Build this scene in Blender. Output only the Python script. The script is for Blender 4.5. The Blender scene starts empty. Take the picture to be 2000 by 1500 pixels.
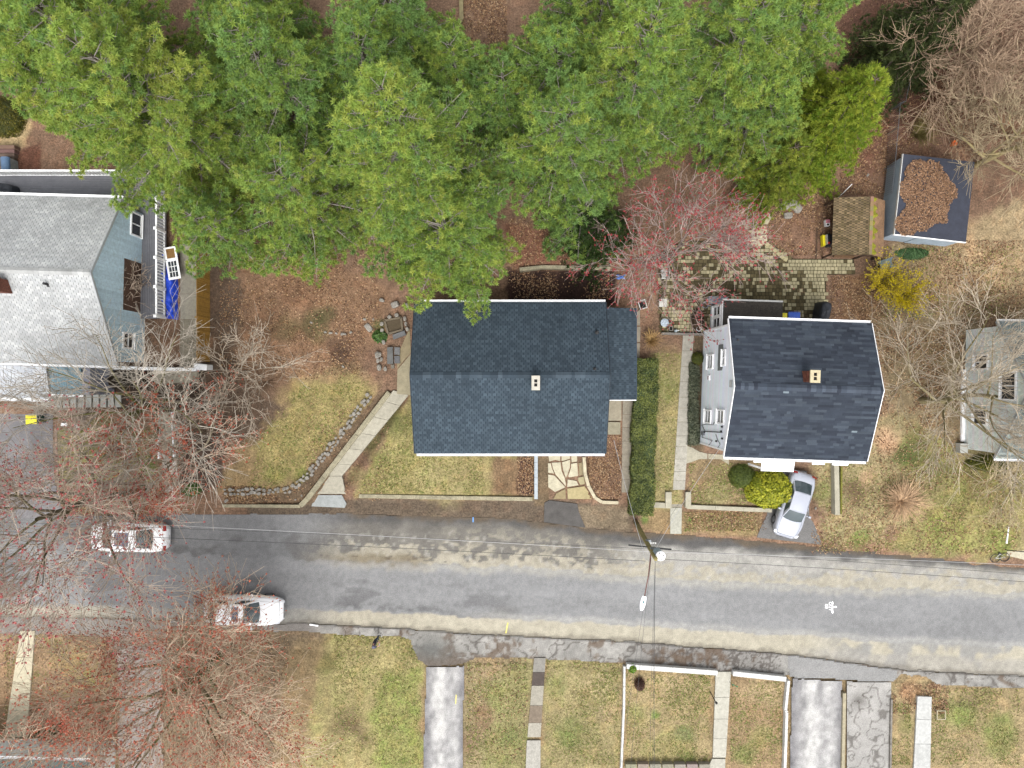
import bpy, bmesh, math, random
import numpy as np
from mathutils import Vector, Matrix

# ------------------------------------------------------------------ camera, light, exposure
SC = bpy.context.scene
COL = SC.collection
HC = 45.0            # drone height in metres
F = 1387.0           # focal length in photo pixels (photo 2000 px wide)
cam = bpy.data.cameras.new('camera'); cam_o = bpy.data.objects.new('camera', cam); COL.objects.link(cam_o)
cam.sensor_width = 36.0; cam.lens = 36.0 * F / 2000.0
cam.clip_start = 0.5; cam.clip_end = 1000.0
cam_o.location = (0, 0, HC); cam_o.rotation_euler = (0, 0, 0)
SC.camera = cam_o

SUN_ELEV, SUN_AZ = math.radians(58), math.radians(178)   # azimuth clockwise from +Y (photo up)
world = bpy.data.worlds.new('World'); SC.world = world; world.use_nodes = True
wn = world.node_tree; wn.nodes.clear()
sky = wn.nodes.new('ShaderNodeTexSky'); sky.sky_type = 'NISHITA'; sky.sun_disc = False
sky.sun_elevation = SUN_ELEV; sky.sun_rotation = SUN_AZ; sky.air_density = 1.0; sky.dust_density = 4.0; sky.ozone_density = 1.0
hsv = wn.nodes.new('ShaderNodeHueSaturation'); hsv.inputs['Saturation'].default_value = 0.16
bg = wn.nodes.new('ShaderNodeBackground'); bg.inputs['Strength'].default_value = 0.15
wo = wn.nodes.new('ShaderNodeOutputWorld')
wn.links.new(sky.outputs[0], hsv.inputs['Color']); wn.links.new(hsv.outputs[0], bg.inputs[0]); wn.links.new(bg.outputs[0], wo.inputs[0])
sun = bpy.data.lights.new('sun', 'SUN'); sun.energy = 0.7; sun.angle = math.radians(32); sun.color = (1.0, 0.975, 0.93)
sun_o = bpy.data.objects.new('sun', sun); COL.objects.link(sun_o)
sd = Vector((math.sin(SUN_AZ) * math.cos(SUN_ELEV), math.cos(SUN_AZ) * math.cos(SUN_ELEV), math.sin(SUN_ELEV)))
sun_o.rotation_euler = sd.to_track_quat('Z', 'Y').to_euler(); sun_o.location = sd * 80
vs = SC.view_settings; vs.view_transform = 'Standard'; vs.look = 'None'; vs.gamma = 1.0; vs.use_curve_mapping = False
vs.exposure = 1.3
SC.render.engine = 'CYCLES'
try:
    SC.cycles.use_denoising = True; SC.cycles.max_bounces = 6; SC.cycles.transparent_max_bounces = 4
except Exception: pass

# ------------------------------------------------------------------ colour and pixel helpers
random.seed(7); RNG = np.random.default_rng(11)
KEXP = 1.75
def lin(c):
    c = c / 255.0
    return c / 12.92 if c <= 0.04045 else ((c + 0.055) / 1.055) ** 2.4
def C(r, g, b):
    """albedo of a surface whose lit colour in the photo is sRGB r,g,b"""
    return tuple(min(0.82, lin(k) / KEXP) for k in (r, g, b))
def CN(r, g, b): return np.array(C(r, g, b))
def P(u, v, z=0.0):
    return Vector(((u - 1000) / F * (HC - z), -(v - 750) / F * (HC - z), z))
def PX(x, y, z=0.0):
    return 1000 + x * F / (HC - z), 750 - y * F / (HC - z)

# ------------------------------------------------------------------ numpy noise and polygons
LAT = [np.random.default_rng(100 + i).random((256, 256)) for i in range(8)]
def vnoise(x, y, s, seed=0):
    """value noise, cell size s metres, 0..1"""
    L = LAT[seed % 8]
    x = np.asarray(x) / s + seed * 17.3; y = np.asarray(y) / s + seed * 5.1
    xi = np.floor(x).astype(int); yi = np.floor(y).astype(int); fx = x - xi; fy = y - yi
    fx = fx * fx * (3 - 2 * fx); fy = fy * fy * (3 - 2 * fy)
    a = L[xi & 255, yi & 255]; b = L[(xi + 1) & 255, yi & 255]; c = L[xi & 255, (yi + 1) & 255]; d = L[(xi + 1) & 255, (yi + 1) & 255]
    return (a * (1 - fx) + b * fx) * (1 - fy) + (c * (1 - fx) + d * fx) * fy
def fbm(x, y, s, seed=0, octs=4):
    t = 0; amp = 0.5; n = 0
    for k in range(octs):
        t = t + amp * vnoise(x, y, s / 2 ** k, seed + k); n += amp; amp *= 0.55
    return t / n
def inpoly(px, py, poly):
    px = np.asarray(px, float); py = np.asarray(py, float); r = np.zeros(px.shape, bool)
    n = len(poly); j = n - 1
    for i in range(n):
        xi, yi = poly[i][0], poly[i][1]; xj, yj = poly[j][0], poly[j][1]
        if yi != yj:
            c = ((yi > py) != (yj > py)) & (px < (xj - xi) * (py - yi) / (yj - yi) + xi)
            r ^= c
        j = i
    return r
def sstep(a, b, x):
    t = np.clip((x - a) / (b - a), 0, 1); return t * t * (3 - 2 * t)
def mixc(c, d, w):
    w = np.asarray(w)[..., None]; return c * (1 - w) + d * w

# ------------------------------------------------------------------ terrain heights
RAISED = [(-900, -900), (2900, -900), (2900, 1085), (1960, 1075), (1760, 1052), (1650, 1035), (1592, 1010), (1585, 912), (1502, 912), (1508, 990),
          (1345, 986), (1280, 986), (1268, 1003), (1230, 1003), (1213, 1000), (1213, 978), (1168, 978), (1153, 955), (1148, 884), (1046, 884),
          (1046, 974), (700, 970), (668, 962), (795, 775), (760, 762), (606, 985), (440, 987), (345, 985), (345, 942), (112, 940), (106, 800), (-900, 800)]
TERR2 = [(765, -900), (1470, -900), (1470, 400), (1300, 470), (1195, 526), (1010, 526), (830, 560), (765, 575)]
GS = 0.19
gx = np.arange(-37.05, 37.2, GS); gy = np.arange(-29.1, 29.2, GS)
GXX, GYY = np.meshgrid(gx, gy, indexing='ij')
_u, _v = PX(GXX, GYY, 0.2)
hm = 0.45 * inpoly(_u, _v, RAISED).astype(float) + 0.55 * inpoly(_u, _v, TERR2).astype(float)
def blur(a, n):
    for _ in range(n):
        p = np.pad(a, 1, mode='edge'); a = (p[:-2, 1:-1] + p[2:, 1:-1] + 2 * p[1:-1, 1:-1]) / 4
        p = np.pad(a, 1, mode='edge'); a = (p[1:-1, :-2] + p[1:-1, 2:] + 2 * p[1:-1, 1:-1]) / 4
    return a
hb = blur(hm, 1); hb2 = blur(hm, 60)
soft = sstep(1560, 1660, _u) * sstep(950, 1000, _v)
HM = hb * (1 - soft) + hb2 * soft
def G(x, y):
    fx = (np.clip(x, gx[0], gx[-2]) - gx[0]) / GS; fy = (np.clip(y, gy[0], gy[-2]) - gy[0]) / GS
    i = np.minimum(np.floor(fx).astype(int), len(gx) - 2); j = np.minimum(np.floor(fy).astype(int), len(gy) - 2); a = fx - i; b = fy - j
    return (HM[i, j] * (1 - a) + HM[i + 1, j] * a) * (1 - b) + (HM[i, j + 1] * (1 - a) + HM[i + 1, j + 1] * a) * b
def PG(u, v, dz=0.0):
    z = 0.0
    for _ in range(4):
        p = P(u, v, z); z = float(G(p.x, p.y)) + dz
    return P(u, v, z)

# ------------------------------------------------------------------ materials
MATS = {}
def nd(nt, t, **kw):
    n = nt.nodes.new(t)
    for k, v in kw.items():
        setattr(n, k, v)
    return n
def mat(name, color=None, rough=0.8, attr=False, nscale=6.0, namt=0.25, fine=40.0, famt=0.15, bump=0.0, bscale=30.0, metal=0.0, spec=0.4,
        transl=0.0, stretch=None, coat=0.0, tint=None):
    """procedural material: base colour (fixed or from the mesh's own colour data) times two scales of noise, with fine relief"""
    if name in MATS: return MATS[name]
    m = bpy.data.materials.new(name); m.use_nodes = True; nt = m.node_tree; b = nt.nodes['Principled BSDF']
    b.inputs['Roughness'].default_value = rough; b.inputs['Metallic'].default_value = metal
    b.inputs['Specular IOR Level'].default_value = spec
    if coat: b.inputs['Coat Weight'].default_value = coat; b.inputs['Coat Roughness'].default_value = 0.05
    L = nt.links.new
    tc = nd(nt, 'ShaderNodeTexCoord'); vec = tc.outputs['Object']
    if stretch:
        mp = nd(nt, 'ShaderNodeMapping'); mp.inputs['Scale'].default_value = stretch; L(vec, mp.inputs[0]); vec = mp.outputs[0]
    if attr:
        a = nd(nt, 'ShaderNodeAttribute'); a.attribute_name = 'col'; csrc = a.outputs['Color']
    else:
        rgb = nd(nt, 'ShaderNodeRGB'); rgb.outputs[0].default_value = (*color, 1); csrc = rgb.outputs[0]
    def ns(scale, amt, detail):
        n = nd(nt, 'ShaderNodeTexNoise'); n.inputs['Scale'].default_value = scale; n.inputs['Detail'].default_value = detail; n.inputs['Roughness'].default_value = 0.65
        L(vec, n.inputs['Vector'])
        r = nd(nt, 'ShaderNodeMapRange'); r.inputs['From Min'].default_value = 0.28; r.inputs['From Max'].default_value = 0.72
        r.inputs['To Min'].default_value = 1 - amt; r.inputs['To Max'].default_value = 1 + amt; L(n.outputs['Fac'], r.inputs['Value'])
        return n, r.outputs[0]
    fac = None
    if namt:
        n1, f1 = ns(nscale, namt, 4); fac = f1
    if famt:
        n2, f2 = ns(fine, famt, 2)
        if fac is None: fac = f2
        else:
            mu = nd(nt, 'ShaderNodeMath', operation='MULTIPLY'); L(fac, mu.inputs[0]); L(f2, mu.inputs[1]); fac = mu.outputs[0]
    if fac is not None:
        mx = nd(nt, 'ShaderNodeVectorMath', operation='SCALE'); L(csrc, mx.inputs[0]); L(fac, mx.inputs['Scale']); csrc = mx.outputs[0]
    L(csrc, b.inputs['Base Color'])
    if bump:
        nb = nd(nt, 'ShaderNodeTexNoise'); nb.inputs['Scale'].default_value = bscale; nb.inputs['Detail'].default_value = 4; L(vec, nb.inputs['Vector'])
        bp = nd(nt, 'ShaderNodeBump'); bp.inputs['Strength'].default_value = bump; bp.inputs['Distance'].default_value = 0.05
        L(nb.outputs['Fac'], bp.inputs['Height']); L(bp.outputs[0], b.inputs['Normal'])
    if transl:
        tr = nd(nt, 'ShaderNodeBsdfTranslucent'); L(csrc, tr.inputs['Color'])
        ms = nd(nt, 'ShaderNodeMixShader'); ms.inputs[0].default_value = transl
        L(b.outputs[0], ms.inputs[1]); L(tr.outputs[0], ms.inputs[2]); L(ms.outputs[0], nt.nodes['Material Output'].inputs['Surface'])
    MATS[name] = m
    return m
def glass(name, color=(0.02, 0.03, 0.035), rough=0.06):
    return mat(name, color, rough=rough, namt=0.2, famt=0, spec=0.6, nscale=1.5)

M = {
 'ground': mat('ground_cover', attr=True, rough=0.95, nscale=3.5, namt=0.24, fine=9.0, famt=0.40, bump=0.8, bscale=13, spec=0.1),
 'road': mat('road_asphalt', attr=True, rough=0.9, nscale=2.0, namt=0.10, fine=18.0, famt=0.26, bump=0.5, bscale=30, spec=0.25),
 'attr': mat('weathered_pieces', attr=True, rough=0.9, nscale=5, namt=0.18, fine=30, famt=0.16, bump=0.3, spec=0.2),
 'shingle': mat('roof_shingle', attr=True, rough=0.92, nscale=1.2, namt=0.12, fine=60, famt=0.18, bump=0.2, bscale=80, spec=0.2),
 'needle': mat('pine_needle', attr=True, rough=0.55, nscale=0.35, namt=0.18, famt=0.0, transl=0.5, spec=0.22),
 'leaf': mat('leaf', attr=True, rough=0.55, nscale=2, namt=0.1, famt=0.0, transl=0.25, spec=0.3),
 'bark': mat('bark', attr=True, rough=0.9, nscale=4, namt=0.25, fine=25, famt=0.2, bump=0.5, spec=0.15),
 'concrete': mat('concrete', C(186, 180, 160), rough=0.92, nscale=1.6, namt=0.16, fine=22, famt=0.14, bump=0.25, spec=0.2),
 'concrete_new': mat('pale_concrete', C(196, 196, 188), rough=0.9, nscale=1.2, namt=0.12, fine=25, famt=0.08, bump=0.15, spec=0.2),
 'stone_wall': mat('old_wall_concrete', C(176, 168, 142), rough=0.95, nscale=2.5, namt=0.3, fine=18, famt=0.3, bump=0.7, spec=0.15),
 'asphalt_dark': mat('asphalt_patch', C(98, 95, 92), rough=0.9, nscale=1.5, namt=0.22, fine=35, famt=0.22, bump=0.4, spec=0.25),
 'white': mat('white_paint', (.80, .80, .80), rough=0.6, nscale=3, namt=0.06, fine=12, famt=0.05),
 'offwhite': mat('weathered_white_paint', (.44, .437, .42), rough=0.7, nscale=4, namt=0.18, fine=15, famt=0.15),
 'siding_white': mat('white_siding', (.72, .76, .80), rough=0.55, nscale=1.5, namt=0.07, fine=8, famt=0.05),
 'siding_blue': mat('blue_siding', (.50, .64, .72), rough=0.7, nscale=1.2, namt=0.16, fine=10, famt=0.12, stretch=(1, 1, 0.2)),
 'siding_pale': mat('pale_siding', (.62, .65, .63), rough=0.7, nscale=1.2, namt=0.12, fine=10, famt=0.1),
 'siding_grey': mat('grey_siding', (.35, .38, .40), rough=0.7, nscale=1.2, namt=0.08, fine=10, famt=0.06),
 'glass': glass('window_glass', (0.03, 0.035, 0.04)), 'car_glass': glass('car_glass', (0.035, 0.05, 0.055), 0.03),
 'brown_wood': mat('brown_wood', C(92, 70, 54), rough=0.85, nscale=3, namt=0.3, fine=20, famt=0.25, bump=0.3, stretch=(1, 1, 0.25)),
 'golden_wood': mat('golden_stained_wood', C(158, 122, 62), rough=0.75, nscale=5, namt=0.28, fine=25, famt=0.2, bump=0.2),
 'grey_wood': mat('grey_wood', C(140, 134, 126), rough=0.9, nscale=4, namt=0.3, fine=25, famt=0.25, bump=0.4),
 'deck': mat('grey_deck_board', C(134, 134, 140), rough=0.7, nscale=3, namt=0.12, fine=20, famt=0.1),
 'dark': mat('dark_void', (0.012, 0.011, 0.011), rough=0.95, namt=0.1, famt=0),
 'black_rubber': mat('black_rubber', (0.018, 0.018, 0.019), rough=0.75, namt=0.15, famt=0),
 'black_cover': mat('black_cover_cloth', C(58, 62, 70), rough=0.55, nscale=5, namt=0.25, famt=0.1, bump=0.5, bscale=8),
 'metal': mat('grey_metal', C(150, 155, 160), rough=0.4, metal=0.6, nscale=5, namt=0.15, famt=0.05),
 'steel_blue': mat('transformer_paint', C(168, 190, 202), rough=0.45, nscale=5, namt=0.12, famt=0.05),
 'brick': mat('red_brick', C(128, 78, 62), rough=0.95, nscale=12, namt=0.4, fine=40, famt=0.2, bump=0.5),
 'wire': mat('wire_black', (0.03, 0.03, 0.032), rough=0.6, namt=0.1, famt=0), 'wire_pale': mat('wire_aluminium', C(205, 205, 205), rough=0.5, namt=0.1, famt=0),
 'pole': mat('utility_pole_wood', C(156, 144, 92), rough=0.9, nscale=3, namt=0.3, fine=20, famt=0.25, bump=0.5, stretch=(1, 1, .2)),
 'mossy': mat('green_mossy_wood', C(120, 118, 46), rough=0.95, nscale=3, namt=0.3, fine=20, famt=0.3, bump=0.5),
}

# ------------------------------------------------------------------ mesh builders
def link(name, me, parent=None, **props):
    o = bpy.data.objects.new(name, me); COL.objects.link(o)
    if parent is not None: o.parent = parent
    for k, v in props.items():
        if v is not None: o[k] = v
    return o
def np_mesh(name, verts, faces, mats, cols=None, smooth=False, mids=None):
    """verts (N,3); faces: (n,3|4) array or list of index lists; optional colour per vertex"""
    me = bpy.data.meshes.new(name)
    verts = np.asarray(verts, np.float32)
    if isinstance(faces, np.ndarray):
        k = faces.shape[1]; nf = len(faces)
        me.vertices.add(len(verts)); me.vertices.foreach_set('co', verts.ravel())
        me.loops.add(nf * k); me.loops.foreach_set('vertex_index', faces.astype(np.int32).ravel())
        me.polygons.add(nf); me.polygons.foreach_set('loop_start', np.arange(0, nf * k, k, dtype=np.int32))
        try: me.polygons.foreach_set('loop_total', np.full(nf, k, np.int32))
        except Exception: pass
        me.update(calc_edges=True)
    else:
        me.from_pydata([tuple(v) for v in verts.tolist()], [], faces)
    for m in (mats if isinstance(mats, (list, tuple)) else [mats]): me.materials.append(m)
    if mids is not None: me.polygons.foreach_set('material_index', np.asarray(mids, np.int32))
    if cols is not None:
        a = me.attributes.new('col', 'FLOAT_COLOR', 'POINT')
        c = np.ones((len(verts), 4), np.float32); c[:, :3] = cols; a.data.foreach_set('color', c.ravel())
    if smooth: me.polygons.foreach_set('use_smooth', np.ones(len(me.polygons), bool))
    return me
class MB:
    def __init__(s): s.v = []; s.f = []; s.c = []; s.m = []
    def add(s, vs, fs, col=None, mi=0):
        o = len(s.v); s.v += [tuple(p) for p in vs]; s.f += [[o + i for i in f] for f in fs]
        s.c += [col if col is not None else (1, 1, 1)] * len(vs); s.m += [mi] * len(fs); return s
    def box(s, x0, x1, y0, y1, z0, z1, col=None, mi=0, M4=None):
        vs = [(x0, y0, z0), (x1, y0, z0), (x1, y1, z0), (x0, y1, z0), (x0, y0, z1), (x1, y0, z1), (x1, y1, z1), (x0, y1, z1)]
        if M4 is not None: vs = [tuple(M4 @ Vector(p)) for p in vs]
        return s.add(vs, [[3, 2, 1, 0], [4, 5, 6, 7], [0, 1, 5, 4], [1, 2, 6, 5], [2, 3, 7, 6], [3, 0, 4, 7]], col, mi)
    def prism(s, poly, z0, z1, col=None, mi=0):
        """poly: list of (x,y); z0,z1 numbers or lists per point"""
        n = len(poly); a = sum(poly[i][0] * poly[(i + 1) % n][1] - poly[(i + 1) % n][0] * poly[i][1] for i in range(n))
        zl0 = list(z0) if hasattr(z0, '__len__') else [z0] * n; zl1 = list(z1) if hasattr(z1, '__len__') else [z1] * n
        if a < 0: poly = poly[::-1]; zl0 = zl0[::-1]; zl1 = zl1[::-1]
        vs = [(p[0], p[1], zl0[i]) for i, p in enumerate(poly)] + [(p[0], p[1], zl1[i]) for i, p in enumerate(poly)]
        fs = [list(range(n))[::-1], list(range(n, 2 * n))] + [[i, (i + 1) % n, n + (i + 1) % n, n + i] for i in range(n)]
        return s.add(vs, fs, col, mi)
    def quad(s, a, b, c, d, col=None, mi=0): return s.add([a, b, c, d], [[0, 1, 2, 3]], col, mi)
    def slab(s, a, b, c, d, t, col=None, mi=0):
        """quad a,b,c,d (counter-clockwise from above) with thickness t below it"""
        n = (Vector(b) - Vector(a)).cross(Vector(d) - Vector(a)).normalized() * t
        lo = [tuple(Vector(p) - n) for p in (a, b, c, d)]
        return s.add(lo + [tuple(p) for p in (a, b, c, d)], [[3, 2, 1, 0], [4, 5, 6, 7], [0, 1, 5, 4], [1, 2, 6, 5], [2, 3, 7, 6], [3, 0, 4, 7]], col, mi)
    def tube(s, pts, radii, sides=6, col=None, mi=0, cap=True):
        pts = [Vector(p) for p in pts]; n = len(pts)
        if not hasattr(radii, '__len__'): radii = [radii] * n
        vs = []; prev = None
        for i, p in enumerate(pts):
            d = (pts[min(i + 1, n - 1)] - pts[max(i - 1, 0)])
            d = d.normalized() if d.length > 1e-9 else Vector((0, 0, 1))
            ref = prev if prev is not None else (Vector((1, 0, 0)) if abs(d.x) < 0.9 else Vector((0, 1, 0)))
            a = (ref - d * ref.dot(d)); a = a.normalized() if a.length > 1e-6 else d.orthogonal().normalized(); prev = a; b = d.cross(a)
            for k in range(sides):
                t = 2 * math.pi * k / sides
                vs.append(tuple(p + (a * math.cos(t) + b * math.sin(t)) * radii[i]))
        fs = []
        for i in range(n - 1):
            for k in range(sides):
                k2 = (k + 1) % sides
                fs.append([i * sides + k, i * sides + k2, (i + 1) * sides + k2, (i + 1) * sides + k])
        if cap: fs += [list(range(sides))[::-1], [(n - 1) * sides + k for k in range(sides)]]
        return s.add(vs, fs, col, mi)
    def lathe(s, prof, center=(0, 0, 0), sides=16, col=None, mi=0):
        """prof list of (r,z) bottom to top"""
        vs = []; fs = []; n = len(prof)
        for r, z in prof:
            for k in range(sides):
                t = 2 * math.pi * k / sides
                vs.append((center[0] + r * math.cos(t), center[1] + r * math.sin(t), center[2] + z))
        for i in range(n - 1):
            for k in range(sides):
                k2 = (k + 1) % sides; fs.append([i * sides + k, i * sides + k2, (i + 1) * sides + k2, (i + 1) * sides + k])
        fs += [list(range(sides))[::-1], [(n - 1) * sides + k for k in range(sides)]]
        return s.add(vs, fs, col, mi)
    def grid(s, fn, nu, nv, col=None, mi=0):
        vs = [tuple(fn(i / nu, j / nv)) for j in range(nv + 1) for i in range(nu + 1)]
        fs = [[j * (nu + 1) + i, j * (nu + 1) + i + 1, (j + 1) * (nu + 1) + i + 1, (j + 1) * (nu + 1) + i] for j in range(nv) for i in range(nu)]
        return s.add(vs, fs, col, mi)
    def build(s, name, m, parent=None, smooth=False, **props):
        me = np_mesh(name, np.array(s.v, np.float32).reshape(-1, 3), s.f, m, np.array(s.c), smooth, s.m if isinstance(m, (list, tuple)) else None)
        return link(name, me, parent, **props)
def bevel(o, w=0.02, seg=2):
    b = o.modifiers.new('bevel', 'BEVEL'); b.width = w; b.segments = seg; b.limit_method = 'ANGLE'; return o
def thing(name, label, cat, loc=(0, 0, 0), rz=0.0, group=None):
    o = bpy.data.objects.new(name, None); o.empty_display_size = 0.3; COL.objects.link(o)
    o.location = loc; o.rotation_euler = (0, 0, rz); o['label'] = label; o['category'] = cat
    if group: o['group'] = group
    return o
def struct(name, label, me=None, loc=(0, 0, 0)):
    o = bpy.data.objects.new(name, me); COL.objects.link(o); o.location = loc; o['kind'] = 'structure'; o['label'] = label
    return o
def copy_tree(o, loc=None, rz=None, label=None, parent=None):
    c = o.copy(); COL.objects.link(c); c.parent = parent
    if loc is not None: c.location = loc
    if rz is not None: c.rotation_euler = (0, 0, rz)
    if label: c['label'] = label
    for ch in list(o.children): copy_tree(ch, parent=c)
    return c

# ------------------------------------------------------------------ stamping many small faces into one mesh
def rot_align(d, rng):
    """rotation matrices (N,3,3) taking +Z to unit vectors d with a random spin"""
    n = len(d); d = d / np.maximum(np.linalg.norm(d, axis=1, keepdims=True), 1e-9)
    ref = np.where(np.abs(d[:, 2:3]) < 0.95, np.array([[0, 0, 1.0]]), np.array([[1.0, 0, 0]]))
    a = np.cross(ref, d); a /= np.linalg.norm(a, axis=1, keepdims=True); b = np.cross(d, a)
    t = rng.random(n) * 2 * np.pi; ct, st = np.cos(t)[:, None], np.sin(t)[:, None]
    x = a * ct + b * st; y = -a * st + b * ct
    return np.stack([x, y, d], axis=2)
def stamp(tv, tf, pos, rot, sc, cols, jit=0.0, tcol=None, rng=RNG):
    n = len(pos); T = len(tv)
    v = np.einsum('nij,tj->nti', rot, tv) * np.asarray(sc).reshape(-1, 1, 1) + pos[:, None, :]
    f = (tf[None, :, :] + (np.arange(n) * T)[:, None, None]).reshape(-1, tf.shape[1])
    c = np.repeat(cols[:, None, :], T, axis=1)
    if tcol is not None: c = c * tcol[None, :, None]
    if jit: c = c * (1 + jit * (rng.random((n, T, 1)) - 0.5))
    return v.reshape(-1, 3), f, c.reshape(-1, 3)
def join_np(parts):
    vs, fs, cs, o = [], [], [], 0
    for v, f, c in parts:
        vs.append(v); fs.append(f + o); cs.append(c); o += len(v)
    return np.concatenate(vs), np.concatenate(fs), np.concatenate(cs)
def tuft_template(k, length, width, spread, seed, up=0.25):
    """k narrow blades leaving the origin around +Z; spread 0..1 (1 = full half sphere)"""
    r = np.random.default_rng(seed); vs = []; fs = []; tc = []
    for i in range(k):
        th = 2 * math.pi * (i + r.random() * 0.7) / k * 2.6; ph = math.acos(1 - spread * (i + 0.5) / k * 1.15) if 1 - spread * (i + 0.5) / k * 1.15 > -1 else math.pi
        d = np.array([math.sin(ph) * math.cos(th), math.sin(ph) * math.sin(th), math.cos(ph)])
        s = np.cross(d, r.normal(size=3)); s /= np.linalg.norm(s); l = length * (0.75 + 0.5 * r.random())
        b = d * length * 0.05
        o = len(vs); vs += [b - s * width * 0.35, b + s * width * 0.35, d * l * 0.75 + s * width * 0.5, d * l, d * l * 0.75 - s * width * 0.5]
        fs += [[o, o + 1, o + 2], [o, o + 2, o + 4], [o + 4, o + 2, o + 3]]; tc += [1, 1, 1, 1, 1]
    return np.array(vs), np.array(fs), np.array(tc)
LEAF_V = np.array([[0, -0.5, 0], [0.28, 0, 0.06], [0, 0.5, 0], [-0.28, 0, 0.06]]); LEAF_F = np.array([[0, 1, 2], [0, 2, 3]])

# ================================================================== GROUND
DEF = CN(136, 104, 78)
def soft_zone(u, v, x, y, poly, w=10, seed=0, rag=14):
    """0..1 weight of a polygon in photo pixels with a ragged, soft edge"""
    du = (fbm(x, y, 1.6, seed) - 0.5) * rag * 2.2 + (vnoise(x, y, 0.35, seed + 3) - .5) * rag * .7
    dv = (fbm(x, y, 1.6, seed + 4) - 0.5) * rag * 2.2 + (vnoise(x, y, 0.35, seed + 5) - .5) * rag * .7
    m = 0
    k = [(0, 0), (w, 0), (-w, 0), (0, w), (0, -w)] if w else [(0, 0)]
    for a, b in k: m = m + inpoly(u + du + a * .6, v + dv + b * .6, poly)
    return m / len(k)
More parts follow.
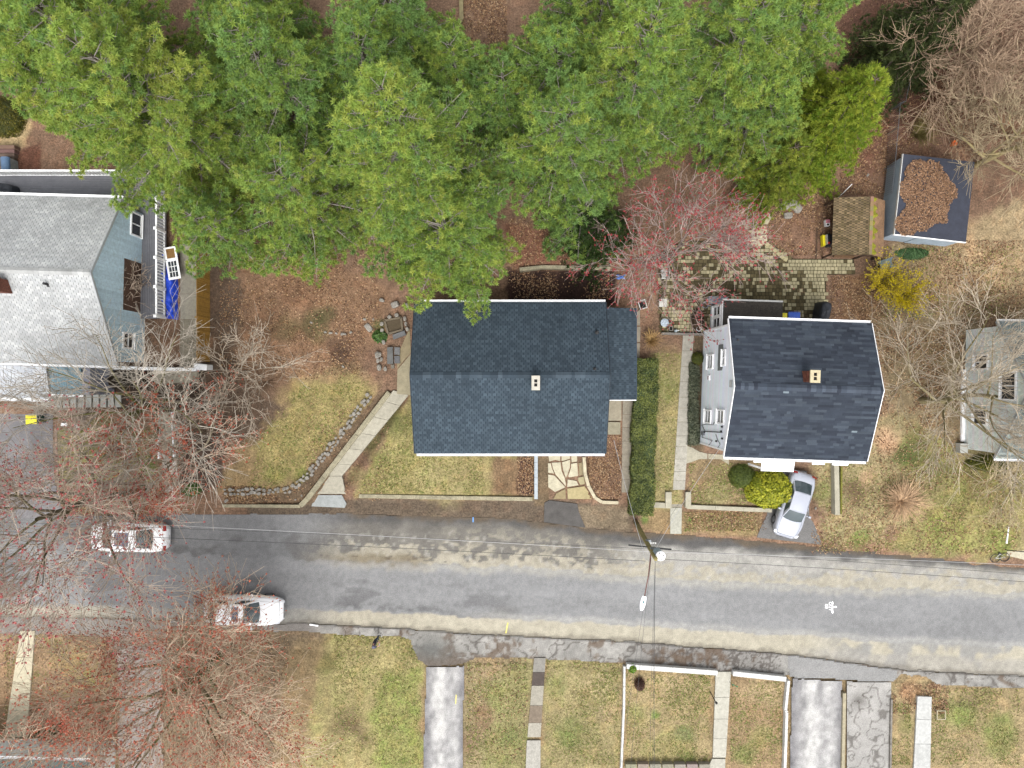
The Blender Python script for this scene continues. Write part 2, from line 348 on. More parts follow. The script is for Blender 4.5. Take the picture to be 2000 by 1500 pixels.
# colour zones of soil, litter, lawn and one painted house shadow: (sRGB as lit, polygon px, softness, raggedness)
ZONES = [
 ((150, 126, 84), [(-300, 1180), (2300, 1180), (2300, 1800), (-300, 1800)], 6, 8),            # south side
 ((144, 108, 76), [(400, 440), (760, 560), (740, 640), (700, 745), (470, 745), (400, 700)], 14, 22),      # needles left of grey house
 ((152, 126, 80), [(540, 760), (600, 730), (700, 715), (735, 745), (735, 770), (650, 880), (590, 950), (470, 985), (430, 960), (470, 850)], 16, 22),
 ((158, 140, 78), [(575, 750), (690, 735), (720, 770), (640, 870), (585, 930), (520, 940), (500, 880)], 12, 24),
 ((116, 94, 68), [(745, 765), (765, 765), (612, 988), (440, 988), (470, 975), (560, 962), (600, 935), (650, 880), (700, 812)], 3, 5),
 ((104, 84, 66), [(400, 470), (470, 470), (470, 740), (560, 800), (480, 880), (430, 880), (330, 850), (290, 760), (410, 690)], 16, 24),   # dark bed behind fence
 ((80, 66, 54), [(130, 715), (400, 715), (400, 800), (240, 800), (140, 770)], 6, 10),
 ((150, 134, 82), [(112, 838), (300, 838), (300, 944), (112, 944)], 5, 8),                              # lawn of blue house
 ((150, 122, 80), [(118, 952), (340, 952), (340, 1005), (135, 1005)], 6, 14),
 ((90, 72, 60), [(345, 830), (440, 830), (440, 950), (345, 960)], 8, 20),
 ((160, 144, 84), [(690, 965), (800, 770), (815, 770), (815, 880), (1046, 880), (1046, 974), (700, 974)], 5, 6),     # front lawn grey house
 ((132, 104, 70), [(965, 892), (1047, 892), (1047, 974), (955, 974)], 8, 14),
 ((84, 58, 50), [(1014, 892), (1046, 892), (1046, 972), (1016, 972)], 4, 9),
 ((106, 90, 72), [(480, 990), (700, 975), (1060, 978), (1240, 985), (1240, 1050), (480, 1020)], 5, 6),               # verge
 ((130, 112, 86), [(1130, 985), (1235, 985), (1240, 1040), (1140, 1035)], 8, 12),
 ((118, 98, 70), [(1046, 885), (1075, 885), (1075, 990), (1046, 990)], 3, 4),
 ((134, 102, 76), [(1143, 880), (1215, 790), (1215, 985), (1160, 985)], 3, 6),
 ((64, 46, 40), [(990, 527), (1200, 527), (1200, 600), (990, 600)], 4, 5),  # shadow behind the grey house, painted into the ground colour
 ((134, 88, 64), [(985, 440), (1110, 470), (1195, 480), (1200, 522), (1000, 520)], 8, 12),
 ((158, 142, 88), [(1270, 690), (1335, 690), (1330, 1000), (1265, 1000)], 5, 8),
 ((112, 92, 66), [(1343, 650), (1375, 650), (1375, 885), (1343, 885)], 3, 4),
 ((142, 118, 78), [(1340, 895), (1510, 900), (1505, 988), (1338, 985)], 6, 8),
 ((150, 124, 80), [(1255, 1000), (1500, 1000), (1490, 1048), (1255, 1040)], 6, 10),
 ((156, 138, 92), [(1585, 900), (1720, 800), (2300, 600), (2300, 1110), (1960, 1092), (1620, 1060)], 10, 20),
 ((148, 136, 76), [(1740, 880), (1800, 820), (1880, 900), (2000, 900), (2000, 1085), (1790, 1075), (1720, 1040), (1830, 960)], 18, 30),
 ((134, 100, 66), [(1650, 540), (1720, 530), (1720, 640), (1640, 640)], 8, 10),
 ((164, 140, 98), [(1740, 480), (2300, 300), (2300, 640), (1730, 800), (1700, 620)], 16, 26),
 ((140, 120, 84), [(1700, 590), (1900, 560), (1890, 880), (1730, 790)], 14, 20),
 ((142, 106, 80), [(1540, 300), (1740, -100), (2300, -300), (2300, 230), (1740, 330), (1640, 520), (1500, 510), (1500, 470)], 14, 20),
 ((130, 90, 68), [(1640, -100), (2300, -300), (2300, 120), (1760, 290), (1640, 330)], 16, 24),
 ((186, 158, 106), [(-100, 200), (70, 240), (50, 290), (-100, 300)], 5, 8),
 ((110, 70, 50), [(30, 300), (80, 280), (80, 390), (0, 400)], 5, 8),
 # south lawns
 ((160, 144, 88), [(640, 1232), (800, 1240), (828, 1320), (822, 1800), (520, 1800)], 8, 14),
 ((150, 146, 76), [(740, 1330), (822, 1300), (822, 1800), (700, 1800)], 12, 24),
 ((152, 134, 92), [(905, 1290), (1040, 1290), (1030, 1800), (900, 1800)], 5, 9),
 ((148, 138, 84), [(940, 1330), (1035, 1300), (1028, 1800), (960, 1800)], 12, 26),
 ((156, 140, 90), [(1062, 1290), (1216, 1290), (1214, 1800), (1054, 1800)], 6, 12),
 ((164, 142, 94), [(1222, 1312), (1395, 1312), (1390, 1800), (1216, 1800)], 6, 12),
 ((158, 130, 88), [(1425, 1315), (1540, 1325), (1536, 1800), (1412, 1800)], 6, 12),
 ((160, 138, 92), [(1745, 1340), (2300, 1310), (2300, 1800), (1745, 1800)], 8, 16),
 ((162, 130, 90), [(-100, 1235), (230, 1235), (240, 1400), (-100, 1440)], 10, 20),
 ((130, 110, 82), [(300, 1230), (640, 1230), (560, 1300), (540, 1500), (300, 1500)], 14, 26),
]
# rounded patches: (u, v, radius px, sRGB, strength)
BLOBS = [(610, 640, 34, (92, 88, 48), .7), (640, 615, 26, (84, 88, 46), .6), (560, 640, 30, (100, 92, 52), .6), (740, 640, 16, (84, 100, 40), .7), (690, 690, 40, (88, 64, 50), .6),
 (660, 690, 30, (78, 58, 46), .6), (520, 640, 40, (128, 94, 64), .6), (590, 560, 50, (126, 90, 60), .6), (720, 860, 26, (110, 112, 58), .7), (700, 930, 24, (150, 138, 78), .6),
 (770, 830, 36, (120, 118, 60), .8), (740, 900, 26, (128, 126, 66), .6), (860, 935, 60, (172, 156, 98), .6), (930, 930, 46, (162, 142, 90), .6), (590, 925, 18, (132, 136, 52), .7),
 (540, 930, 24, (138, 132, 62), .6), (290, 925, 26, (110, 118, 58), .8), (200, 850, 40, (128, 120, 68), .7), (160, 930, 24, (122, 110, 74), .6), (300, 900, 18, (118, 116, 62), .6),
 (1300, 760, 30, (132, 132, 72), .7), (1300, 700, 26, (140, 118, 74), .7), (1400, 960, 30, (146, 140, 84), .5), (1460, 1025, 24, (150, 142, 82), .6), (1260, 1018, 10, (100, 136, 48), .8),
 (1350, 1018, 9, (112, 140, 56), .8), (1598, 960, 20, (128, 126, 66), .7), (1780, 880, 40, (112, 112, 52), .75), (1760, 890, 26, (92, 104, 46), .7), (1830, 905, 34, (110, 108, 52), .7),
 (1900, 960, 60, (150, 138, 74), .7), (1850, 1045, 50, (146, 144, 66), .7), (1680, 1050, 22, (120, 132, 58), .8), (1665, 960, 30, (114, 90, 60), .8), (1720, 850, 30, (192, 150, 106), .7), (1735, 870, 24, (198, 154, 112), .7),
 (1690, 930, 24, (176, 138, 96), .7), (1740, 1040, 18, (140, 104, 82), .7), (1950, 1060, 30, (142, 144, 62), .7), (1930, 640, 40, (116, 76, 54), .6), (1820, 700, 40, (126, 106, 62), .5), (1790, 480, 40, (106, 102, 64), .5),
 (1880, 460, 50, (190, 156, 108), .6), (1950, 520, 60, (182, 148, 100), .6), (1840, 560, 60, (176, 140, 96), .5), (1780, 220, 60, (96, 62, 46), .6), (1890, 180, 70, (104, 68, 50), .6), (1720, 240, 24, (124, 74, 52), .8), (1690, 300, 40, (116, 74, 54), .7),
 (680, 1420, 44, (112, 92, 62), .85), (640, 1300, 30, (110, 108, 52), .6), (1120, 1440, 34, (112, 124, 60), .6), (1090, 1340, 28, (128, 134, 72), .5), (1170, 1330, 30, (180, 156, 112), .6), (1190, 1400, 24, (176, 150, 108), .5),
 (1340, 1440, 26, (104, 116, 66), .7), (1345, 1480, 24, (116, 128, 62), .7), (1250, 1400, 30, (134, 136, 70), .6), (1340, 1340, 50, (172, 148, 104), .6), (1300, 1490, 50, (160, 150, 84), .5), (1280, 1400, 9, (112, 140, 52), .7), (1455, 1480, 26, (116, 128, 58), .7),
 (1480, 1450, 30, (144, 138, 72), .6), (1500, 1350, 40, (176, 152, 106), .6), (1780, 1355, 26, (168, 124, 82), .8), (1835, 1350, 14, (158, 116, 84), .7), (1880, 1400, 36, (128, 136, 64), .7), (1960, 1440, 44, (126, 132, 62), .7), (1900, 1480, 40, (164, 140, 96), .6), (1770, 1420, 20, (132, 128, 66), .6),
 (960, 1310, 34, (160, 132, 92), .6), (930, 1440, 34, (146, 116, 84), .7), (945, 1400, 24, (142, 108, 78), .7), (1000, 1440, 22, (116, 128, 62), .6), (1250, 1335, 14, (168, 124, 100), .8), (140, 1290, 40, (168, 142, 84), .7), (170, 1330, 26, (150, 142, 62), .6),
 (100, 1250, 26, (166, 146, 88), .6), (60, 1400, 40, (136, 98, 70), .6), (200, 1440, 50, (100, 72, 54), .7), (1640, 480, 20, (100, 76, 56), .6), (1560, 440, 50, (126, 92, 66), .6), (1700, 590, 30, (132, 106, 66), .5)]
def ground_color(x, y):
    u, v = PX(x, y, 0.3)
    c = np.broadcast_to(DEF, x.shape + (3,)).copy()
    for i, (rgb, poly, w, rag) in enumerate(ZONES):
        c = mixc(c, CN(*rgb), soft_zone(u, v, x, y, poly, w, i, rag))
    for i, (bu, bv, r, rgb, s) in enumerate(BLOBS):
        d = np.hypot(u - bu, v - bv) / r + (fbm(x, y, 1.2, i) - 0.5) * 1.5
        c = mixc(c, CN(*rgb), s * sstep(1.15, 0.45, d))
    # mid-size mottling: greener and drier flecks
    n1 = fbm(x, y, 1.1, 2); n2 = fbm(x, y, 0.5, 5, 3); n3 = vnoise(x, y, 0.28, 6)
    c = c * (0.80 + 0.46 * n1)[..., None] * (0.86 + 0.34 * n3)[..., None]
    c = c * .76 + c.mean(-1, keepdims=True) * .24
    grassy = sstep(0.0, 0.05, c[..., 1] - 0.72 * c[..., 0])
    c = mixc(c, c * np.array([0.80, 0.98, 0.72]), grassy * sstep(0.52, 0.68, n2) * .8)
    c = mixc(c, c * np.array([1.25, 1.12, 1.05]), sstep(0.55, 0.7, n2[::-1, ::-1] if n2.ndim == 2 and n2.shape == x.shape else n2) * .5)
    c = mixc(c, c * np.array([.97, 1.0, .93]), grassy)
    return c * 1.10
ex = np.array([-260, -160, -100, -70, -52, -44, -40]); 
GX = np.concatenate([ex, gx, -ex[::-1]]); GY = np.concatenate([ex + 6, gy, -ex[::-1] - 6])
XX, YY = np.meshgrid(GX, GY, indexing='ij')
ZZ = G(XX, YY) + (fbm(XX, YY, 1.0, 3) - 0.5) * 0.06
ny = len(GY); idx = np.arange(XX.size).reshape(XX.shape)
gf = np.stack([idx[:-1, :-1], idx[1:, :-1], idx[1:, 1:], idx[:-1, 1:]], -1).reshape(-1, 4)
_uu, _vv = PX(XX, YY, 0.0)
ROADN = np.array([(-900, 1004), (130, 1006), (345, 1002), (480, 1003), (700, 1003), (850, 1006), (1000, 1012), (1100, 1024), (1180, 1034), (1300, 1042), (1420, 1050), (1600, 1066), (1750, 1078), (2000, 1101), (2900, 1180)], float)
SIDN = np.array([(-900, 1196), (0, 1204), (340, 1211), (640, 1219), (780, 1226), (900, 1236), (1230, 1252), (1530, 1276), (1780, 1309), (2000, 1320), (2900, 1390)], float)
def yn(u): return np.interp(u, ROADN[:, 0], ROADN[:, 1])
def ysid(u): return np.interp(u, SIDN[:, 0], SIDN[:, 1])
ZZ -= 0.07 * ((_vv > yn(_uu) + 4) & (_vv < ysid(_uu) + 60))      # roadbed
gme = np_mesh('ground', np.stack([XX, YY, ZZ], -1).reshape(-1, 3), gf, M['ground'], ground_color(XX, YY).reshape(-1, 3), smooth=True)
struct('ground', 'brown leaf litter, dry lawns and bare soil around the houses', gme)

def painted_sheet(name, label, poly, z, step, colfn, material, rag=0.0, zfn=None):
    w = [P(a, b, z) for a, b in poly]
    x0, x1 = min(p.x for p in w), max(p.x for p in w); y0, y1 = min(p.y for p in w), max(p.y for p in w)
    xs = np.arange(x0, x1 + step, step); ys = np.arange(y0, y1 + step, step)
    X, Y = np.meshgrid(xs, ys, indexing='ij'); u, v = PX(X, Y, z)
    du = (fbm(X, Y, 0.8, 1) - .5) * rag * 2; dv = (fbm(X, Y, 0.8, 5) - .5) * rag * 2
    ins = inpoly(u + du, v + dv, poly)
    cell = ins[:-1, :-1] & ins[1:, :-1] & ins[1:, 1:] & ins[:-1, 1:]
    I = np.arange(X.size).reshape(X.shape)
    f = np.stack([I[:-1, :-1], I[1:, :-1], I[1:, 1:], I[:-1, 1:]], -1)[cell]
    used = np.unique(f); mp = np.zeros(X.size, int); mp[used] = np.arange(len(used)); f = mp[f]
    Zz = np.full(X.shape, z) if zfn is None else zfn(X, Y, u, v)
    V = np.stack([X, Y, Zz], -1).reshape(-1, 3)[used]
    c = colfn(u, v, X, Y).reshape(-1, 3)[used]
    return struct(name, label, np_mesh(name, V, f, material, c, smooth=True))

# ------------------------------------------------------------------ road
NEWN = np.array([(-900, 1060), (480, 1085), (600, 1094), (760, 1099), (900, 1103), (1000, 1108), (1200, 1122), (1400, 1136), (1600, 1146), (1800, 1153), (2000, 1160), (2900, 1200)], float)
NEWS = np.array([(-900, 1178), (0, 1182), (300, 1186), (600, 1190), (760, 1196), (900, 1204), (1000, 1209), (1200, 1219), (1400, 1232), (1560, 1240), (1700, 1254), (1850, 1257), (2000, 1266), (2900, 1330)], float)
def road_color(u, v, x, y):
    wob = (fbm(x, y, 1.3, 1) - 0.5) * 16 + (vnoise(x, y, 0.3, 4) - .5) * 8
    n = fbm(x, y, 2.2, 2); nf = fbm(x, y, 0.45, 6, 3); streak = fbm(x, y * 7, 6.0, 4)
    asph = CN(150, 150, 150) * (0.86 + 0.28 * streak)[..., None] * (0.9 + 0.2 * n)[..., None]
    ln = sstep(0.80, 0.86, vnoise(x * 0.05, y * 1.0, 0.5, 7)); asph = mixc(asph, asph * 1.12, ln * .5)
    old = CN(150, 147, 141) * (0.66 + 0.68 * fbm(x, y, 0.9, 0))[..., None]
    dark = sstep(0.52, 0.66, fbm(x, y, 1.7, 3)); old = mixc(old, CN(100, 99, 99), dark * .6 * sstep(1200, 900, u))
    sand = CN(188, 181, 162) * (0.84 + 0.32 * nf)[..., None]
    sandn = CN(186, 177, 154) * (0.8 + 0.4 * nf)[..., None]
    tN = v - np.interp(u, NEWN[:, 0], NEWN[:, 1]) + wob; tS = v - np.interp(u, NEWS[:, 0], NEWS[:, 1]) + wob * .6
    # north shoulder: dark old edge by the verge, worn grey middle, sand beside the new asphalt
    right = sstep(560, 720, u); far = sstep(1560, 1700, u); east = sstep(1160, 1280, u)
    span = np.interp(u, NEWN[:, 0], NEWN[:, 1]) - yn(u)
    t = np.clip((v - yn(u)) / np.maximum(span, 10), 0, 1) + (fbm(x, y * 2, 1.2, 5) - .5) * .30
    swirl = fbm(x + y * .7, y * 1.6 - x * .35, .5, 1, 3); n9 = fbm(x, y, .9, 0)
    grey = mixc(CN(126, 122, 115), CN(172, 169, 162), east) * (0.72 + 0.56 * n9)[..., None]
    edge_dark = CN(98, 96, 94) * (0.7 + .6 * nf)[..., None]
    north = mixc(edge_dark, grey, sstep(.18, .42, t + .12 * (1 - east)))
    sandy = CN(180, 173, 155) * (0.80 + 0.4 * nf)[..., None]
    north = mixc(north, sandy, np.clip(sstep(.70, .80, t + (swirl - .5) * .7 + .12 * far), 0, 1) * .9)
    north = mixc(north, sandy * .94, sstep(.52, .60, swirl) * sstep(.15, .4, t) * (.55 * (1 - east) * sstep(820, 960, u) + .25 * far))
    north = mixc(north, CN(196, 193, 184), sstep(.70, .82, vnoise(x, y, .22, 3)) * sstep(.3, .5, t) * .35)
    west = mixc(asph * .90, CN(112, 110, 108), sstep(0.5, 0.66, fbm(x, y * 1.6, 2.0, 6)) * .65)
    north = mixc(west, north, right)
    c = mixc(north, asph, sstep(-1.5, 1.5, tN))
    lip = np.exp(-((tN - 6) / 7.0) ** 2) * right; c = mixc(c, CN(186, 182, 170), lip * .55)
    dk = np.exp(-((tN + 5) / 10.0) ** 2) * sstep(860, 800, u) * right; c = mixc(c, CN(116, 100, 72), dk * .6)
    # scuffed dark patches on the asphalt
    sc = sstep(0.56, 0.72, fbm(x, y * 3, 3.2, 7)) * sstep(1060, 900, u) ; c = mixc(c, CN(104, 103, 104), sc * .55 * (tN > 0))
    pat = np.exp(-(((u - 985) / 26) ** 2 + ((v - 1192) / 9) ** 2)); c = mixc(c, CN(118, 116, 114), pat * .7)
    # south sand
    sW = sstep(-1.5, 2, tS) * (0.35 + 0.65 * sstep(560, 700, u)) * (1 - .75 * sstep(0.5, .62, fbm(x, y, 1.6, 2)) * sstep(1560, 1700, u))
    sW = np.where(u < 300, sstep(-3, 4, tS) * .8 * sstep(310, 180, u), sW)
    c = mixc(c, sand, sW)
    lip2 = np.exp(-((tS + 5) / 6.0) ** 2) * sstep(860, 1000, u); c = mixc(c, CN(190, 188, 180), lip2 * .5)
    edge = np.exp(-((tS + 10) / 7.0) ** 2) * sstep(950, 800, u) * sstep(640, 700, u); c = mixc(c, CN(96, 95, 95), edge * .7 * sstep(.35, .6, nf))
    grey = sstep(1540, 1600, u) * sstep(18, 30, tS); c = mixc(c, CN(168, 164, 156) * (0.85 + .3 * nf)[..., None], grey * .7)
    # dirt drifting in from the verge
    t0 = v - yn(u); c = mixc(c, CN(108, 94, 76), sstep(16, 2, t0 + (fbm(x, y, .9, 2) - .5) * 26) * .8 * sstep(650, 720, u))
    # the strip just before the sidewalk
    s0 = ysid(u) - v; c = mixc(c, CN(120, 112, 100), sstep(9, 2, s0 + (nf - .5) * 12) * .5)
    return c * (0.9 + 0.2 * vnoise(x, y, 0.16, 2))[..., None]
road_poly = [tuple(p) for p in ROADN] + [(a, b + 3) for a, b in SIDN[::-1]]
painted_sheet('road', 'grey asphalt street with sandy shoulders', road_poly, 0.004, 0.088, road_color, M['road'], rag=2.5)
painted_sheet('driveway', 'worn grey asphalt driveway left of the blue house', [(-700, 772), (60, 772), (104, 800), (108, 940), (128, 1012), (-700, 1012)], 0.03, 0.12,
              lambda u, v, x, y: CN(140, 137, 138) * (0.72 + 0.55 * fbm(x, y, 1.2, 3))[..., None], M['road'], rag=3)

# ------------------------------------------------------------------ sidewalk on the south side: old broken asphalt
def side_color(u, v, x, y):
    n = fbm(x, y, 0.9, 2); nf = fbm(x, y, 0.35, 5, 3)
    c = CN(164, 161, 155) * (0.66 + 0.68 * n)[..., None] * (0.85 + .3 * vnoise(x, y, .2, 1))[..., None]
    c = mixc(c, CN(134, 130, 126), sstep(1240, 1260, u) * sstep(1540, 1500, u) * .55)
    s0 = v - ysid(u)
    c = mixc(c, CN(58, 52, 48), np.exp(-((s0 - 1.5) / 2.2) ** 2) * .85 * (0.6 + .4 * sstep(.4, .6, n)))
    # worley-like cracks
    cr = np.minimum(np.abs(fbm(x, y, 1.1, 0, 2) - .5), np.abs(fbm(x, y, 1.1, 4, 2) - .5)); k = sstep(0.022, 0.006, cr)
    cr2 = np.minimum(np.abs(fbm(x, y, 0.5, 1, 2) - .5), np.abs(fbm(x, y, 0.5, 6, 2) - .5)); k2 = sstep(0.04, 0.012, cr2) * sstep(1250, 1300, u) * sstep(1540, 1500, u)
    c = mixc(c, CN(84, 76, 70), np.maximum(k * .7, k2 * .8))
    dirt = sstep(0.54, 0.66, fbm(x, y, 1.3, 7) * .62 + fbm(x, y, .4, 3, 3) * .38) * sstep(640, 700, u); c = mixc(c, CN(104, 84, 66), dirt * .75)
    c = mixc(c, CN(100, 82, 66), sstep(1470, 1500, 1300 + (v - ysid(u)) * 4.2 + (nf - .5) * 120) * .7)
    c = mixc(c, CN(112, 112, 108), np.exp(-(((u - 840) / 46) ** 2 + ((v - 1268) / 26) ** 2)) * .9)
    west = sstep(640, 600, u); c = mixc(c, CN(150, 144, 138) * (0.85 + .3 * n)[..., None], west * .9)
    return c
sw_poly = [(a, b) for a, b in [tuple(p) for p in SIDN]] + [(2900, 1420), (2000, 1346), (1880, 1340), (1830, 1338), (1810, 1322), (1760, 1318), (1750, 1330), (1545, 1322), (1400, 1312), (1215, 1296), (1080, 1290), (1030, 1286), (930, 1288), (890, 1300), (835, 1302), (815, 1292), (800, 1252), (780, 1244), (690, 1242), (600, 1236), (420, 1228), (330, 1232), (200, 1246), (120, 1240), (-900, 1232)]
painted_sheet('sidewalk', 'cracked old asphalt sidewalk on the near side of the street', sw_poly, 0.05, 0.08, side_color, M['road'], rag=3.5)

def slab_path(name, label, quads, z, t=0.07, cols=None, zs=None, material=None, gap=0.012, jitter=0.07, kind='slab'):
    """a walk of separate slabs; quads are pixel polygons on the ground at height z"""
    e = struct(name, label)
    for i, q in enumerate(quads):
        zi = z if zs is None else zs[i]
        zl = list(zi) if hasattr(zi, '__len__') else [zi] * len(q)
        w = [P(a, b, zz) for (a, b), zz in zip(q, zl)]
        cx = sum((p.x for p in w)) / len(w); cy = sum((p.y for p in w)) / len(w)
        poly = []
        for p in w:
            d = Vector((p.x - cx, p.y - cy)); l = d.length; d = d * max(0, (l - gap) / l); poly.append((cx + d.x, cy + d.y))
        c = (cols[i] if cols else C(190, 184, 166)); k = 1 + random.uniform(-jitter, jitter); c = tuple(x * k for x in c)
        MB().prism(poly, [zz - t - 0.2 for zz in zl], [zz for zz in zl], c).build(kind, material or M['attr'], e)
    return e
def strip(a0, a1, b0, b1, cuts):
    """quads along a walk with left edge a0->a1 and right edge b0->b1 cut at the given fractions"""
    L = lambda p, q, t: (p[0] + (q[0] - p[0]) * t, p[1] + (q[1] - p[1]) * t)
    return [[L(a0, a1, s), L(b0, b1, s), L(b0, b1, e), L(a0, a1, e)] for s, e in zip(cuts[:-1], cuts[1:])]

ZL = 0.45
# diagonal walk up to the grey house, rising from the street
cuts = [0, .13, .31, .5, .68, .86, 1]
q = strip((768, 762), (640, 930), (798, 772), (668, 930), cuts)
zz = [ZL + 0.04 - 0.22 * t for t in cuts]
slab_path('diagonal_walk', 'pale concrete walk rising diagonally from the street to the grey roofed house', q + [[(640, 930), (668, 930), (676, 965), (612, 965)]], 0.3,
          zs=[[zz[i], zz[i], zz[i + 1], zz[i + 1]] for i in range(6)] + [[0.27, 0.27, 0.2, 0.2]], cols=[C(192, 186, 168)] * 7)
slab_path('walk_apron', 'smooth pale concrete apron at the foot of the diagonal walk', [[(614, 967), (668, 967), (677, 984), (673, 992), (608, 989)]], 0.1, cols=[C(178, 182, 180)])
slab_path('house_side_patio', 'stained concrete pad beside the left wall of the grey house', [[(776, 722), (803, 690), (803, 772), (775, 770)], [(774, 700), (800, 640), (803, 688), (776, 720)]], ZL + 0.05, cols=[C(178, 168, 140), C(162, 148, 118)])
# grey house drive (lower level) of broken concrete pieces
drive = [[(1070, 889), (1095, 889), (1095, 901), (1085, 899), (1072, 902)], [(1096, 889), (1114, 889), (1114, 896), (1103, 900), (1096, 901)], [(1115, 889), (1128, 889), (1128, 902), (1116, 904)],
 [(1077, 903), (1095, 902), (1098, 920), (1104, 935), (1106, 951), (1084, 927), (1079, 914)], [(1097, 902), (1114, 897), (1114, 912), (1108, 930), (1105, 934), (1099, 918)],
 [(1070, 904), (1076, 904), (1079, 915), (1083, 926), (1070, 924)], [(1070, 926), (1083, 928), (1105, 952), (1084, 962), (1070, 952)], [(1115, 905), (1128, 903), (1130, 930), (1112, 933), (1109, 931), (1115, 912)],
 [(1108, 936), (1127, 939), (1131, 948), (1107, 952)], [(1129, 932), (1141, 930), (1143, 946), (1133, 948), (1128, 938)], [(1107, 954), (1142, 949), (1150, 960), (1156, 975), (1108, 975)], [(1086, 963), (1105, 954), (1106, 975), (1080, 975)],
 [(1130, 904), (1137, 902), (1141, 928), (1131, 930)]]
dcols = [C(206, 198, 172)] * 9 + [C(186, 176, 140), C(184, 170, 128), C(168, 152, 116), C(160, 146, 116)]
slab_path('broken_driveway', 'cracked cream concrete driveway of the grey roofed house', drive, 0.06, cols=dcols, gap=0.035, jitter=.05)
slab_path('asphalt_apron', 'dark asphalt patch between the cracked driveway and the street', [[(1063, 982), (1072, 977), (1128, 984), (1131, 1000), (1144, 1031), (1062, 1020)]], 0.05, cols=[C(104, 101, 98)], material=M['asphalt_dark'])
# narrow walk right of the grey house
q = strip((1187, 782), (1187, 822), (1214, 782), (1214, 822), [0, 1]) + [[(1187, 824), (1212, 824), (1212, 849), (1187, 849)]] + strip((1216, 783), (1214, 962), (1237, 783), (1230, 962), [0, .15, .29, .44, .58, .72, .86, 1])
q += [[(1214, 964), (1228, 964), (1228, 972), (1214, 972)], [(1213, 974), (1227, 974), (1227, 981), (1212, 981)], [(1241, 606), (1250, 606), (1250, 636), (1241, 636)], [(1241, 638), (1251, 638), (1250, 668), (1241, 668)], [(1241, 670), (1250, 670), (1249, 700), (1241, 700)]]
slab_path('side_walk', 'narrow concrete slab walk along the right side of the grey house', q, ZL + 0.05, zs=[ZL + .25, ZL + .18] + [ZL + 0.04] * 7 + [.32, .18] + [ZL + .05] * 3, cols=[C(178, 168, 146), C(172, 164, 140)] + [C(166, 157, 140)] * 12)
# walk left of the white house
q = strip((1334, 655), (1314, 957), (1355, 655), (1338, 957), [0, .1, .2, .3, .4, .47, .56, .65, .72, .8, .88, .94, 1])
slab_path('garden_walk', 'straight concrete slab walk between the hedge lawn and the white house', q, ZL + 0.04, cols=[C(186, 181, 168)] * 12)
slab_path('walk_steps', 'concrete steps and kerb slab at the street end of the garden walk', [[(1314, 959), (1336, 959), (1335, 971), (1313, 971)], [(1313, 973), (1335, 973), (1334, 981), (1312, 981)], [(1312, 983), (1333, 983), (1333, 990), (1311, 990)], [(1309, 991), (1332, 991), (1331, 1043), (1309, 1043)]], 0.3,
          zs=[.40, .28, .16, 0.05], cols=[C(182, 178, 164), C(170, 165, 150), C(168, 162, 148), C(186, 184, 170)])
slab_path('curved_walk', 'curved concrete path from the garden walk to the white house porch', [[(1340, 870), (1352, 874), (1366, 882), (1382, 886), (1382, 897), (1366, 897), (1350, 903), (1338, 906)], [(1383, 886), (1424, 889), (1424, 908), (1408, 897), (1383, 897)]], ZL + 0.035, cols=[C(184, 178, 158), C(176, 168, 146)])
slab_path('car_driveway', 'short asphalt driveway under the silver car', [[(1498, 1006), (1506, 916), (1580, 916), (1584, 1010), (1600, 1046), (1605, 1064), (1478, 1050), (1486, 1030)]], 0.035, cols=[C(132, 130, 128)], material=M['road'])
# south walks
q = strip((1398, 1312), (1392, 1480), (1428, 1312), (1418, 1480), [0, .3, .55, .78, 1]); q += [[(1391, 1482), (1417, 1482), (1415, 1560), (1380, 1560), (1382, 1500)]]
slab_path('south_walk', 'pale concrete slab walk through the gap in the white front wall', q, 0.13, cols=[C(196, 192, 178)] * 5)
q = strip((1043, 1285), (1030, 1440), (1066, 1285), (1056, 1440), [0, .18, .35, .6, .82, 1]) + [[(1029, 1446), (1056, 1446), (1055, 1560), (1024, 1560)]]
slab_path('south_narrow_walk', 'narrow stained concrete walk between two dry lawns', q, 0.12, cols=[C(150, 146, 138), C(94, 84, 78), C(172, 166, 152), C(140, 126, 110), C(178, 172, 158), C(180, 176, 166)])
q = strip((1792, 1360), (1784, 1510), (1820, 1361), (1817, 1510), [0, .3, .62, .95, 1])
slab_path('south_bright_walk', 'bright concrete slab walk near the lower right corner', q, 0.13, cols=[C(206, 206, 202)] * 4)
q = strip((40, 1232), (8, 1440), (68, 1232), (52, 1440), [0, .25, .5, .75, 1]) + [[(-60, 1442), (52, 1442), (44, 1475), (-60, 1475)]]
slab_path('corner_walk', 'cream concrete walk in the lower left corner under the red maple', q, 0.12, cols=[C(214, 204, 176)] * 5)
def drive_col(a, b):
    def fn(u, v, x, y):
        t = (u - a) / (b - a); n = fbm(x * 2, y, .9, 3); w = np.exp(-((t - .38) / .22) ** 2) + .6 * np.exp(-((t - .78) / .15) ** 2)
        return (0.84 + .32 * vnoise(x, y, .22, 4))[..., None] * mixc(CN(136, 134, 136) * (0.66 + .68 * n)[..., None], CN(212, 210, 206), np.clip(w * (0.2 + 1.9 * (n - .1)), 0, 1) * .95)
    return fn
painted_sheet('south_driveway', 'pale worn concrete driveway below the street with white tracks', [(832, 1302), (908, 1300), (898, 1800), (815, 1800)], 0.12, 0.08, drive_col(828, 905), M['road'], rag=1.5)
painted_sheet('south_wide_driveway', 'wide whitened asphalt driveway right of the white front wall', [(1546, 1324), (1645, 1330), (1646, 1800), (1536, 1800)], 0.12, 0.08, drive_col(1545, 1645), M['road'], rag=1)
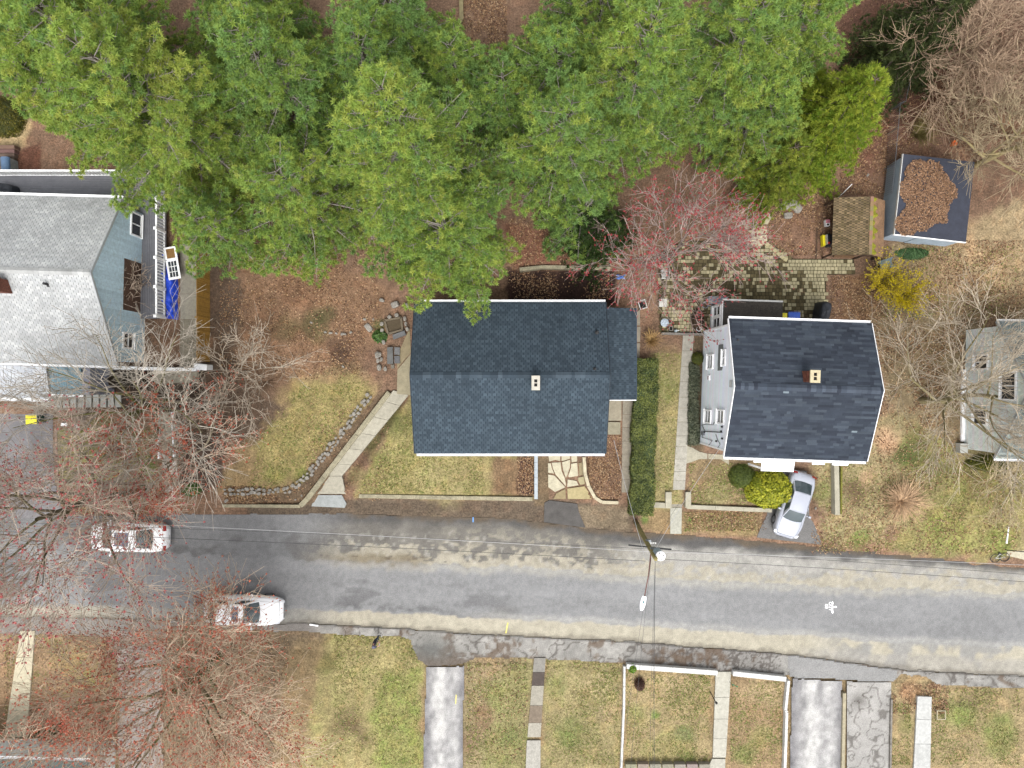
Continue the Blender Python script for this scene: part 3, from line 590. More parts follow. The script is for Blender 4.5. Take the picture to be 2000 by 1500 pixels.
painted_sheet('south_cracked_driveway', 'cracked grey driveway strip beside the timber kerb', [(1654, 1330), (1742, 1332), (1738, 1800), (1652, 1800)], 0.12, 0.07,
              lambda u, v, x, y: mixc(CN(178, 175, 170) * (0.8 + .4 * fbm(x, y, 1.0, 1))[..., None], CN(96, 90, 84), sstep(.03, .008, np.minimum(np.abs(fbm(x, y, .8, 0, 2) - .5), np.abs(fbm(x, y, .8, 4, 2) - .5))) * .7 + .6 * np.exp(-(((u - 1678) / 14) ** 2 + ((v - 1368) / 13) ** 2))), M['road'], rag=1)
painted_sheet('drive_crossing', 'smooth asphalt crossing in front of the wide driveway', [(1536, 1278), (1755, 1308), (1748, 1334), (1541, 1324)], 0.07, 0.1, lambda u, v, x, y: CN(156, 155, 153) * (0.84 + .32 * fbm(x, y, 1.5, 2))[..., None], M['road'], rag=1)
painted_sheet('corner_driveway', 'grey asphalt driveway under the big red maple', [(215, 1228), (332, 1234), (318, 1300), (322, 1800), (220, 1800), (232, 1330)], 0.10, 0.12, lambda u, v, x, y: CN(164, 154, 148) * (0.8 + .4 * fbm(x, y, 1.1, 2))[..., None], M['road'], rag=4)
q = strip((352, 470), (352, 718), (383, 470), (384, 718), [0, .23, .42, .62, .8, 1])
slab_path('fence_walk', 'concrete slab path between the blue tarp and the golden fence', q, ZL + .04, cols=[C(176, 170, 154)] * 3 + [C(160, 152, 134)] * 2)
slab_path('blue_house_pad', 'concrete pad in front of the blue house by the white wall', [[(300, 724), (385, 724), (385, 746), (300, 750)]], ZL + .3, cols=[C(186, 178, 158)])
q = strip((308, 804), (324, 980), (336, 804), (352, 980), [0, .22, .45, .7, .82, 1])
slab_path('blue_house_walk', 'white edged concrete walk from the blue house down to the street', q, ZL + .04, zs=[ZL + .1, ZL + .08, ZL + .06, .3, .12], cols=[C(186, 178, 158), C(190, 180, 160), C(206, 196, 184), C(176, 166, 150), C(216, 206, 198)])
slab_path('right_edge_patio', 'pale concrete drive at the right edge of the frame', [[(1975, 950), (2150, 940), (2150, 1040), (1972, 1030)], [(1971, 1032), (2150, 1042), (2150, 1130), (1966, 1085)]], 0.32, zs=[.40, .22], cols=[C(186, 176, 156), C(206, 198, 174)])

# stone slab steps left of the grey house
q = [[(756, 678), (767, 677), (768, 711), (756, 711)], [(770, 678), (781, 678), (781, 693), (770, 693)], [(770, 695), (781, 695), (781, 710), (770, 710)], [(766, 654), (790, 645), (793, 654), (768, 663)], [(763, 712), (770, 712), (770, 720), (764, 720)]]
slab_path('stone_steps', 'dark bluestone slab steps left of the grey house', q, ZL + .12, cols=[C(116, 116, 114), C(122, 122, 122), C(114, 114, 116), C(120, 120, 120), C(138, 132, 120)], zs=[.72, .62, .62, .70, .58])

# patio of small pavers behind the white house
def pavers():
    e = struct('paver_patio', 'mossy patio of small tan concrete pavers behind the white house')
    patio = [(1288, 500), (1330, 470), (1400, 470), (1480, 480), (1500, 468), (1530, 492), (1550, 505), (1668, 506), (1670, 536), (1614, 537), (1612, 640), (1410, 640), (1372, 652), (1290, 650), (1285, 560)]
    base = [P(a, b, ZL + .01) for a, b in patio]
    MB().prism([(p.x, p.y) for p in base], ZL - .2, ZL + .014, C(74, 66, 46)).build('sand_bed', M['attr'], e)
    x0, y0 = P(1284, 655, ZL).xy; x1, y1 = P(1672, 466, ZL).xy
    big, rest = [], []
    s = 0.195; y = y0; row = 0
    while y < y1:
        x = x0 + random.random() * .2
        while x < x1:
            w = random.choice([s, s, s, s * 1.5, s * .7])
            u, v = PX(x + w / 2, y + s / 2, ZL)
            if inpoly(np.array([u]), np.array([v]), patio)[0]:
                clean = (np.exp(-(((u - 1345) / 38) ** 2 + ((v - 630) / 30) ** 2)) + np.exp(-(((u - 1600) / 26) ** 2 + ((v - 560) / 70) ** 2)) * .9 + np.exp(-(((v - 518) / 16) ** 2)) * (u > 1540) * 1.0 + .55 * np.exp(-(((u - 1490) / 50) ** 2 + ((v - 500) / 22) ** 2)))
                nz = float(fbm(np.array([x]), np.array([y]), 1.6, 2)[0])
                light = random.random() < 0.36 + 0.7 * clean + (nz - .5) * .15
                c = C(190, 180, 144) if light else C(102, 92, 66)
                k = random.uniform(.8, 1.12) if light else random.uniform(.7, 1.5); c = tuple(q * k for q in c)
                (big if light and len(big) < 300 and clean > .25 else rest).append((x, y, w, c))
            x += w + .032
        y += s + .032; row += 1
    for x, y, w, c in big: MB().box(x, x + w, y, y + s, ZL - .03, ZL + .045 + random.uniform(0, .008), c).build('paver', M['attr'], e)
    m = MB()
    for x, y, w, c in rest: m.box(x, x + w, y, y + s, ZL - .03, ZL + .04 + random.uniform(0, .008), c)
    m.build('paver_field', M['attr'], e, kind='stuff')
    q = [(1492, 478), (1500, 484), (1507, 490), (1514, 496), (1521, 502), (1528, 508), (1535, 512)]
    for (a, b), (c, d) in zip(q[:-1], q[1:]):
        p0, p1 = P(a, b, ZL), P(c, d, ZL); n = Vector((-(p1 - p0).y, (p1 - p0).x, 0)).normalized() * .22; g = (p1 - p0) * .06
        MB().prism([((p0 + g).xy[0], (p0 + g).xy[1]), ((p1 - g).x, (p1 - g).y), ((p1 - g + n).x, (p1 - g + n).y), ((p0 + g + n).x, (p0 + g + n).y)], ZL - .05, ZL + .12, C(198, 186, 146)).build('edging_block', M['attr'], e)
pavers()
slab_path('flagstone_landing', 'pale irregular flagstones at the top of the paver patio', [[(1458, 468), (1470, 462), (1498, 458), (1499, 470), (1490, 480), (1470, 480)], [(1462, 452), (1480, 442), (1498, 440), (1499, 456), (1478, 460)], [(1474, 422), (1500, 412), (1508, 424), (1500, 438), (1482, 438), (1472, 432)], [(1450, 430), (1466, 424), (1470, 440), (1456, 448)]], ZL + .1, cols=[C(206, 194, 164), C(192, 178, 150), C(200, 188, 160), C(180, 166, 142)], jitter=.1)

# ================================================================== WALLS, KERBS AND STONES
def wall_line(name, label, cat, pts, w, z0, z1, material, seg=1.6, part='wall_section', px=True, zb=-0.3, cap=None, jit=0.012):
    """a low wall along pixel points (at its top height z1), built of butted sections"""
    e = thing(name, label, cat, (0, 0, 0))
    for a, b in zip(pts[:-1], pts[1:]):
        p0, p1 = (P(*a, z1), P(*b, z1)) if px else (Vector(a), Vector(b))
        L = (p1 - p0).length; n = max(1, round(L / seg)); d = (p1 - p0) / n; t = d.normalized(); nn = Vector((-t.y, t.x, 0)) * w / 2
        for i in range(n):
            q0 = p0 + d * i + t * .004; q1 = p0 + d * (i + 1) - t * .004
            top = z1 + random.uniform(-jit, jit)
            o = MB().prism([((q0 - nn).x, (q0 - nn).y), ((q1 - nn).x, (q1 - nn).y), ((q1 + nn).x, (q1 + nn).y), ((q0 + nn).x, (q0 + nn).y)], zb, top).build(part, material, e)
            bevel(o, .012, 2)
    return e
wall_line('retaining_wall', 'low weathered concrete wall along the front lawn of the grey house', 'wall', [(701, 969), (860, 972), (1040, 975)], .24, 0, .52, M['stone_wall'])
wall_line('retaining_wall', 'pale blue grey block wall between the front lawn and the cracked driveway', 'wall', [(1047, 889), (1047, 975)], .22, 0, .62, mat('pale_block', C(188, 196, 202), nscale=3, namt=.1, fine=20, famt=.1), seg=.45, part='block')
wall_line('retaining_wall', 'thick old concrete wall along the left of the diagonal walk', 'wall', [(760, 766), (600, 974), (586, 988)], .30, 0, .62, M['stone_wall'], seg=1.8)
wall_line('retaining_wall', 'long low concrete kerb wall left of the diagonal walk by the street', 'wall', [(586, 989), (434, 988)], .2, 0, .5, M['stone_wall'])
wall_line('retaining_wall', 'low concrete kerb wall below the lawn of the blue house', 'wall', [(112, 944), (280, 952)], .18, 0, .52, M['stone_wall'])
wall_line('kerb', 'narrow brick coloured kerb between the lawn of the blue house and its driveway', 'kerb', [(108, 836), (112, 944)], .16, 0, .5, mat('brick_kerb', C(168, 140, 120), nscale=8, namt=.25), seg=.3, part='kerb_block')
wall_line('retaining_wall', 'concrete retaining wall behind the grey house under the pines', 'wall', [(1015, 526), (1060, 521), (1192, 524)], .22, 0, 1.06, M['stone_wall'])
wall_line('kerb', 'curved cream concrete kerb right of the cracked driveway', 'kerb', [(1141, 893), (1143, 925), (1150, 950), (1162, 972), (1176, 981), (1208, 982)], .2, 0, .5, mat('cream_kerb', C(210, 198, 168), nscale=3, namt=.2, fine=20, famt=.2), seg=.7, part='kerb_section')
wall_line('retaining_wall', 'low concrete wall in front of the white house lawn ending at the silver car', 'wall', [(1342, 990), (1508, 997)], .26, 0, .55, M['concrete'], seg=2.0)
wall_line('retaining_wall', 'short concrete wall between the hedge and the garden steps', 'wall', [(1272, 986), (1311, 988)], .34, 0, .55, M['concrete'], seg=2)
for u0, u1, l in ((1300, 1312, 'left'), (1339, 1350, 'right')):
    a, b, c, d = P(u0, 961, .65), P(u1, 961, .65), P(u1, 992, .65), P(u0, 992, .65)
    o = MB().prism([(p.x, p.y) for p in (a, b, c, d)], -.2, .65).build('step_pier', M['concrete'], None, label=f'concrete pier on the {l} of the garden steps', category='pier', group='piers of the garden steps'); bevel(o, .02)
wall_line('retaining_wall', 'white painted front wall left of the gap on the south side', 'wall', [(1224, 1302), (1402, 1315)], .3, 0, .4, M['offwhite'], seg=2.4)
wall_line('retaining_wall', 'white painted front wall right of the gap on the south side', 'wall', [(1432, 1316), (1536, 1327)], .3, 0, .4, M['offwhite'], seg=2.4)
wall_line('kerb', 'thin white kerb running down the left edge of the walled lawn', 'kerb', [(1220, 1302), (1219, 1380), (1212, 1540)], .13, 0, .3, M['offwhite'], seg=1.5)
wall_line('kerb', 'white block kerb between the walled lawn and the wide driveway', 'kerb', [(1541, 1330), (1535, 1388), (1537, 1392), (1534, 1490), (1531, 1540)], .17, 0, .36, M['offwhite'], seg=1.2)
wall_line('timber_kerb', 'weathered timber kerb between the two right hand driveways', 'kerb', [(1650, 1354), (1646, 1540)], .2, 0, .28, mat('pale_timber', C(178, 168, 140), nscale=4, namt=.25, fine=20, famt=.2), seg=2.4, part='timber')
wall_line('timber_kerb', 'thin grey timber kerb right of the cracked driveway strip', 'kerb', [(1742, 1366), (1739, 1540)], .12, 0, .26, M['grey_wood'], seg=2.4, part='timber')
wall_line('retaining_wall', 'concrete garden wall behind the silver car with a wooden rail', 'wall', [(1634, 906), (1636, 1006)], .30, 0, .95, M['concrete'], seg=2.2)
wall_line('timber_rail', 'greenish weathered timber beside the concrete garden wall', 'rail', [(1644, 912), (1643, 1004)], .12, 0, .85, M['mossy'], seg=3.2, part='timber')
wall_line('retaining_wall', 'white capped garden wall in front of the blue house', 'wall', [(132, 716), (382, 722)], .2, 0, 1.1, M['white'], seg=2.6)
wall_line('kerb', 'white edging on the left of the blue house walk', 'kerb', [(306, 806), (309, 896)], .1, 0, .75, M['white'], seg=2)
wall_line('kerb', 'white edging on the right of the blue house walk', 'kerb', [(335, 804), (339, 906)], .09, 0, .75, M['white'], seg=2)
wall_line('timber_wall', 'weathered timber retaining wall end between the pines at the top', 'wall', [(900, -40), (901, 38), (893, 48)], .25, 0, 1.35, mat('pale_old_timber', C(150, 138, 100), nscale=4, namt=.25), seg=1.2, part='timber')
wall_line('garden_edge', 'dark timber edging closing the paver patio by the garden walk', 'edging', [(1292, 651), (1375, 653)], .14, 0, .75, M['grey_wood'], seg=2.2, part='timber')
wall_line('kerb', 'thin white edging at the right edge driveway', 'kerb', [(1972, 1015), (1967, 1062)], .07, 0, .42, M['white'], seg=2)
# white block on the corner of the wall
bevel(MB().prism([(p.x, p.y) for p in (P(378, 709, 1.3), P(404, 712, 1.3), P(404, 724, 1.3), P(378, 721, 1.3))], 0, 1.3).build('wall_pier', M['white'], None, label='white block pier at the corner of the golden fence', category='pier'), .03)

def rock_mesh(seed, sx, sy, sz):
    r = np.random.default_rng(seed); bm = bmesh.new(); bmesh.ops.create_icosphere(bm, subdivisions=2, radius=1.0)
    f = r.normal(size=(5, 3)); ph = r.random(5) * 6
    for v in bm.verts:
        d = v.co.copy(); k = 1 + .13 * sum(math.sin(1.7 * float(np.dot(f[i], d)) + ph[i]) for i in range(5)) * .6
        q = Vector((max(-.78, min(.78, d.x * k)) , max(-.78, min(.78, d.y * k)), max(-.6, min(.62, d.z * k))))
        v.co = Vector((q.x * sx, q.y * sy, q.z * sz))
    me = bpy.data.meshes.new('stone'); bm.to_mesh(me); bm.free()
    me.materials.append(mat('field_stone', C(164, 158, 148), nscale=4, namt=.3, fine=18, famt=.25, bump=.6)); return me
ROCKS = [rock_mesh(s, .24, .17, .16) for s in range(8)]
def stone_row(label, pts, sp, scale, rows=1, z=ZL + .12):
    e = thing('stone_wall', label, 'wall'); k = 0
    for a, b in zip(pts[:-1], pts[1:]):
        p0, p1 = P(*a, z), P(*b, z); n = max(1, int((p1 - p0).length / sp)); t = (p1 - p0).normalized(); nn = Vector((-t.y, t.x, 0))
        for i in range(n):
            for r in range(rows):
                o = link('stone', ROCKS[(k * 3 + r) % 8], e); p = p0 + (p1 - p0) * ((i + random.uniform(.2, .8)) / n) + nn * ((r - (rows - 1) / 2) * .22 + random.uniform(-.06, .06))
                o.location = (p.x, p.y, z + random.uniform(-.06, .05)); s = scale * random.uniform(.7, 1.25); o.scale = (s, s * random.uniform(.8, 1.2), s * .9)
                o.rotation_euler = (random.uniform(-.3, .3), random.uniform(-.3, .3), math.atan2(t.y, t.x) + random.uniform(-.5, .5)); k += 1
    return e
stone_row('curved dry stone wall of small grey stones left of the diagonal walk', [(722, 772), (700, 800), (672, 840), (655, 862), (630, 895), (600, 930), (578, 948), (560, 958), (530, 960), (478, 960), (436, 962)], .26, .62, 2)
stone_row('row of pale field stones across the bed left of the grey house', [(628, 646), (660, 652), (690, 650)], .3, .5, 1)
stone_row('stacked grey stones beside the stone slab steps', [(738, 684), (742, 712), (752, 726)], .34, .95, 2, ZL + .25)
stone_row('stone edging around the square planter left of the grey house', [(752, 622), (770, 616), (788, 618), (793, 640), (796, 650)], .34, .8, 1, ZL + .25)
stone_row('stones lining the left of the stone steps', [(745, 622), (748, 650), (750, 676)], .4, .6, 1, ZL + .2)
stone_row('pale rock outcrop stones under the yellow green cedar', [(1528, 402), (1545, 398), (1566, 406), (1552, 418), (1534, 424)], .42, 1.5, 1, ZL + .1)
stone_row('loose mossy stones under the pine beside the stone steps', [(742, 582), (760, 596), (790, 590), (806, 606)], .5, 1.2, 1, ZL + .15)
LOOSE = [(720, 640, 1.4, 'flat pale boulder on the red needle bed'), (712, 624, .6, 'white stone above the pale boulder'), (608, 630, .45, 'small white stone on the brown bed'), (670, 716, .5, 'single stone on the dark soil left of the steps'),
         (729, 624, .35, 'little white stone right of the pale boulder'), (442, 978, .7, 'white stone by the kerb wall under red twigs'), (589, 968, .4, 'small pale stone by the diagonal wall'), (577, 976, .35, 'tiny pale stone near the street kerb wall'),
         (1593, 993, .4, 'pale stone beside the silver car'), (1583, 974, .35, 'tan stone right of the silver car roof'), (1695, 342, .5, 'grey stone on the leaf litter behind the small shelter'), (1807, 223, .4, 'white stone in the brush at the upper right')]
for u, v, s, l in LOOSE:
    o = link('stone', random.choice(ROCKS), None, label=l, category='stone', group='loose stones'); o.location = PG(u, v, .03); o.scale = (s, s * .9, s * .8); o.rotation_euler = (0, 0, random.uniform(0, 6))
# planter box: square of dark soil
e = thing('planter', 'square sunken planter of dark soil edged with stone', 'planter'); a = [P(*p, ZL + .2) for p in ((751, 626), (783, 620), (786, 644), (758, 652))]
MB().prism([(p.x, p.y) for p in a], 0, ZL + .12, C(96, 84, 66)).build('soil', M['attr'], e)
for p, q in zip(a, a[1:] + a[:1]):
    n = (q - p).normalized(); m = Vector((-n.y, n.x, 0)) * .06
    MB().prism([((p - m).x, (p - m).y), ((q - m).x, (q - m).y), ((q + m).x, (q + m).y), ((p + m).x, (p + m).y)], 0, ZL + .22, C(128, 116, 98)).build('edge_board', M['attr'], e)

# ================================================================== BUILDINGS
def shingles(m, A, B, Cc, D, course, tab, cols, gap=.012, var=.12, lift=.014, rnd=False, seed=1, lam=0.0, stain=.22):
    """real shingle tabs on the slope A(eave start) B(eave end) C(ridge end) D(ridge start)"""
    r = random.Random(seed); A, B, Cc, D = map(Vector, (A, B, Cc, D)); n = (B - A).cross(D - A).normalized()
    Ls = (D - A).length; nc = int(Ls / course); wid = (B - A).length; cw = 48
    sx = np.linspace(0, wid, cw); sg = np.stack([1 - stain * 1.6 * np.clip(fbm(sx + seed * 7.7, np.full(cw, i * course * .55 + seed * 3.1), 1.7, seed % 5) - .45, -.3, 1) for i in range(nc + 1)])
    for i in range(nc):
        t0 = i / nc; t1 = min(1.0, (i + 1.12) / nc); L0 = A.lerp(D, t0); R0 = B.lerp(Cc, t0); L1 = A.lerp(D, t1); R1 = B.lerp(Cc, t1)
        x = -r.random() * tab if rnd else (-(tab / 2) * (i % 2))
        rowk = 1 + r.uniform(-.5, .5) * var
        while x < wid:
            w = tab * r.choice([.5, .8, 1, 1.4, 2.0]) if rnd else tab
            a = max(0, x + gap / 2) / wid; b = min(wid, x + w - gap / 2) / wid
            if b > a + .002:
                c = cols[r.randrange(len(cols))]; k = rowk * (1 + r.uniform(-var, var)) * float(sg[i, int((a + b) / 2 * (cw - 1))]); c = tuple(q * k for q in c)
                hi = lift * (1 + (r.random() < lam) * .8)
                p0, p1, p2, p3 = L0.lerp(R0, a), L0.lerp(R0, b), L1.lerp(R1, b), L1.lerp(R1, a)
                m.add([p0 + n * .002, p1 + n * .002, p0 + n * hi, p1 + n * hi, p2 + n * .004, p3 + n * .004], [[0, 1, 3, 2], [2, 3, 4, 5], [0, 2, 5], [1, 4, 3]], c)
            x += w
def gable_roof(e, x0, x1, y0, y1, ze, zr, yr, shcols, course, tab, name='roof', over=0.0, sheath=C(70, 74, 80), caps=None, rnd=False, var=.12, seed=1, trim=None, lam=0.0, gap=.012):
    """gable roof, ridge along x; returns the roof part (solid deck) with shingles and ridge caps under it"""
    t = .12
    m = MB(); S = [(x0, y0, ze), (x1, y0, ze), (x1, yr, zr), (x0, yr, zr)]; N = [(x1, y1, ze), (x0, y1, ze), (x0, yr, zr), (x1, yr, zr)]
    m.slab(*S, t, sheath); m.slab(*N, t, sheath)
    roof = m.build(name, M['attr'], e)
    for k, q in enumerate((S, N)):
        s = MB(); shingles(s, *q, course, tab, shcols, var=var, rnd=rnd, seed=seed + k, lam=lam, gap=gap)
        s.build('shingle_field', M['shingle'], roof, kind='stuff')
    if caps:
        r = random.Random(seed); x = x0
        while x < x1 - .02:
            w = min(r.choice(caps[1]), x1 - x); c = caps[0][r.randrange(len(caps[0]))]; k = r.uniform(.85, 1.15); c = tuple(q * k for q in c); h = .18
            sl = (zr - ze) / (yr - y0); m = MB()
            zt = zr + .03 + r.uniform(0, .012)
            m.add([(x, yr - h, zt - h * sl), (x + w - .006, yr - h, zt - h * sl), (x + w - .006, yr, zt), (x, yr, zt), (x + w - .006, yr + h, zt - h * sl), (x, yr + h, zt - h * sl)], [[0, 1, 2, 3], [3, 2, 4, 5]], c)
            m.build('ridge_cap', M['shingle'], roof); x += w
    if trim:
        for xe, s in ((x0, -1), (x1, 1)):
            for (ya, yb) in ((y0, yr), (y1, yr)):
                a, b = Vector((xe + s * .012, ya, ze)), Vector((xe + s * .012, yb, zr)); d = Vector((s * .03, 0, 0)); up = Vector((0, 0, .03)); dn = Vector((0, 0, -.17))
                MB().add([a + dn, a + up, b + up, b + dn, a + dn + d, a + up + d, b + up + d, b + dn + d], [[0, 1, 2, 3], [7, 6, 5, 4], [1, 5, 6, 2], [0, 3, 7, 4], [0, 4, 5, 1], [3, 2, 6, 7]]).build('rake_board', trim, e)
    return roof
def gutter(e, p0, p1, out, material, w=.13, h=.11):
    p0, p1, out = Vector(p0), Vector(p1), Vector(out).normalized() * w; m = MB(); d = Vector((0, 0, h)); t = out.normalized() * .012; i = Vector((0, 0, .012))
    A = [p0, p0 + out]; 
    for a, b in ((p0, p1),):
        m.add([a - d, b - d, b - d + out, a - d + out, a - d + i, b - d + i, b - d + out + i, a - d + out + i], [[0, 3, 2, 1], [4, 5, 6, 7], [0, 1, 5, 4], [2, 3, 7, 6], [1, 2, 6, 5], [3, 0, 4, 7]])
        for o in (Vector((0, 0, 0)), out - t):
            m.add([a - d + o, b - d + o, b + o, a + o, a - d + o + t, b - d + o + t, b + o + t, a + o + t], [[0, 1, 2, 3], [7, 6, 5, 4], [3, 2, 6, 7], [0, 4, 5, 1], [1, 5, 6, 2], [0, 3, 7, 4]])
    return m.build('gutter', material, e)
def window(e, origin, ux, up, w, h, n, sash='v', frame=None, label=None, part='window', fw=.09):
    """double sash window on a wall: origin = lower left corner on the wall plane, n outward"""
    o, ux, up, n = Vector(origin), Vector(ux).normalized(), Vector(up).normalized(), Vector(n).normalized()
    def bar(a, b, c, d, t0, t1):
        v = [o + ux * x + up * y + n * t for t in (t0, t1) for x, y in ((a, c), (b, c), (b, d), (a, d))]
        return v, [[3, 2, 1, 0], [4, 5, 6, 7], [0, 1, 5, 4], [1, 2, 6, 5], [2, 3, 7, 6], [3, 0, 4, 7]]
    m = MB()
    for q in ((-fw, w + fw, -fw, 0), (-fw, w + fw, h, h + fw), (-fw, 0, 0, h), (w, w + fw, 0, h)): m.add(*bar(*q, .0, .09))
    if sash == 'h': m.add(*bar(0, w, h / 2 - .03, h / 2 + .03, .02, .07))
    elif sash == 'v': m.add(*bar(w / 2 - .03, w / 2 + .03, 0, h, .02, .07))
    f = m.build(part, frame or M['white'], e)
    if label: f['label'] = label
    if sash == 'h': ps = [(0, w, 0, h / 2 - .03), (0, w, h / 2 + .03, h)]
    elif sash == 'v': ps = [(0, w / 2 - .03, 0, h), (w / 2 + .03, w, 0, h)]
    else: ps = [(0, w, 0, h)]
    for q in ps: MB().add(*bar(*q, .022, .034)).build('pane', M['glass'], f)
    MB().add(*bar(-fw - .03, w + fw + .03, -fw - .05, -fw, .0, .14)).build('sill', frame or M['white'], f)
    return f
def walls(e, x0, x1, y0, y1, zb, ze, zr, yr, material, name='wall'):
    """four closed walls with gables (ridge along x), each its own part"""
    t = .16
    for xa, xb in ((x0, x0 + t), (x1 - t, x1)):
        poly = [(y0, zb), (y1, zb), (y1, ze), (yr, zr), (y0, ze)]
        vs = [(xa, y, z) for y, z in poly] + [(xb, y, z) for y, z in poly]
        MB().add(vs, [[0, 1, 2, 3, 4][::-1], [5, 6, 7, 8, 9]] + [[i, (i + 1) % 5, 5 + (i + 1) % 5, 5 + i] for i in range(5)]).build(name, material, e)
    for ya, yb in ((y0 + .002, y0 + t), (y1 - t, y1 - .002)):
        MB().box(x0 + t + .002, x1 - t - .002, ya, yb, zb, ze).build(name, material, e)
def flue_cap(e, x, y, z0, z1, w, d, body, capm, brick=False, inset=.04):
    ch = thing_part = MB().box(x - w / 2 + inset, x + w / 2 - inset, y - d / 2 + inset, y + d / 2 - inset, z0, z1 - .1).build('chimney', body, e)
    m = MB(); f = .17; g = .05                                  # cap ring around two flues
    ys = [y - d / 2, y - .5 * g - f, y - .5 * g, y + .5 * g, y + .5 * g + f, y + d / 2]
    m.box(x - w / 2, x + w / 2, ys[0], ys[1], z1 - .1, z1); m.box(x - w / 2, x + w / 2, ys[2], ys[3], z1 - .1, z1); m.box(x - w / 2, x + w / 2, ys[4], ys[5], z1 - .1, z1)
    for a, b in ((ys[1], ys[2]), (ys[3], ys[4])):
        m.box(x - w / 2, x - f / 2, a, b, z1 - .1, z1); m.box(x + f / 2, x + w / 2, a, b, z1 - .1, z1)
    m.build('chimney_cap', capm, ch)
    for a, b in ((ys[1], ys[2]), (ys[3], ys[4])):
        MB().box(x - f / 2, x + f / 2, a, b, z1 - .1, z1 - .085).build('flue', M['dark'], ch)
    if brick:
        bw, bh = .2, .07; z = z0 + .02; row = 0; n = 0
        while z + bh < z1 - .1:
            yy = y - d / 2 + inset - (bw / 2 if row % 2 else 0)
            while yy < y + d / 2 - inset:
                a, b = max(yy, y - d / 2 + inset), min(yy + bw - .012, y + d / 2 - inset)
                if b - a > .03:
                    k = random.uniform(.7, 1.25); MB().box(x - w / 2 + inset - .015, x - w / 2 + inset, a, b, z, z + bh - .012, tuple(q * k for q in C(134, 84, 68))).build('brick', M['attr'], ch)
                yy += bw
            z += bh; row += 1
    return ch
def vent_pipe(e, x, y, z, h=.35, r=.055, part='vent_pipe'):
    return MB().lathe([(r * 2.2, -.04), (r * 2.0, .01), (r, .04), (r, h), (r * .7, h + .002)], (x, y, z), 10).build(part, M['black_rubber'], e)

# ------------------------------------------------------------------ grey-roofed house in the middle
def grey_house():
    e = thing('grey_roof_house', 'long low house with a slate blue shingle roof in the middle of the photo', 'house')
    ze, zr = 3.6, 5.45; k = (HC - ze) / F
    x0, x1, y1, y0 = -190 * k, 183 * k, 160 * k, -136 * k; yr = .50
    cols = [C(66, 78, 88), C(70, 83, 93), C(61, 73, 83), C(74, 87, 97)]
    gable_roof(e, x0, x1, y0, y1, ze, zr, yr, cols, .155, .26, caps=([C(68, 80, 90), C(78, 90, 100), C(60, 72, 82)], [.18, .25, .3, .45]), trim=mat('slate_trim', C(52, 62, 72)), var=.08, seed=3, gap=.045, sheath=C(44, 56, 66))
    walls(e, x0 + .3, x1 - .3, y0 + .35, y1 - .35, 0.0, ze + .08, zr - .16, yr, M['siding_grey'])
    gutter(e, (x0 + .1, y0 - .01, ze - .03), (x1 - .05, y0 - .01, ze - .03), (0, -1, 0), M['white'])
    gutter(e, (x0 + .35, y1 + .01, ze - .03), (x1, y1 + .01, ze - .03), (0, 1, 0), M['white'])
    flue_cap(e, 1.30, .06, 4.9, 6.15, .46, .80, M['concrete'], mat('cream_chimney_cap', C(206, 200, 186), nscale=6, namt=.15))
    vent_pipe(e, 4.85, 2.95, 4.50); vent_pipe(e, 4.62, .82, 5.30); 
    # low wing with a lean-to roof on the right
    za, zb = 2.75, 2.35; ka = (HC - 2.6) / F; X0, X1, Y1, Y0 = x1 - .28, 242.5 * (HC - zb) / F, 149 * ka, -31 * ka
    a = MB().slab((X1, Y0, zb), (X1, Y1, zb), (X0, Y1, za), (X0, Y0, za), .1, C(50, 62, 72)).build('wing_roof', M['attr'], e)
    s = MB(); shingles(s, (X1, Y0, zb), (X1, Y1, zb), (X0, Y1, za), (X0, Y0, za), .15, .26, cols, gap=.04, var=.12, seed=9); s.build('shingle_field', M['shingle'], a, kind='stuff')
    MB().box(x1 - .29, X1 - .2, Y0 + .2, Y1 - .2, .1, zb - .08).build('wing_wall', M['siding_grey'], e)
    MB().box(X1 + .005, X1 + .05, Y0, Y1, zb - .18, zb - .01).build('fascia', mat('navy_fascia', C(60, 74, 92)), e)
    MB().box(X0 + .3, X1, Y0 - .05, Y0 - .005, zb - .1, zb + .06).build('wing_gutter', M['white'], e)
    # windows and garage door (mostly hidden under the eaves)
    for xx in (-4.2, -1.9): window(e, (xx, y0 + .35, 1.4), (1, 0, 0), (0, 0, 1), 1.3, 1.2, (0, -1, 0))
    for xx in (-4.0, -1.0, 2.0): window(e, (xx + 1, y1 - .35, 1.5), (-1, 0, 0), (0, 0, 1), 1.0, 1.1, (0, 1, 0))
    window(e, (x0 + .3, 2.2, 1.5), (0, -1, 0), (0, 0, 1), 1.0, 1.1, (-1, 0, 0)); window(e, (x0 + .3, -1.2, 1.5), (0, -1, 0), (0, 0, 1), 1.0, 1.1, (-1, 0, 0))
    g = MB().box(2.1, 4.6, y0 + .29, y0 + .345, .05, 2.2).build('garage_door', M['white'], e)
    for i in range(4): MB().box(2.14, 4.56, y0 + .268, y0 + .288, .1 + .52 * i, .57 + .52 * i).build('door_panel', M['white'], g)
grey_house()

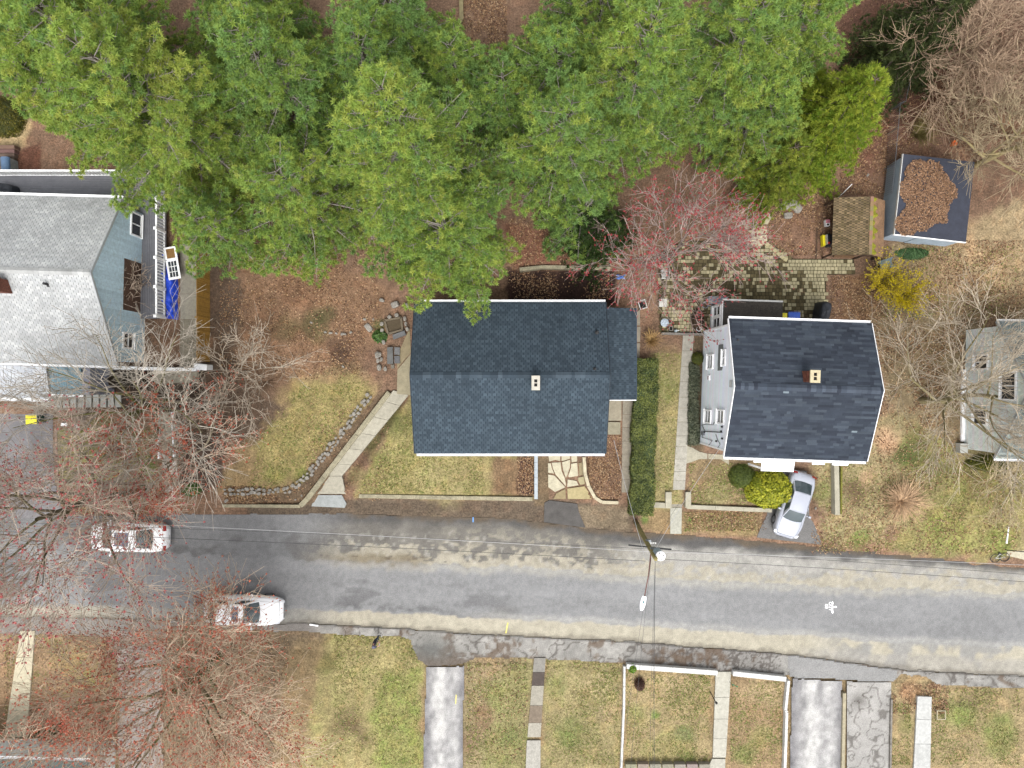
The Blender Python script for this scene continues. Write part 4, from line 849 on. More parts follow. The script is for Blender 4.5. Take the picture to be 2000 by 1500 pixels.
# ------------------------------------------------------------------ white two-storey house on the right
def white_house():
    cx, cy, rz = 15.70, -.33, math.radians(-1.9)
    e = thing('white_house', 'two storey white sided house with a dark shingle roof and brick chimney', 'house', (cx, cy, 0), rz)
    hx, hy = 3.92, 3.80; ze, zr = 6.0, 7.5; yr = .10
    cols = [C(62, 69, 80), C(68, 76, 87), C(55, 61, 72), C(75, 83, 93), C(60, 67, 78)]
    gable_roof(e, -hx, hx, -hy, hy, ze, zr, yr, cols, .145, .42, rnd=True, var=.12, seed=5, caps=([C(70, 78, 90), C(82, 90, 102), C(60, 66, 78)], [.2, .3, .3, .5]), trim=M['white'], lam=.4, gap=.004, sheath=C(48, 52, 60))
    wx, wy = hx - .13, hy - .32; zb = 0.1
    walls(e, -wx + .03, wx, -wy, wy, zb, ze + .1, zr - .14, yr, M['siding_white'])
    # lapped siding boards on the left gable wall
    z = .55; h = .2; sl = (zr - ze) / (yr + hy); sr = (zr - ze) / (hy - yr)
    while z < zr - .35:
        z1 = z + h - .004; lo, hi = -wy, wy
        if z1 > ze: lo = max(lo, -hy + (z1 - ze + .2) / sl); hi = min(hi, hy - (z1 - ze + .2) / sr)
        if hi - lo > .3:
            c = tuple(q * random.uniform(.95, 1.04) for q in (.72, .76, .80))
            MB().add([(-wx - .034, lo, z), (-wx - .034, hi, z), (-wx - .006, hi, z1), (-wx - .006, lo, z1), (-wx + .03, lo, z), (-wx + .03, hi, z), (-wx + .03, hi, z1), (-wx + .03, lo, z1)],
                     [[3, 2, 1, 0], [0, 1, 5, 4], [3, 7, 6, 2], [1, 2, 6, 5], [0, 4, 7, 3]], c).build('siding_board', mat('lap_siding', attr=True, rough=.5, nscale=1.5, namt=.05, famt=.04, fine=8), e)
        z += h
    for yy in (-wy, wy): MB().box(-wx - .05, -wx + .06, yy - .05, yy + .05, .3, ze).build('corner_board', M['white'], e)
    MB().box(-wx - .03, -wx + .1, -wy, wy, .0, .53).build('foundation', M['concrete'], e)
    def Wy(v, zz): return -(v - 750) / F * (HC - zz) - cy                  # photo row to local y on the wall
    W = dict(ux=(0, -1, 0), up=(0, 0, 1), n=(-1, 0, 0))
    window(e, (-wx - .035, Wy(699, 2.5), 1.95), w=.72, h=.95, sash='h', **W); window(e, (-wx - .035, Wy(807, 2.4), 1.75), w=.66, h=1.1, sash='h', **W)
    window(e, (-wx - .035, Wy(807, 4.9), 4.35), w=.66, h=1.1, sash='h', **W); window(e, (-wx - .035, Wy(690, 5.2), 4.95), w=.75, h=.42, sash='v', **W)
    y0, y1 = Wy(728, 4.4), Wy(677, 4.4); m = MB(); n = 10      # ragged patch where the siding is missing
    vs = []; 
    for i in range(n + 1): yy = y0 + (y1 - y0) * i / n; vs += [(-wx - .055, yy, 3.92 + random.uniform(-.04, .04)), (-wx - .045, yy, 4.82 + random.uniform(-.1, .08))]
    m.add(vs, [[2 * i, 2 * i + 1, 2 * i + 3, 2 * i + 2] for i in range(n)]); m.build('bare_sheathing', mat('bare_sheathing', C(142, 146, 146), nscale=3, namt=.25, fine=18, famt=.2), e, label='ragged grey patch where siding is missing')
    vy = Wy(754, 6.5); MB().box(-wx - .06, -wx - .03, vy - .19, vy + .19, 6.25, 6.75).build('gable_vent', mat('vent_grey', C(190, 194, 198), namt=.1), e)
    for i in range(6): MB().box(-wx - .075, -wx - .061, vy - .17, vy + .17, 6.28 + .075 * i, 6.32 + .075 * i).build('louver', M['offwhite'], e)
    by = Wy(742, 2.3); b = MB().box(-wx - .12, -wx - .035, by - .15, by + .15, 2.1, 2.35).build('vent_box', M['white'], e); MB().box(-wx - .128, -wx - .122, by - .11, by + .11, 2.14, 2.31).build('vent_opening', M['brick'], b)
    def cable(pts, r=.016, mm='wire'): return MB().tube([(-wx - .055, Wy(v, z), z) for v, z in pts], r, 5).build('cable', M[mm], e)
    cable([(834, .9), (833, 2.0), (834, 3.4), (829, 3.6)]); cable([(847, 1.7), (849, 5.2)], .03); cable([(858, 1.0), (865, 3.3), (874, 2.6)]); cable([(853, 4.0), (862, 4.3), (872, 4.9), (879, 4.5)]); cable([(834, .9), (846, 1.7), (858, 1.0)])
    for v, z in ((847, 5.1), (838, 5.2), (861, 5.3), (866, 4.2), (848, 1.6)): MB().box(-wx - .12, -wx - .04, Wy(v, z) - .05, Wy(v, z) + .05, z - .07, z + .07).build('cable_clamp', M['black_rubber'], e)
    mm = MB().box(-wx - .16, -wx - .04, Wy(850, 1.4) - .12, Wy(850, 1.4) + .12, 1.2, 1.6).build('meter_box', M['metal'], e)
    gutter(e, (-hx, -hy - .01, ze - .02), (hx, -hy - .01, ze - .02), (0, -1, 0), M['white']); gutter(e, (-hx + .02, hy + .01, ze - .02), (hx, hy + .01, ze - .02), (0, 1, 0), M['white'])
    flue_cap(e, -.04, .72, 7.0, 8.3, .52, .66, M['brick'], mat('cream_cap', C(210, 196, 160), nscale=6, namt=.12), brick=True)
    vent_pipe(e, -3.55, 2.6, 6.35, .25); 
    # loose bright shingle bits and a leaf on the roof
    for (x, y) in ((-1.35, -.2), (2.7, -2.2)): MB().slab((x, y, ze + (y + hy) * sl + .045), (x + .3, y, ze + (y + hy) * sl + .045), (x + .3, y + .1, ze + (y + .1 + hy) * sl + .045), (x, y + .1, ze + (y + .1 + hy) * sl + .045), .01, C(130, 142, 150)).build('shingle_patch', M['shingle'], e)
    # porch roof and window awnings on the street side
    def can(name, x0, x1, y0, y1, zf, zw, rib=0):
        o = MB().slab((x0, y0, zf), (x1, y0, zf), (x1, y1, zw), (x0, y1, zw), .06).build(name, M['white'], e)
        n = int((x1 - x0) / .14)
        for i in range(1, n): xx = x0 + (x1 - x0) * i / n; MB().slab((xx - .012, y0, zf + .018), (xx + .012, y0, zf + .018), (xx + .012, y1, zw + .018), (xx - .012, y1, zw + .018), .016).build('rib', M['white'], o)
        return o
    can('porch_roof', 14.92 - cx, 16.85 - cx, -5.18 - cy, -wy - .0, 2.9, 3.2)
    for a, b in ((13.95, 14.85), (17.3, 18.0), (18.45, 19.35)): can('awning', a - cx, b - cx, -4.55 - cy, -wy, 4.4, 4.75)
    for a in (14.0, 18.5): window(e, (a - cx, -wy, 3.2), (1, 0, 0), (0, 0, 1), .8, 1.1, (0, -1, 0), sash='h')
    for px_ in (15.0, 16.78): MB().box(px_ - cx - .05, px_ - cx + .05, -5.1 - cy - .05 + .06, -5.1 - cy + .11, .1, 2.84).build('porch_post', M['white'], e)
    MB().box(15.4 - cx, 16.3 - cx, -wy - .05, -wy - .0, .6, 2.6).build('front_door', M['brown_wood'], e)
    # flat-roofed lean-to at the back
    X0, X1, Y0, Y1 = 12.22 - cx, 15.75 - cx, wy + .02, 4.80 - cy; zt = 3.25
    r = MB().slab((X0, Y0, zt + .1), (X1, Y0, zt + .1), (X1, Y1, zt), (X0, Y1, zt), .1, C(62, 56, 50)).build('lean_to_roof', mat('mossy_flat_roof', C(74, 68, 60), nscale=3, namt=.3, fine=20, famt=.45, bump=.5), e)
    MB().box(X0 - .02, X1, Y1 + .005, Y1 + .1, zt - .12, zt + .05).build('lean_to_gutter', M['offwhite'], e)
    MB().box(X0 - .045, X0 - .005, Y0, Y1, zt - .1, zt + .12).build('lean_to_trim', M['white'], e)
    MB().box(X0 + .06, X1 - .05, Y1 - .2, Y1 - .06, .1, zt - .1).build('lean_to_back_wall', M['siding_white'], e)
    MB().box(X0 + .06, X0 + .2, Y0, Y1 - .21, .1, zt - .1).build('lean_to_side_wall', M['siding_white'], e)
    for k in range(2): window(e, (X0 + .06, Y1 - .25 - .70 * k, 1.4), (0, -1, 0), (0, 0, 1), .5, 1.35, (-1, 0, 0), sash='h')
    MB().box(X0 - .2, X0 + 1.0, Y1 + .06, Y1 + .52, .1, 1.0).build('back_step', mat('grey_blue_step', C(150, 158, 170), namt=.12), e)
white_house()

# ------------------------------------------------------------------ pale blue house on the left
def blue_house():
    rz = math.radians(-1.6); ox, oy = -23.0, 6.0
    e = thing('blue_house', 'light blue house with a whitish shingle roof at the left edge', 'house', (ox, oy, 0), rz)
    ze, zr = 3.65, 6.6; x0, x1 = -14.0, .16; y1, y0, yr = 4.82, -4.95, .05
    cols = [C(196, 198, 197), C(204, 205, 204), C(188, 190, 190), C(193, 195, 194)]
    gable_roof(e, x0, x1, y0, y1, ze, zr, yr, cols, .15, .27, var=.07, seed=12, caps=([C(188, 189, 187), C(200, 201, 199)], [.3, .3]), trim=mat('pale_trim', C(204, 208, 210), namt=.12), gap=.03, sheath=C(160, 160, 160))
    walls(e, x0 + .1, 0.0, y0 + .3, y1 - .3, 0, ze + .1, zr - .15, yr, M['siding_blue'])
    # vertical siding boards on the visible gable
    sl = (zr - ze) / (yr - y0); y = y0 + .3; w = .2
    while y < y1 - .3:
        ya, yb = y, min(y + w - .012, y1 - .3); top = min(zr - .3, ze + (min(ya - y0, y1 - yb)) * sl - .22)
        lowb = .35 if not (-1.6 < ya < 1.45) else 3.0
        k = random.uniform(.9, 1.06)
        MB().box(.003, .028, ya, yb, lowb, max(top, lowb + .1), tuple(q * k for q in (.50, .64, .72))).build('siding_board', M['attr'], e); y += w
    for ya, yb in ((-1.6, 1.45),): 
        MB().box(.003, .03, ya, yb, .35, 2.98).build('brown_panel', mat('brown_shingle_panel', C(110, 82, 66), nscale=4, namt=.3, fine=16, famt=.3, bump=.4), e, label='brown lower wall panel')
    window(e, (.03, 4.30, 1.35), (0, -1, 0), (0, 0, 1), 1.25, 1.05, (1, 0, 0), sash='v'); window(e, (.03, -3.0, 1.9), (0, -1, 0), (0, 0, 1), .8, 1.0, (1, 0, 0), sash='h')
    gutter(e, (x0, y1 + .01, ze - .02), (x1, y1 + .01, ze - .02), (0, 1, 0), M['white'], w=.16); gutter(e, (x0, y0 - .01, ze - .02), (x1, y0 - .01, ze - .02), (0, -1, 0), M['white'])
    ch = MB().box(-5.15, -4.45, -1.15, -.45, 5.5, 6.95).build('chimney', M['brick'], e); MB().box(-5.2, -4.4, -1.2, -.4, 6.95, 7.05).build('chimney_cap', M['brick'], ch); MB().box(-5.0, -4.6, -1.0, -.6, 7.05, 7.06).build('flue', M['dark'], ch)
    vent_pipe(e, -2.35, -.62, 6.15, .4, .07)
    # front porch roofs
    a = MB().slab((-9.0, -7.0, 2.95), (-4.15, -7.0, 2.95), (-4.15, y0 - .15, 3.4), (-9.0, y0 - .15, 3.4), .1, C(150, 152, 158)).build('porch_roof', M['attr'], e)
    s = MB(); shingles(s, (-9.0, -7.0, 2.95), (-4.15, -7.0, 2.95), (-4.15, y0 - .15, 3.4), (-9.0, y0 - .15, 3.4), .2, .42, [C(214, 218, 224), C(226, 229, 233)], gap=.03, var=.05, seed=4); s.build('shingle_field', M['shingle'], a, kind='stuff')
    gutter(e, (-9.0, -7.01, 2.94), (-4.15, -7.01, 2.94), (0, -1, 0), M['white'], w=.18)
    b = MB().slab((-4.05, -6.7, 3.0), (-2.2, -6.7, 3.0), (-2.2, y0 - .15, 3.3), (-4.05, y0 - .15, 3.3), .1, C(140, 172, 184)).build('entry_roof', M['attr'], e)
    for i in range(13): xx = -4.05 + .142 * i + .05; MB().slab((xx, -6.7, 3.02), (xx + .04, -6.7, 3.02), (xx + .04, y0 - .15, 3.32), (xx, y0 - .15, 3.32), .02, C(152, 184, 196)).build('rib', M['attr'], b)
    MB().box(-4.05, -2.2, -6.84, -6.705, 2.9, 3.0).build('entry_gutter', M['white'], e)
    MB().box(-8.9, -2.3, -6.5, y0 + .28, 0, 2.85).build('porch_wall', M['siding_blue'], e)
    MB().box(-2.19, -1.75, -6.7, y0 - .15, .2, 3.1).build('entry_side_wall', mat('grey_lilac', C(160, 162, 176)), e)
    return e
blue_house()
def deck():
    e = thing('deck', 'raised grey board deck behind and beside the blue house', 'deck')
    zt = 1.05
    p = P(284, 390, zt); xr = -21.42
    y = 12.95
    while y > 11.02:
        MB().box(-32.0, xr, y - .135, y, zt - .04, zt).build('deck_board', M['deck'], e); y -= .145
    x = xr
    while x > -22.98:
        MB().box(x - .135, x, 4.05, 11.0, zt - .04, zt).build('deck_board', M['deck'], e); x -= .145
    MB().box(-31.9, xr - .1, 4.2, 12.9, zt - .3, zt - .05).build('deck_frame', M['grey_wood'], e)
    for x, y in ((-21.6, 4.3), (-21.6, 8.5), (-21.6, 12.7), (-26.5, 12.7), (-31.5, 12.7)): MB().box(x - .06, x + .06, y - .06, y + .06, .2, zt - .3).build('deck_post', M['grey_wood'], e)
    r = thing('railing', 'white baluster railing along the right side of the grey deck', 'railing')
    X = -21.47; y0, y1 = 4.1, 12.9
    MB().box(X - .05, X + .05, y0, y1, zt + 1.06, zt + 1.12).build('top_rail', M['white'], r); MB().box(X - .04, X + .04, y0, y1, zt + .08, zt + .15).build('bottom_rail', M['white'], r)
    n = int((y1 - y0) / .19)
    for i in range(n): y = y0 + .1 + i * .19; MB().box(X - .03, X + .03, y, y + .055, zt + .15, zt + 1.06).build('baluster', M['white'], r)
    for i in range(6): y = y0 + i * (y1 - y0) / 5; o = MB().box(X - .07, X + .07, y - .07, y + .07, zt, zt + 1.22).build('rail_post', M['white'], r); MB().box(X - .09, X + .09, y - .09, y + .09, zt + 1.22, zt + 1.27).build('post_cap', M['white'], o)
    r = thing('railing', 'white railing along the back edge of the grey deck under the pine', 'railing'); Y = 12.9
    MB().box(-31.9, X - .1, Y - .05, Y + .05, zt + 1.0, zt + 1.06).build('top_rail', M['white'], r); MB().box(-31.9, X - .1, Y - .04, Y + .04, zt + .08, zt + .14).build('bottom_rail', M['white'], r)
    for i in range(50): x = -31.8 + i * .2; MB().box(x, x + .05, Y - .03, Y + .03, zt + .14, zt + 1.0).build('baluster', M['white'], r)
    # steps up to the front door: concrete treads
    s = thing('front_stairs', 'flight of pale concrete steps in front of the blue house', 'stairs'); zt0 = 1.5
    for i in range(9):
        a, b = P(113 + 12.6 * i, 769, 1.2), P(122 + 12.6 * i, 796, 1.2); z = 1.45 - .11 * i
        MB().box(a.x, b.x + .06, b.y, a.y, z - .1, z).build('tread', M['concrete_new'], s); MB().box(a.x + .02, b.x + .04, b.y + .05, a.y - .05, .2, z - .1).build('riser', M['concrete'], s)
    a, b = P(80, 770, 1.5), P(110, 796, 1.5); MB().box(a.x, b.x, b.y, a.y, .2, 1.5).build('landing', M['concrete_new'], s)
    a = P(72, 760, 1.6); b = P(72, 790, 1.6)
    h = thing('handrail', 'white handrail post and rail left of the pale concrete steps', 'handrail'); MB().tube([(a.x, a.y, .3), (a.x, a.y, 1.6), (b.x, b.y, 1.6), (b.x, b.y, .3)], .04, 6).build('rail', M['white'], h)
deck()
def golden_fence():
    e = thing('plank_fence', 'golden brown stained plank fence beside the concrete path', 'fence')
    X = -18.97; y0 = P(0, 706, 1.2).y; y1 = P(0, 462, 1.2).y; y = y0; i = 0
    base = C(196, 150, 70)
    while y < y1:
        k = random.uniform(.82, 1.15); h = 2.3 + random.uniform(-.01, .01)
        MB().box(X, X + .022, y, y + .135, .4, h, tuple(q * k for q in base)).build('plank', mat('stained_plank', attr=True, rough=.7, nscale=6, namt=.25, fine=25, famt=.2), e); y += .142
    for z in (.7, 1.9): MB().box(X - .045, X - .002, y0, y1, z, z + .09).build('rail', M['golden_wood'], e)
    for k in range(4): yy = y0 + .1 + k * (y1 - y0 - .2) / 3; MB().box(X - .14, X - .047, yy, yy + .09, .3, 2.25).build('post', M['golden_wood'], e)
golden_fence()

# ------------------------------------------------------------------ pale house at the right edge
def pale_house():
    e = thing('pale_house', 'pale grey green sided house with a mossy roof at the right edge', 'house', (28.4, -.3, 0), math.radians(-1))
    ze, zr = 3.6, 6.35; y1, y0 = 3.95, -4.05
    cols = [C(132, 140, 138), C(150, 158, 154), C(118, 126, 124), C(140, 152, 146)]
    gable_roof(e, -.15, 12, y0, y1, ze, zr, 0, cols, .15, .3, rnd=True, var=.16, seed=21, caps=([C(140, 148, 144)], [.3, .4]), trim=mat('pale_trim2', C(190, 196, 196), namt=.12), gap=.01)
    walls(e, 0.02, 11.9, y0 + .3, y1 - .3, 0, ze + .1, zr - .15, 0, M['siding_pale'])
    z = .5
    while z < zr - .5:
        z1 = z + .19; half = min(3.68, (zr - .28 - z1) / (zr - ze) * 4.0) if z1 > ze - .1 else 3.68
        if half > .3: MB().add([(-.014, -half, z), (-.014, half, z), (.002, half, z1), (.002, -half, z1), (.02, -half, z), (.02, half, z), (.02, half, z1), (.02, -half, z1)], [[3, 2, 1, 0], [0, 1, 5, 4], [1, 2, 6, 5], [0, 4, 7, 3], [3, 7, 6, 2]], tuple(q * random.uniform(.95, 1.04) for q in (.62, .65, .63))).build('siding_board', M['attr'], e)
        z += .195
    W = dict(ux=(0, -1, 0), up=(0, 0, 1), n=(-1, 0, 0))
    window(e, (-.02, 2.0, 1.5), w=.75, h=1.1, sash='v', **W); window(e, (-.02, -1.3, 1.5), w=.8, h=1.1, sash='v', **W); window(e, (-.02, .95, 3.9), w=1.5, h=1.1, sash='v', **W)
    gutter(e, (-.15, y1 + .01, ze - .02), (12, y1 + .01, ze - .02), (0, 1, 0), M['offwhite']); gutter(e, (-.15, y0 - .01, ze - .02), (12, y0 - .01, ze - .02), (0, -1, 0), M['white'])
    MB().box(-.5, -.02, -4.0, -3.4, .3, .9).build('side_step', M['concrete_new'], e)
    MB().box(-.25, -.02, -3.3, 1.2, .3, .62).build('white_foundation_trim', M['white'], e)
pale_house()

# ------------------------------------------------------------------ blue-grey shed with a flat roof
def shed():
    c = P(1825, 387, 2.4); e = thing('shed', 'blue grey garden shed with a dark flat roof covered in leaves', 'shed', (c.x, c.y, 0), math.radians(-6.2))
    hx, hy, zt = 2.17, 2.42, 2.45
    m = mat('shed_wall', (.30, .36, .42), nscale=2, namt=.1, fine=12, famt=.08)
    for q in ((-hx + .1, -hx + .2, -hy + .1, hy - .1), (hx - .2, hx - .1, -hy + .1, hy - .1), (-hx + .21, hx - .21, -hy + .1, -hy + .2), (-hx + .21, hx - .21, hy - .2, hy - .1)): MB().box(*q, .2, zt - .1).build('wall', m, e)
    MB().slab((-hx, -hy, zt), (hx, -hy, zt - .06), (hx, hy, zt - .06), (-hx, hy, zt), .09).build('roof', mat('shed_roof', C(60, 64, 78), nscale=2.5, namt=.25, fine=25, famt=.2, bump=.2), e)
    MB().box(-hx - .045, -hx - .003, -hy, hy, zt - .12, zt + .035).build('side_trim', M['offwhite'], e); MB().slab((-hx - .045, -hy - .05, zt + .035), (hx, -hy - .05, zt - .025), (hx, -hy - .003, zt - .025), (-hx - .045, -hy - .003, zt + .035), .14).build('front_trim', M['white'], e)
    for i in range(18): x = -1.5 + i * .16; MB().add([(x, -hy + .055, .22), (x + .12, -hy + .055, .22), (x + .06, -hy + .055, .36), (x, -hy + .097, .22), (x + .12, -hy + .097, .22), (x + .06, -hy + .097, .36)], [[0, 1, 2], [5, 4, 3], [0, 2, 5, 3], [1, 4, 5, 2], [0, 3, 4, 1]]).build('trim_tooth', M['white'], e)
    MB().box(-.5, .5, -hy + .06, -hy + .097, .4, 2.1).build('shed_door', m, e)
    return e
shed()
# ------------------------------------------------------------------ small open shelter with a mossy roof
def shelter():
    c = P(1664, 441, 2.3); e = thing('wood_shelter', 'small open wood shelter with a mossy brown shingle roof', 'shelter', (c.x, c.y, 0), math.radians(-2))
    hy = 1.74; xl, xr_, xe = -1.02, 1.02, 2.25; zl, zr, ze = 2.0, 2.55, 1.7
    cols = [C(146, 126, 96), C(126, 110, 84), C(112, 98, 70), C(134, 116, 88)]
    r = MB().slab((xl, hy, zl), (xl, -hy, zl), (xr_, -hy, zr), (xr_, hy, zr), .06, C(56, 46, 38)).build('roof', M['attr'], e)
    s = MB(); shingles(s, (xl, hy, zl), (xl, -hy, zl), (xr_, -hy, zr), (xr_, hy, zr), .15, .16, cols, gap=.035, var=.2, seed=8, lift=.02); s.build('shingle_field', M['shingle'], r, kind='stuff')
    MB().slab((xr_ + .003, -hy, zr), (xe, -hy, ze), (xe, hy, ze), (xr_ + .003, hy, zr), .06).build('back_roof', mat('leafy_roof', C(156, 122, 92), nscale=2.2, namt=.35, fine=14, famt=.35, bump=.6), e)
    k = .38; d = (ze - zr) / (xe - xr_); m = MB()
    m.grid(lambda u, v: Vector((xr_ + .01 + u * (k + .14 * math.sin(v * 19) + .08 * math.sin(v * 47)), -hy + .03 + v * (2 * hy - .06), zr + .012 + d * u * (k + .14 * math.sin(v * 19)) + .035 * math.sin(math.pi * u))), 6, 40); m.build('moss_cushion', mat('bright_moss', C(150, 148, 26), nscale=5, namt=.35, fine=20, famt=.3, bump=.8), e)
    for i in range(12): y = -hy + .29 * i; MB().box(xr_ - .1, xr_ + .1, y, y + .275, zr, zr + .035, tuple(q * random.uniform(.8, 1.15) for q in C(160, 138, 104))).build('ridge_cap', M['shingle'], e)
    for x, z in ((xl + .1, zl - .08), (xr_, zr - .1), (xe - .1, ze - .08)):
        for y in (-hy + .1, hy - .1): MB().box(x - .05, x + .05, y - .05, y + .05, .3, z).build('post', M['brown_wood'], e)
    MB().box(xe - .08, xe - .05, -hy + .12, hy - .12, .3, ze - .1).build('back_wall', M['brown_wood'], e)
    MB().add([(xl - .1, -hy - .06, zl - .12), (xr_, -hy - .06, zr - .1), (xe, -hy - .06, ze - .1), (xe, -hy - .06, ze + .02), (xr_, -hy - .06, zr + .05), (xl - .1, -hy - .06, zl + .02)], [[0, 1, 4, 5], [1, 2, 3, 4]]).build('gable_board', M['brown_wood'], e)
    for i in range(9): y = -hy + .2 + i * .37; MB().tube([(-.4, y, .6 + random.uniform(0, .5)), (.9, y + .05, .6 + random.uniform(0, .5))], .12, 8, C(120, 92, 66)).build('stacked_log', M['attr'], e)
    MB().box(xl - .35, xl - .25, -hy, .2, .35, .5).build('floor_beam', M['brown_wood'], e); MB().box(xl - .24, xr_ - .1, -hy + .2, hy - .2, .3, .42).build('floor', M['brown_wood'], e)
shelter()
# ------------------------------------------------------------------ roof corner at the lower left edge
def corner_house():
    e = thing('corner_house', 'house with a pale green roof edge at the lower left corner', 'house', (0, 0, 0), math.radians(-1.5))
    ze = 3.4; y = -22.75; x1 = -24.2
    cols = [C(176, 190, 184), C(160, 178, 174), C(190, 200, 194)]
    a = MB().slab((-40, y - 4.5, ze + 1.7), (x1, y - 4.5, ze + 1.7), (x1, y, ze), (-40, y, ze), -.1, C(110, 120, 116)).build('roof', M['attr'], e)
    s = MB(); shingles(s, (x1, y, ze), (-40, y, ze), (-40, y - 4.5, ze + 1.7), (x1, y - 4.5, ze + 1.7), .15, .3, cols, gap=.03, var=.1, seed=31); s.build('shingle_field', M['shingle'], a, kind='stuff')
    gutter(e, (x1, y + .01, ze), (-40, y + .01, ze), (0, 1, 0), M['white'], w=.16)
    MB().box(-39.8, x1 - .3, y - 8, y - .5, 0, ze - .15).build('wall', M['siding_pale'], e)
corner_house()

# ================================================================== TREES AND PLANTS
def tubes_np(branches, sides):
    """branches: list of (pts (n,3), radii (n,)); returns verts, faces"""
    vs, fs, o = [], [], 0
    ang = np.arange(sides) * 2 * np.pi / sides; ca, sa = np.cos(ang), np.sin(ang)
    for pts, rad in branches:
        n = len(pts); d = np.gradient(pts, axis=0); d /= np.maximum(np.linalg.norm(d, axis=1, keepdims=True), 1e-9)
        ref = np.array([.36, .48, .8]) if abs(d[0] @ np.array([.36, .48, .8])) < .9 else np.array([1., 0, 0])
        a = np.cross(d, ref); a /= np.maximum(np.linalg.norm(a, axis=1, keepdims=True), 1e-9); b = np.cross(d, a)
        ring = pts[:, None, :] + rad[:, None, None] * (a[:, None, :] * ca[None, :, None] + b[:, None, :] * sa[None, :, None])
        vs.append(ring.reshape(-1, 3))
        i = np.arange(n - 1)[:, None] * sides; k = np.arange(sides)[None, :]; k2 = (k + 1) % sides
        fs.append(np.stack([i + k, i + k2, i + sides + k2, i + sides + k], -1).reshape(-1, 4) + o); o += n * sides
    return np.concatenate(vs), np.concatenate(fs)
def needle_template(k, length, width, spread, seed):
    r = np.random.default_rng(seed); vs = []; fs = []
    for i in range(k):
        th = 2.39996 * i + r.random() * .5; cz = 1 - spread * (i + .5) / k * 1.2; ph = math.acos(max(-1, cz)); d = np.array([math.sin(ph) * math.cos(th), math.sin(ph) * math.sin(th), math.cos(ph)])
        sd_ = np.cross(d, r.normal(size=3)); sd_ /= np.linalg.norm(sd_); l = length * (.78 + .4 * r.random()); o = len(vs)
        vs += [d * .01 - sd_ * width * .5, d * .01 + sd_ * width * .5, d * l]; fs.append([o, o + 1, o + 2])
    return np.array(vs), np.array(fs)
TUFTS = [needle_template(16, .205, .064, .95, s) for s in range(4)]
SPRAY = [needle_template(10, .21, .062, .6, 20 + s) for s in range(3)]
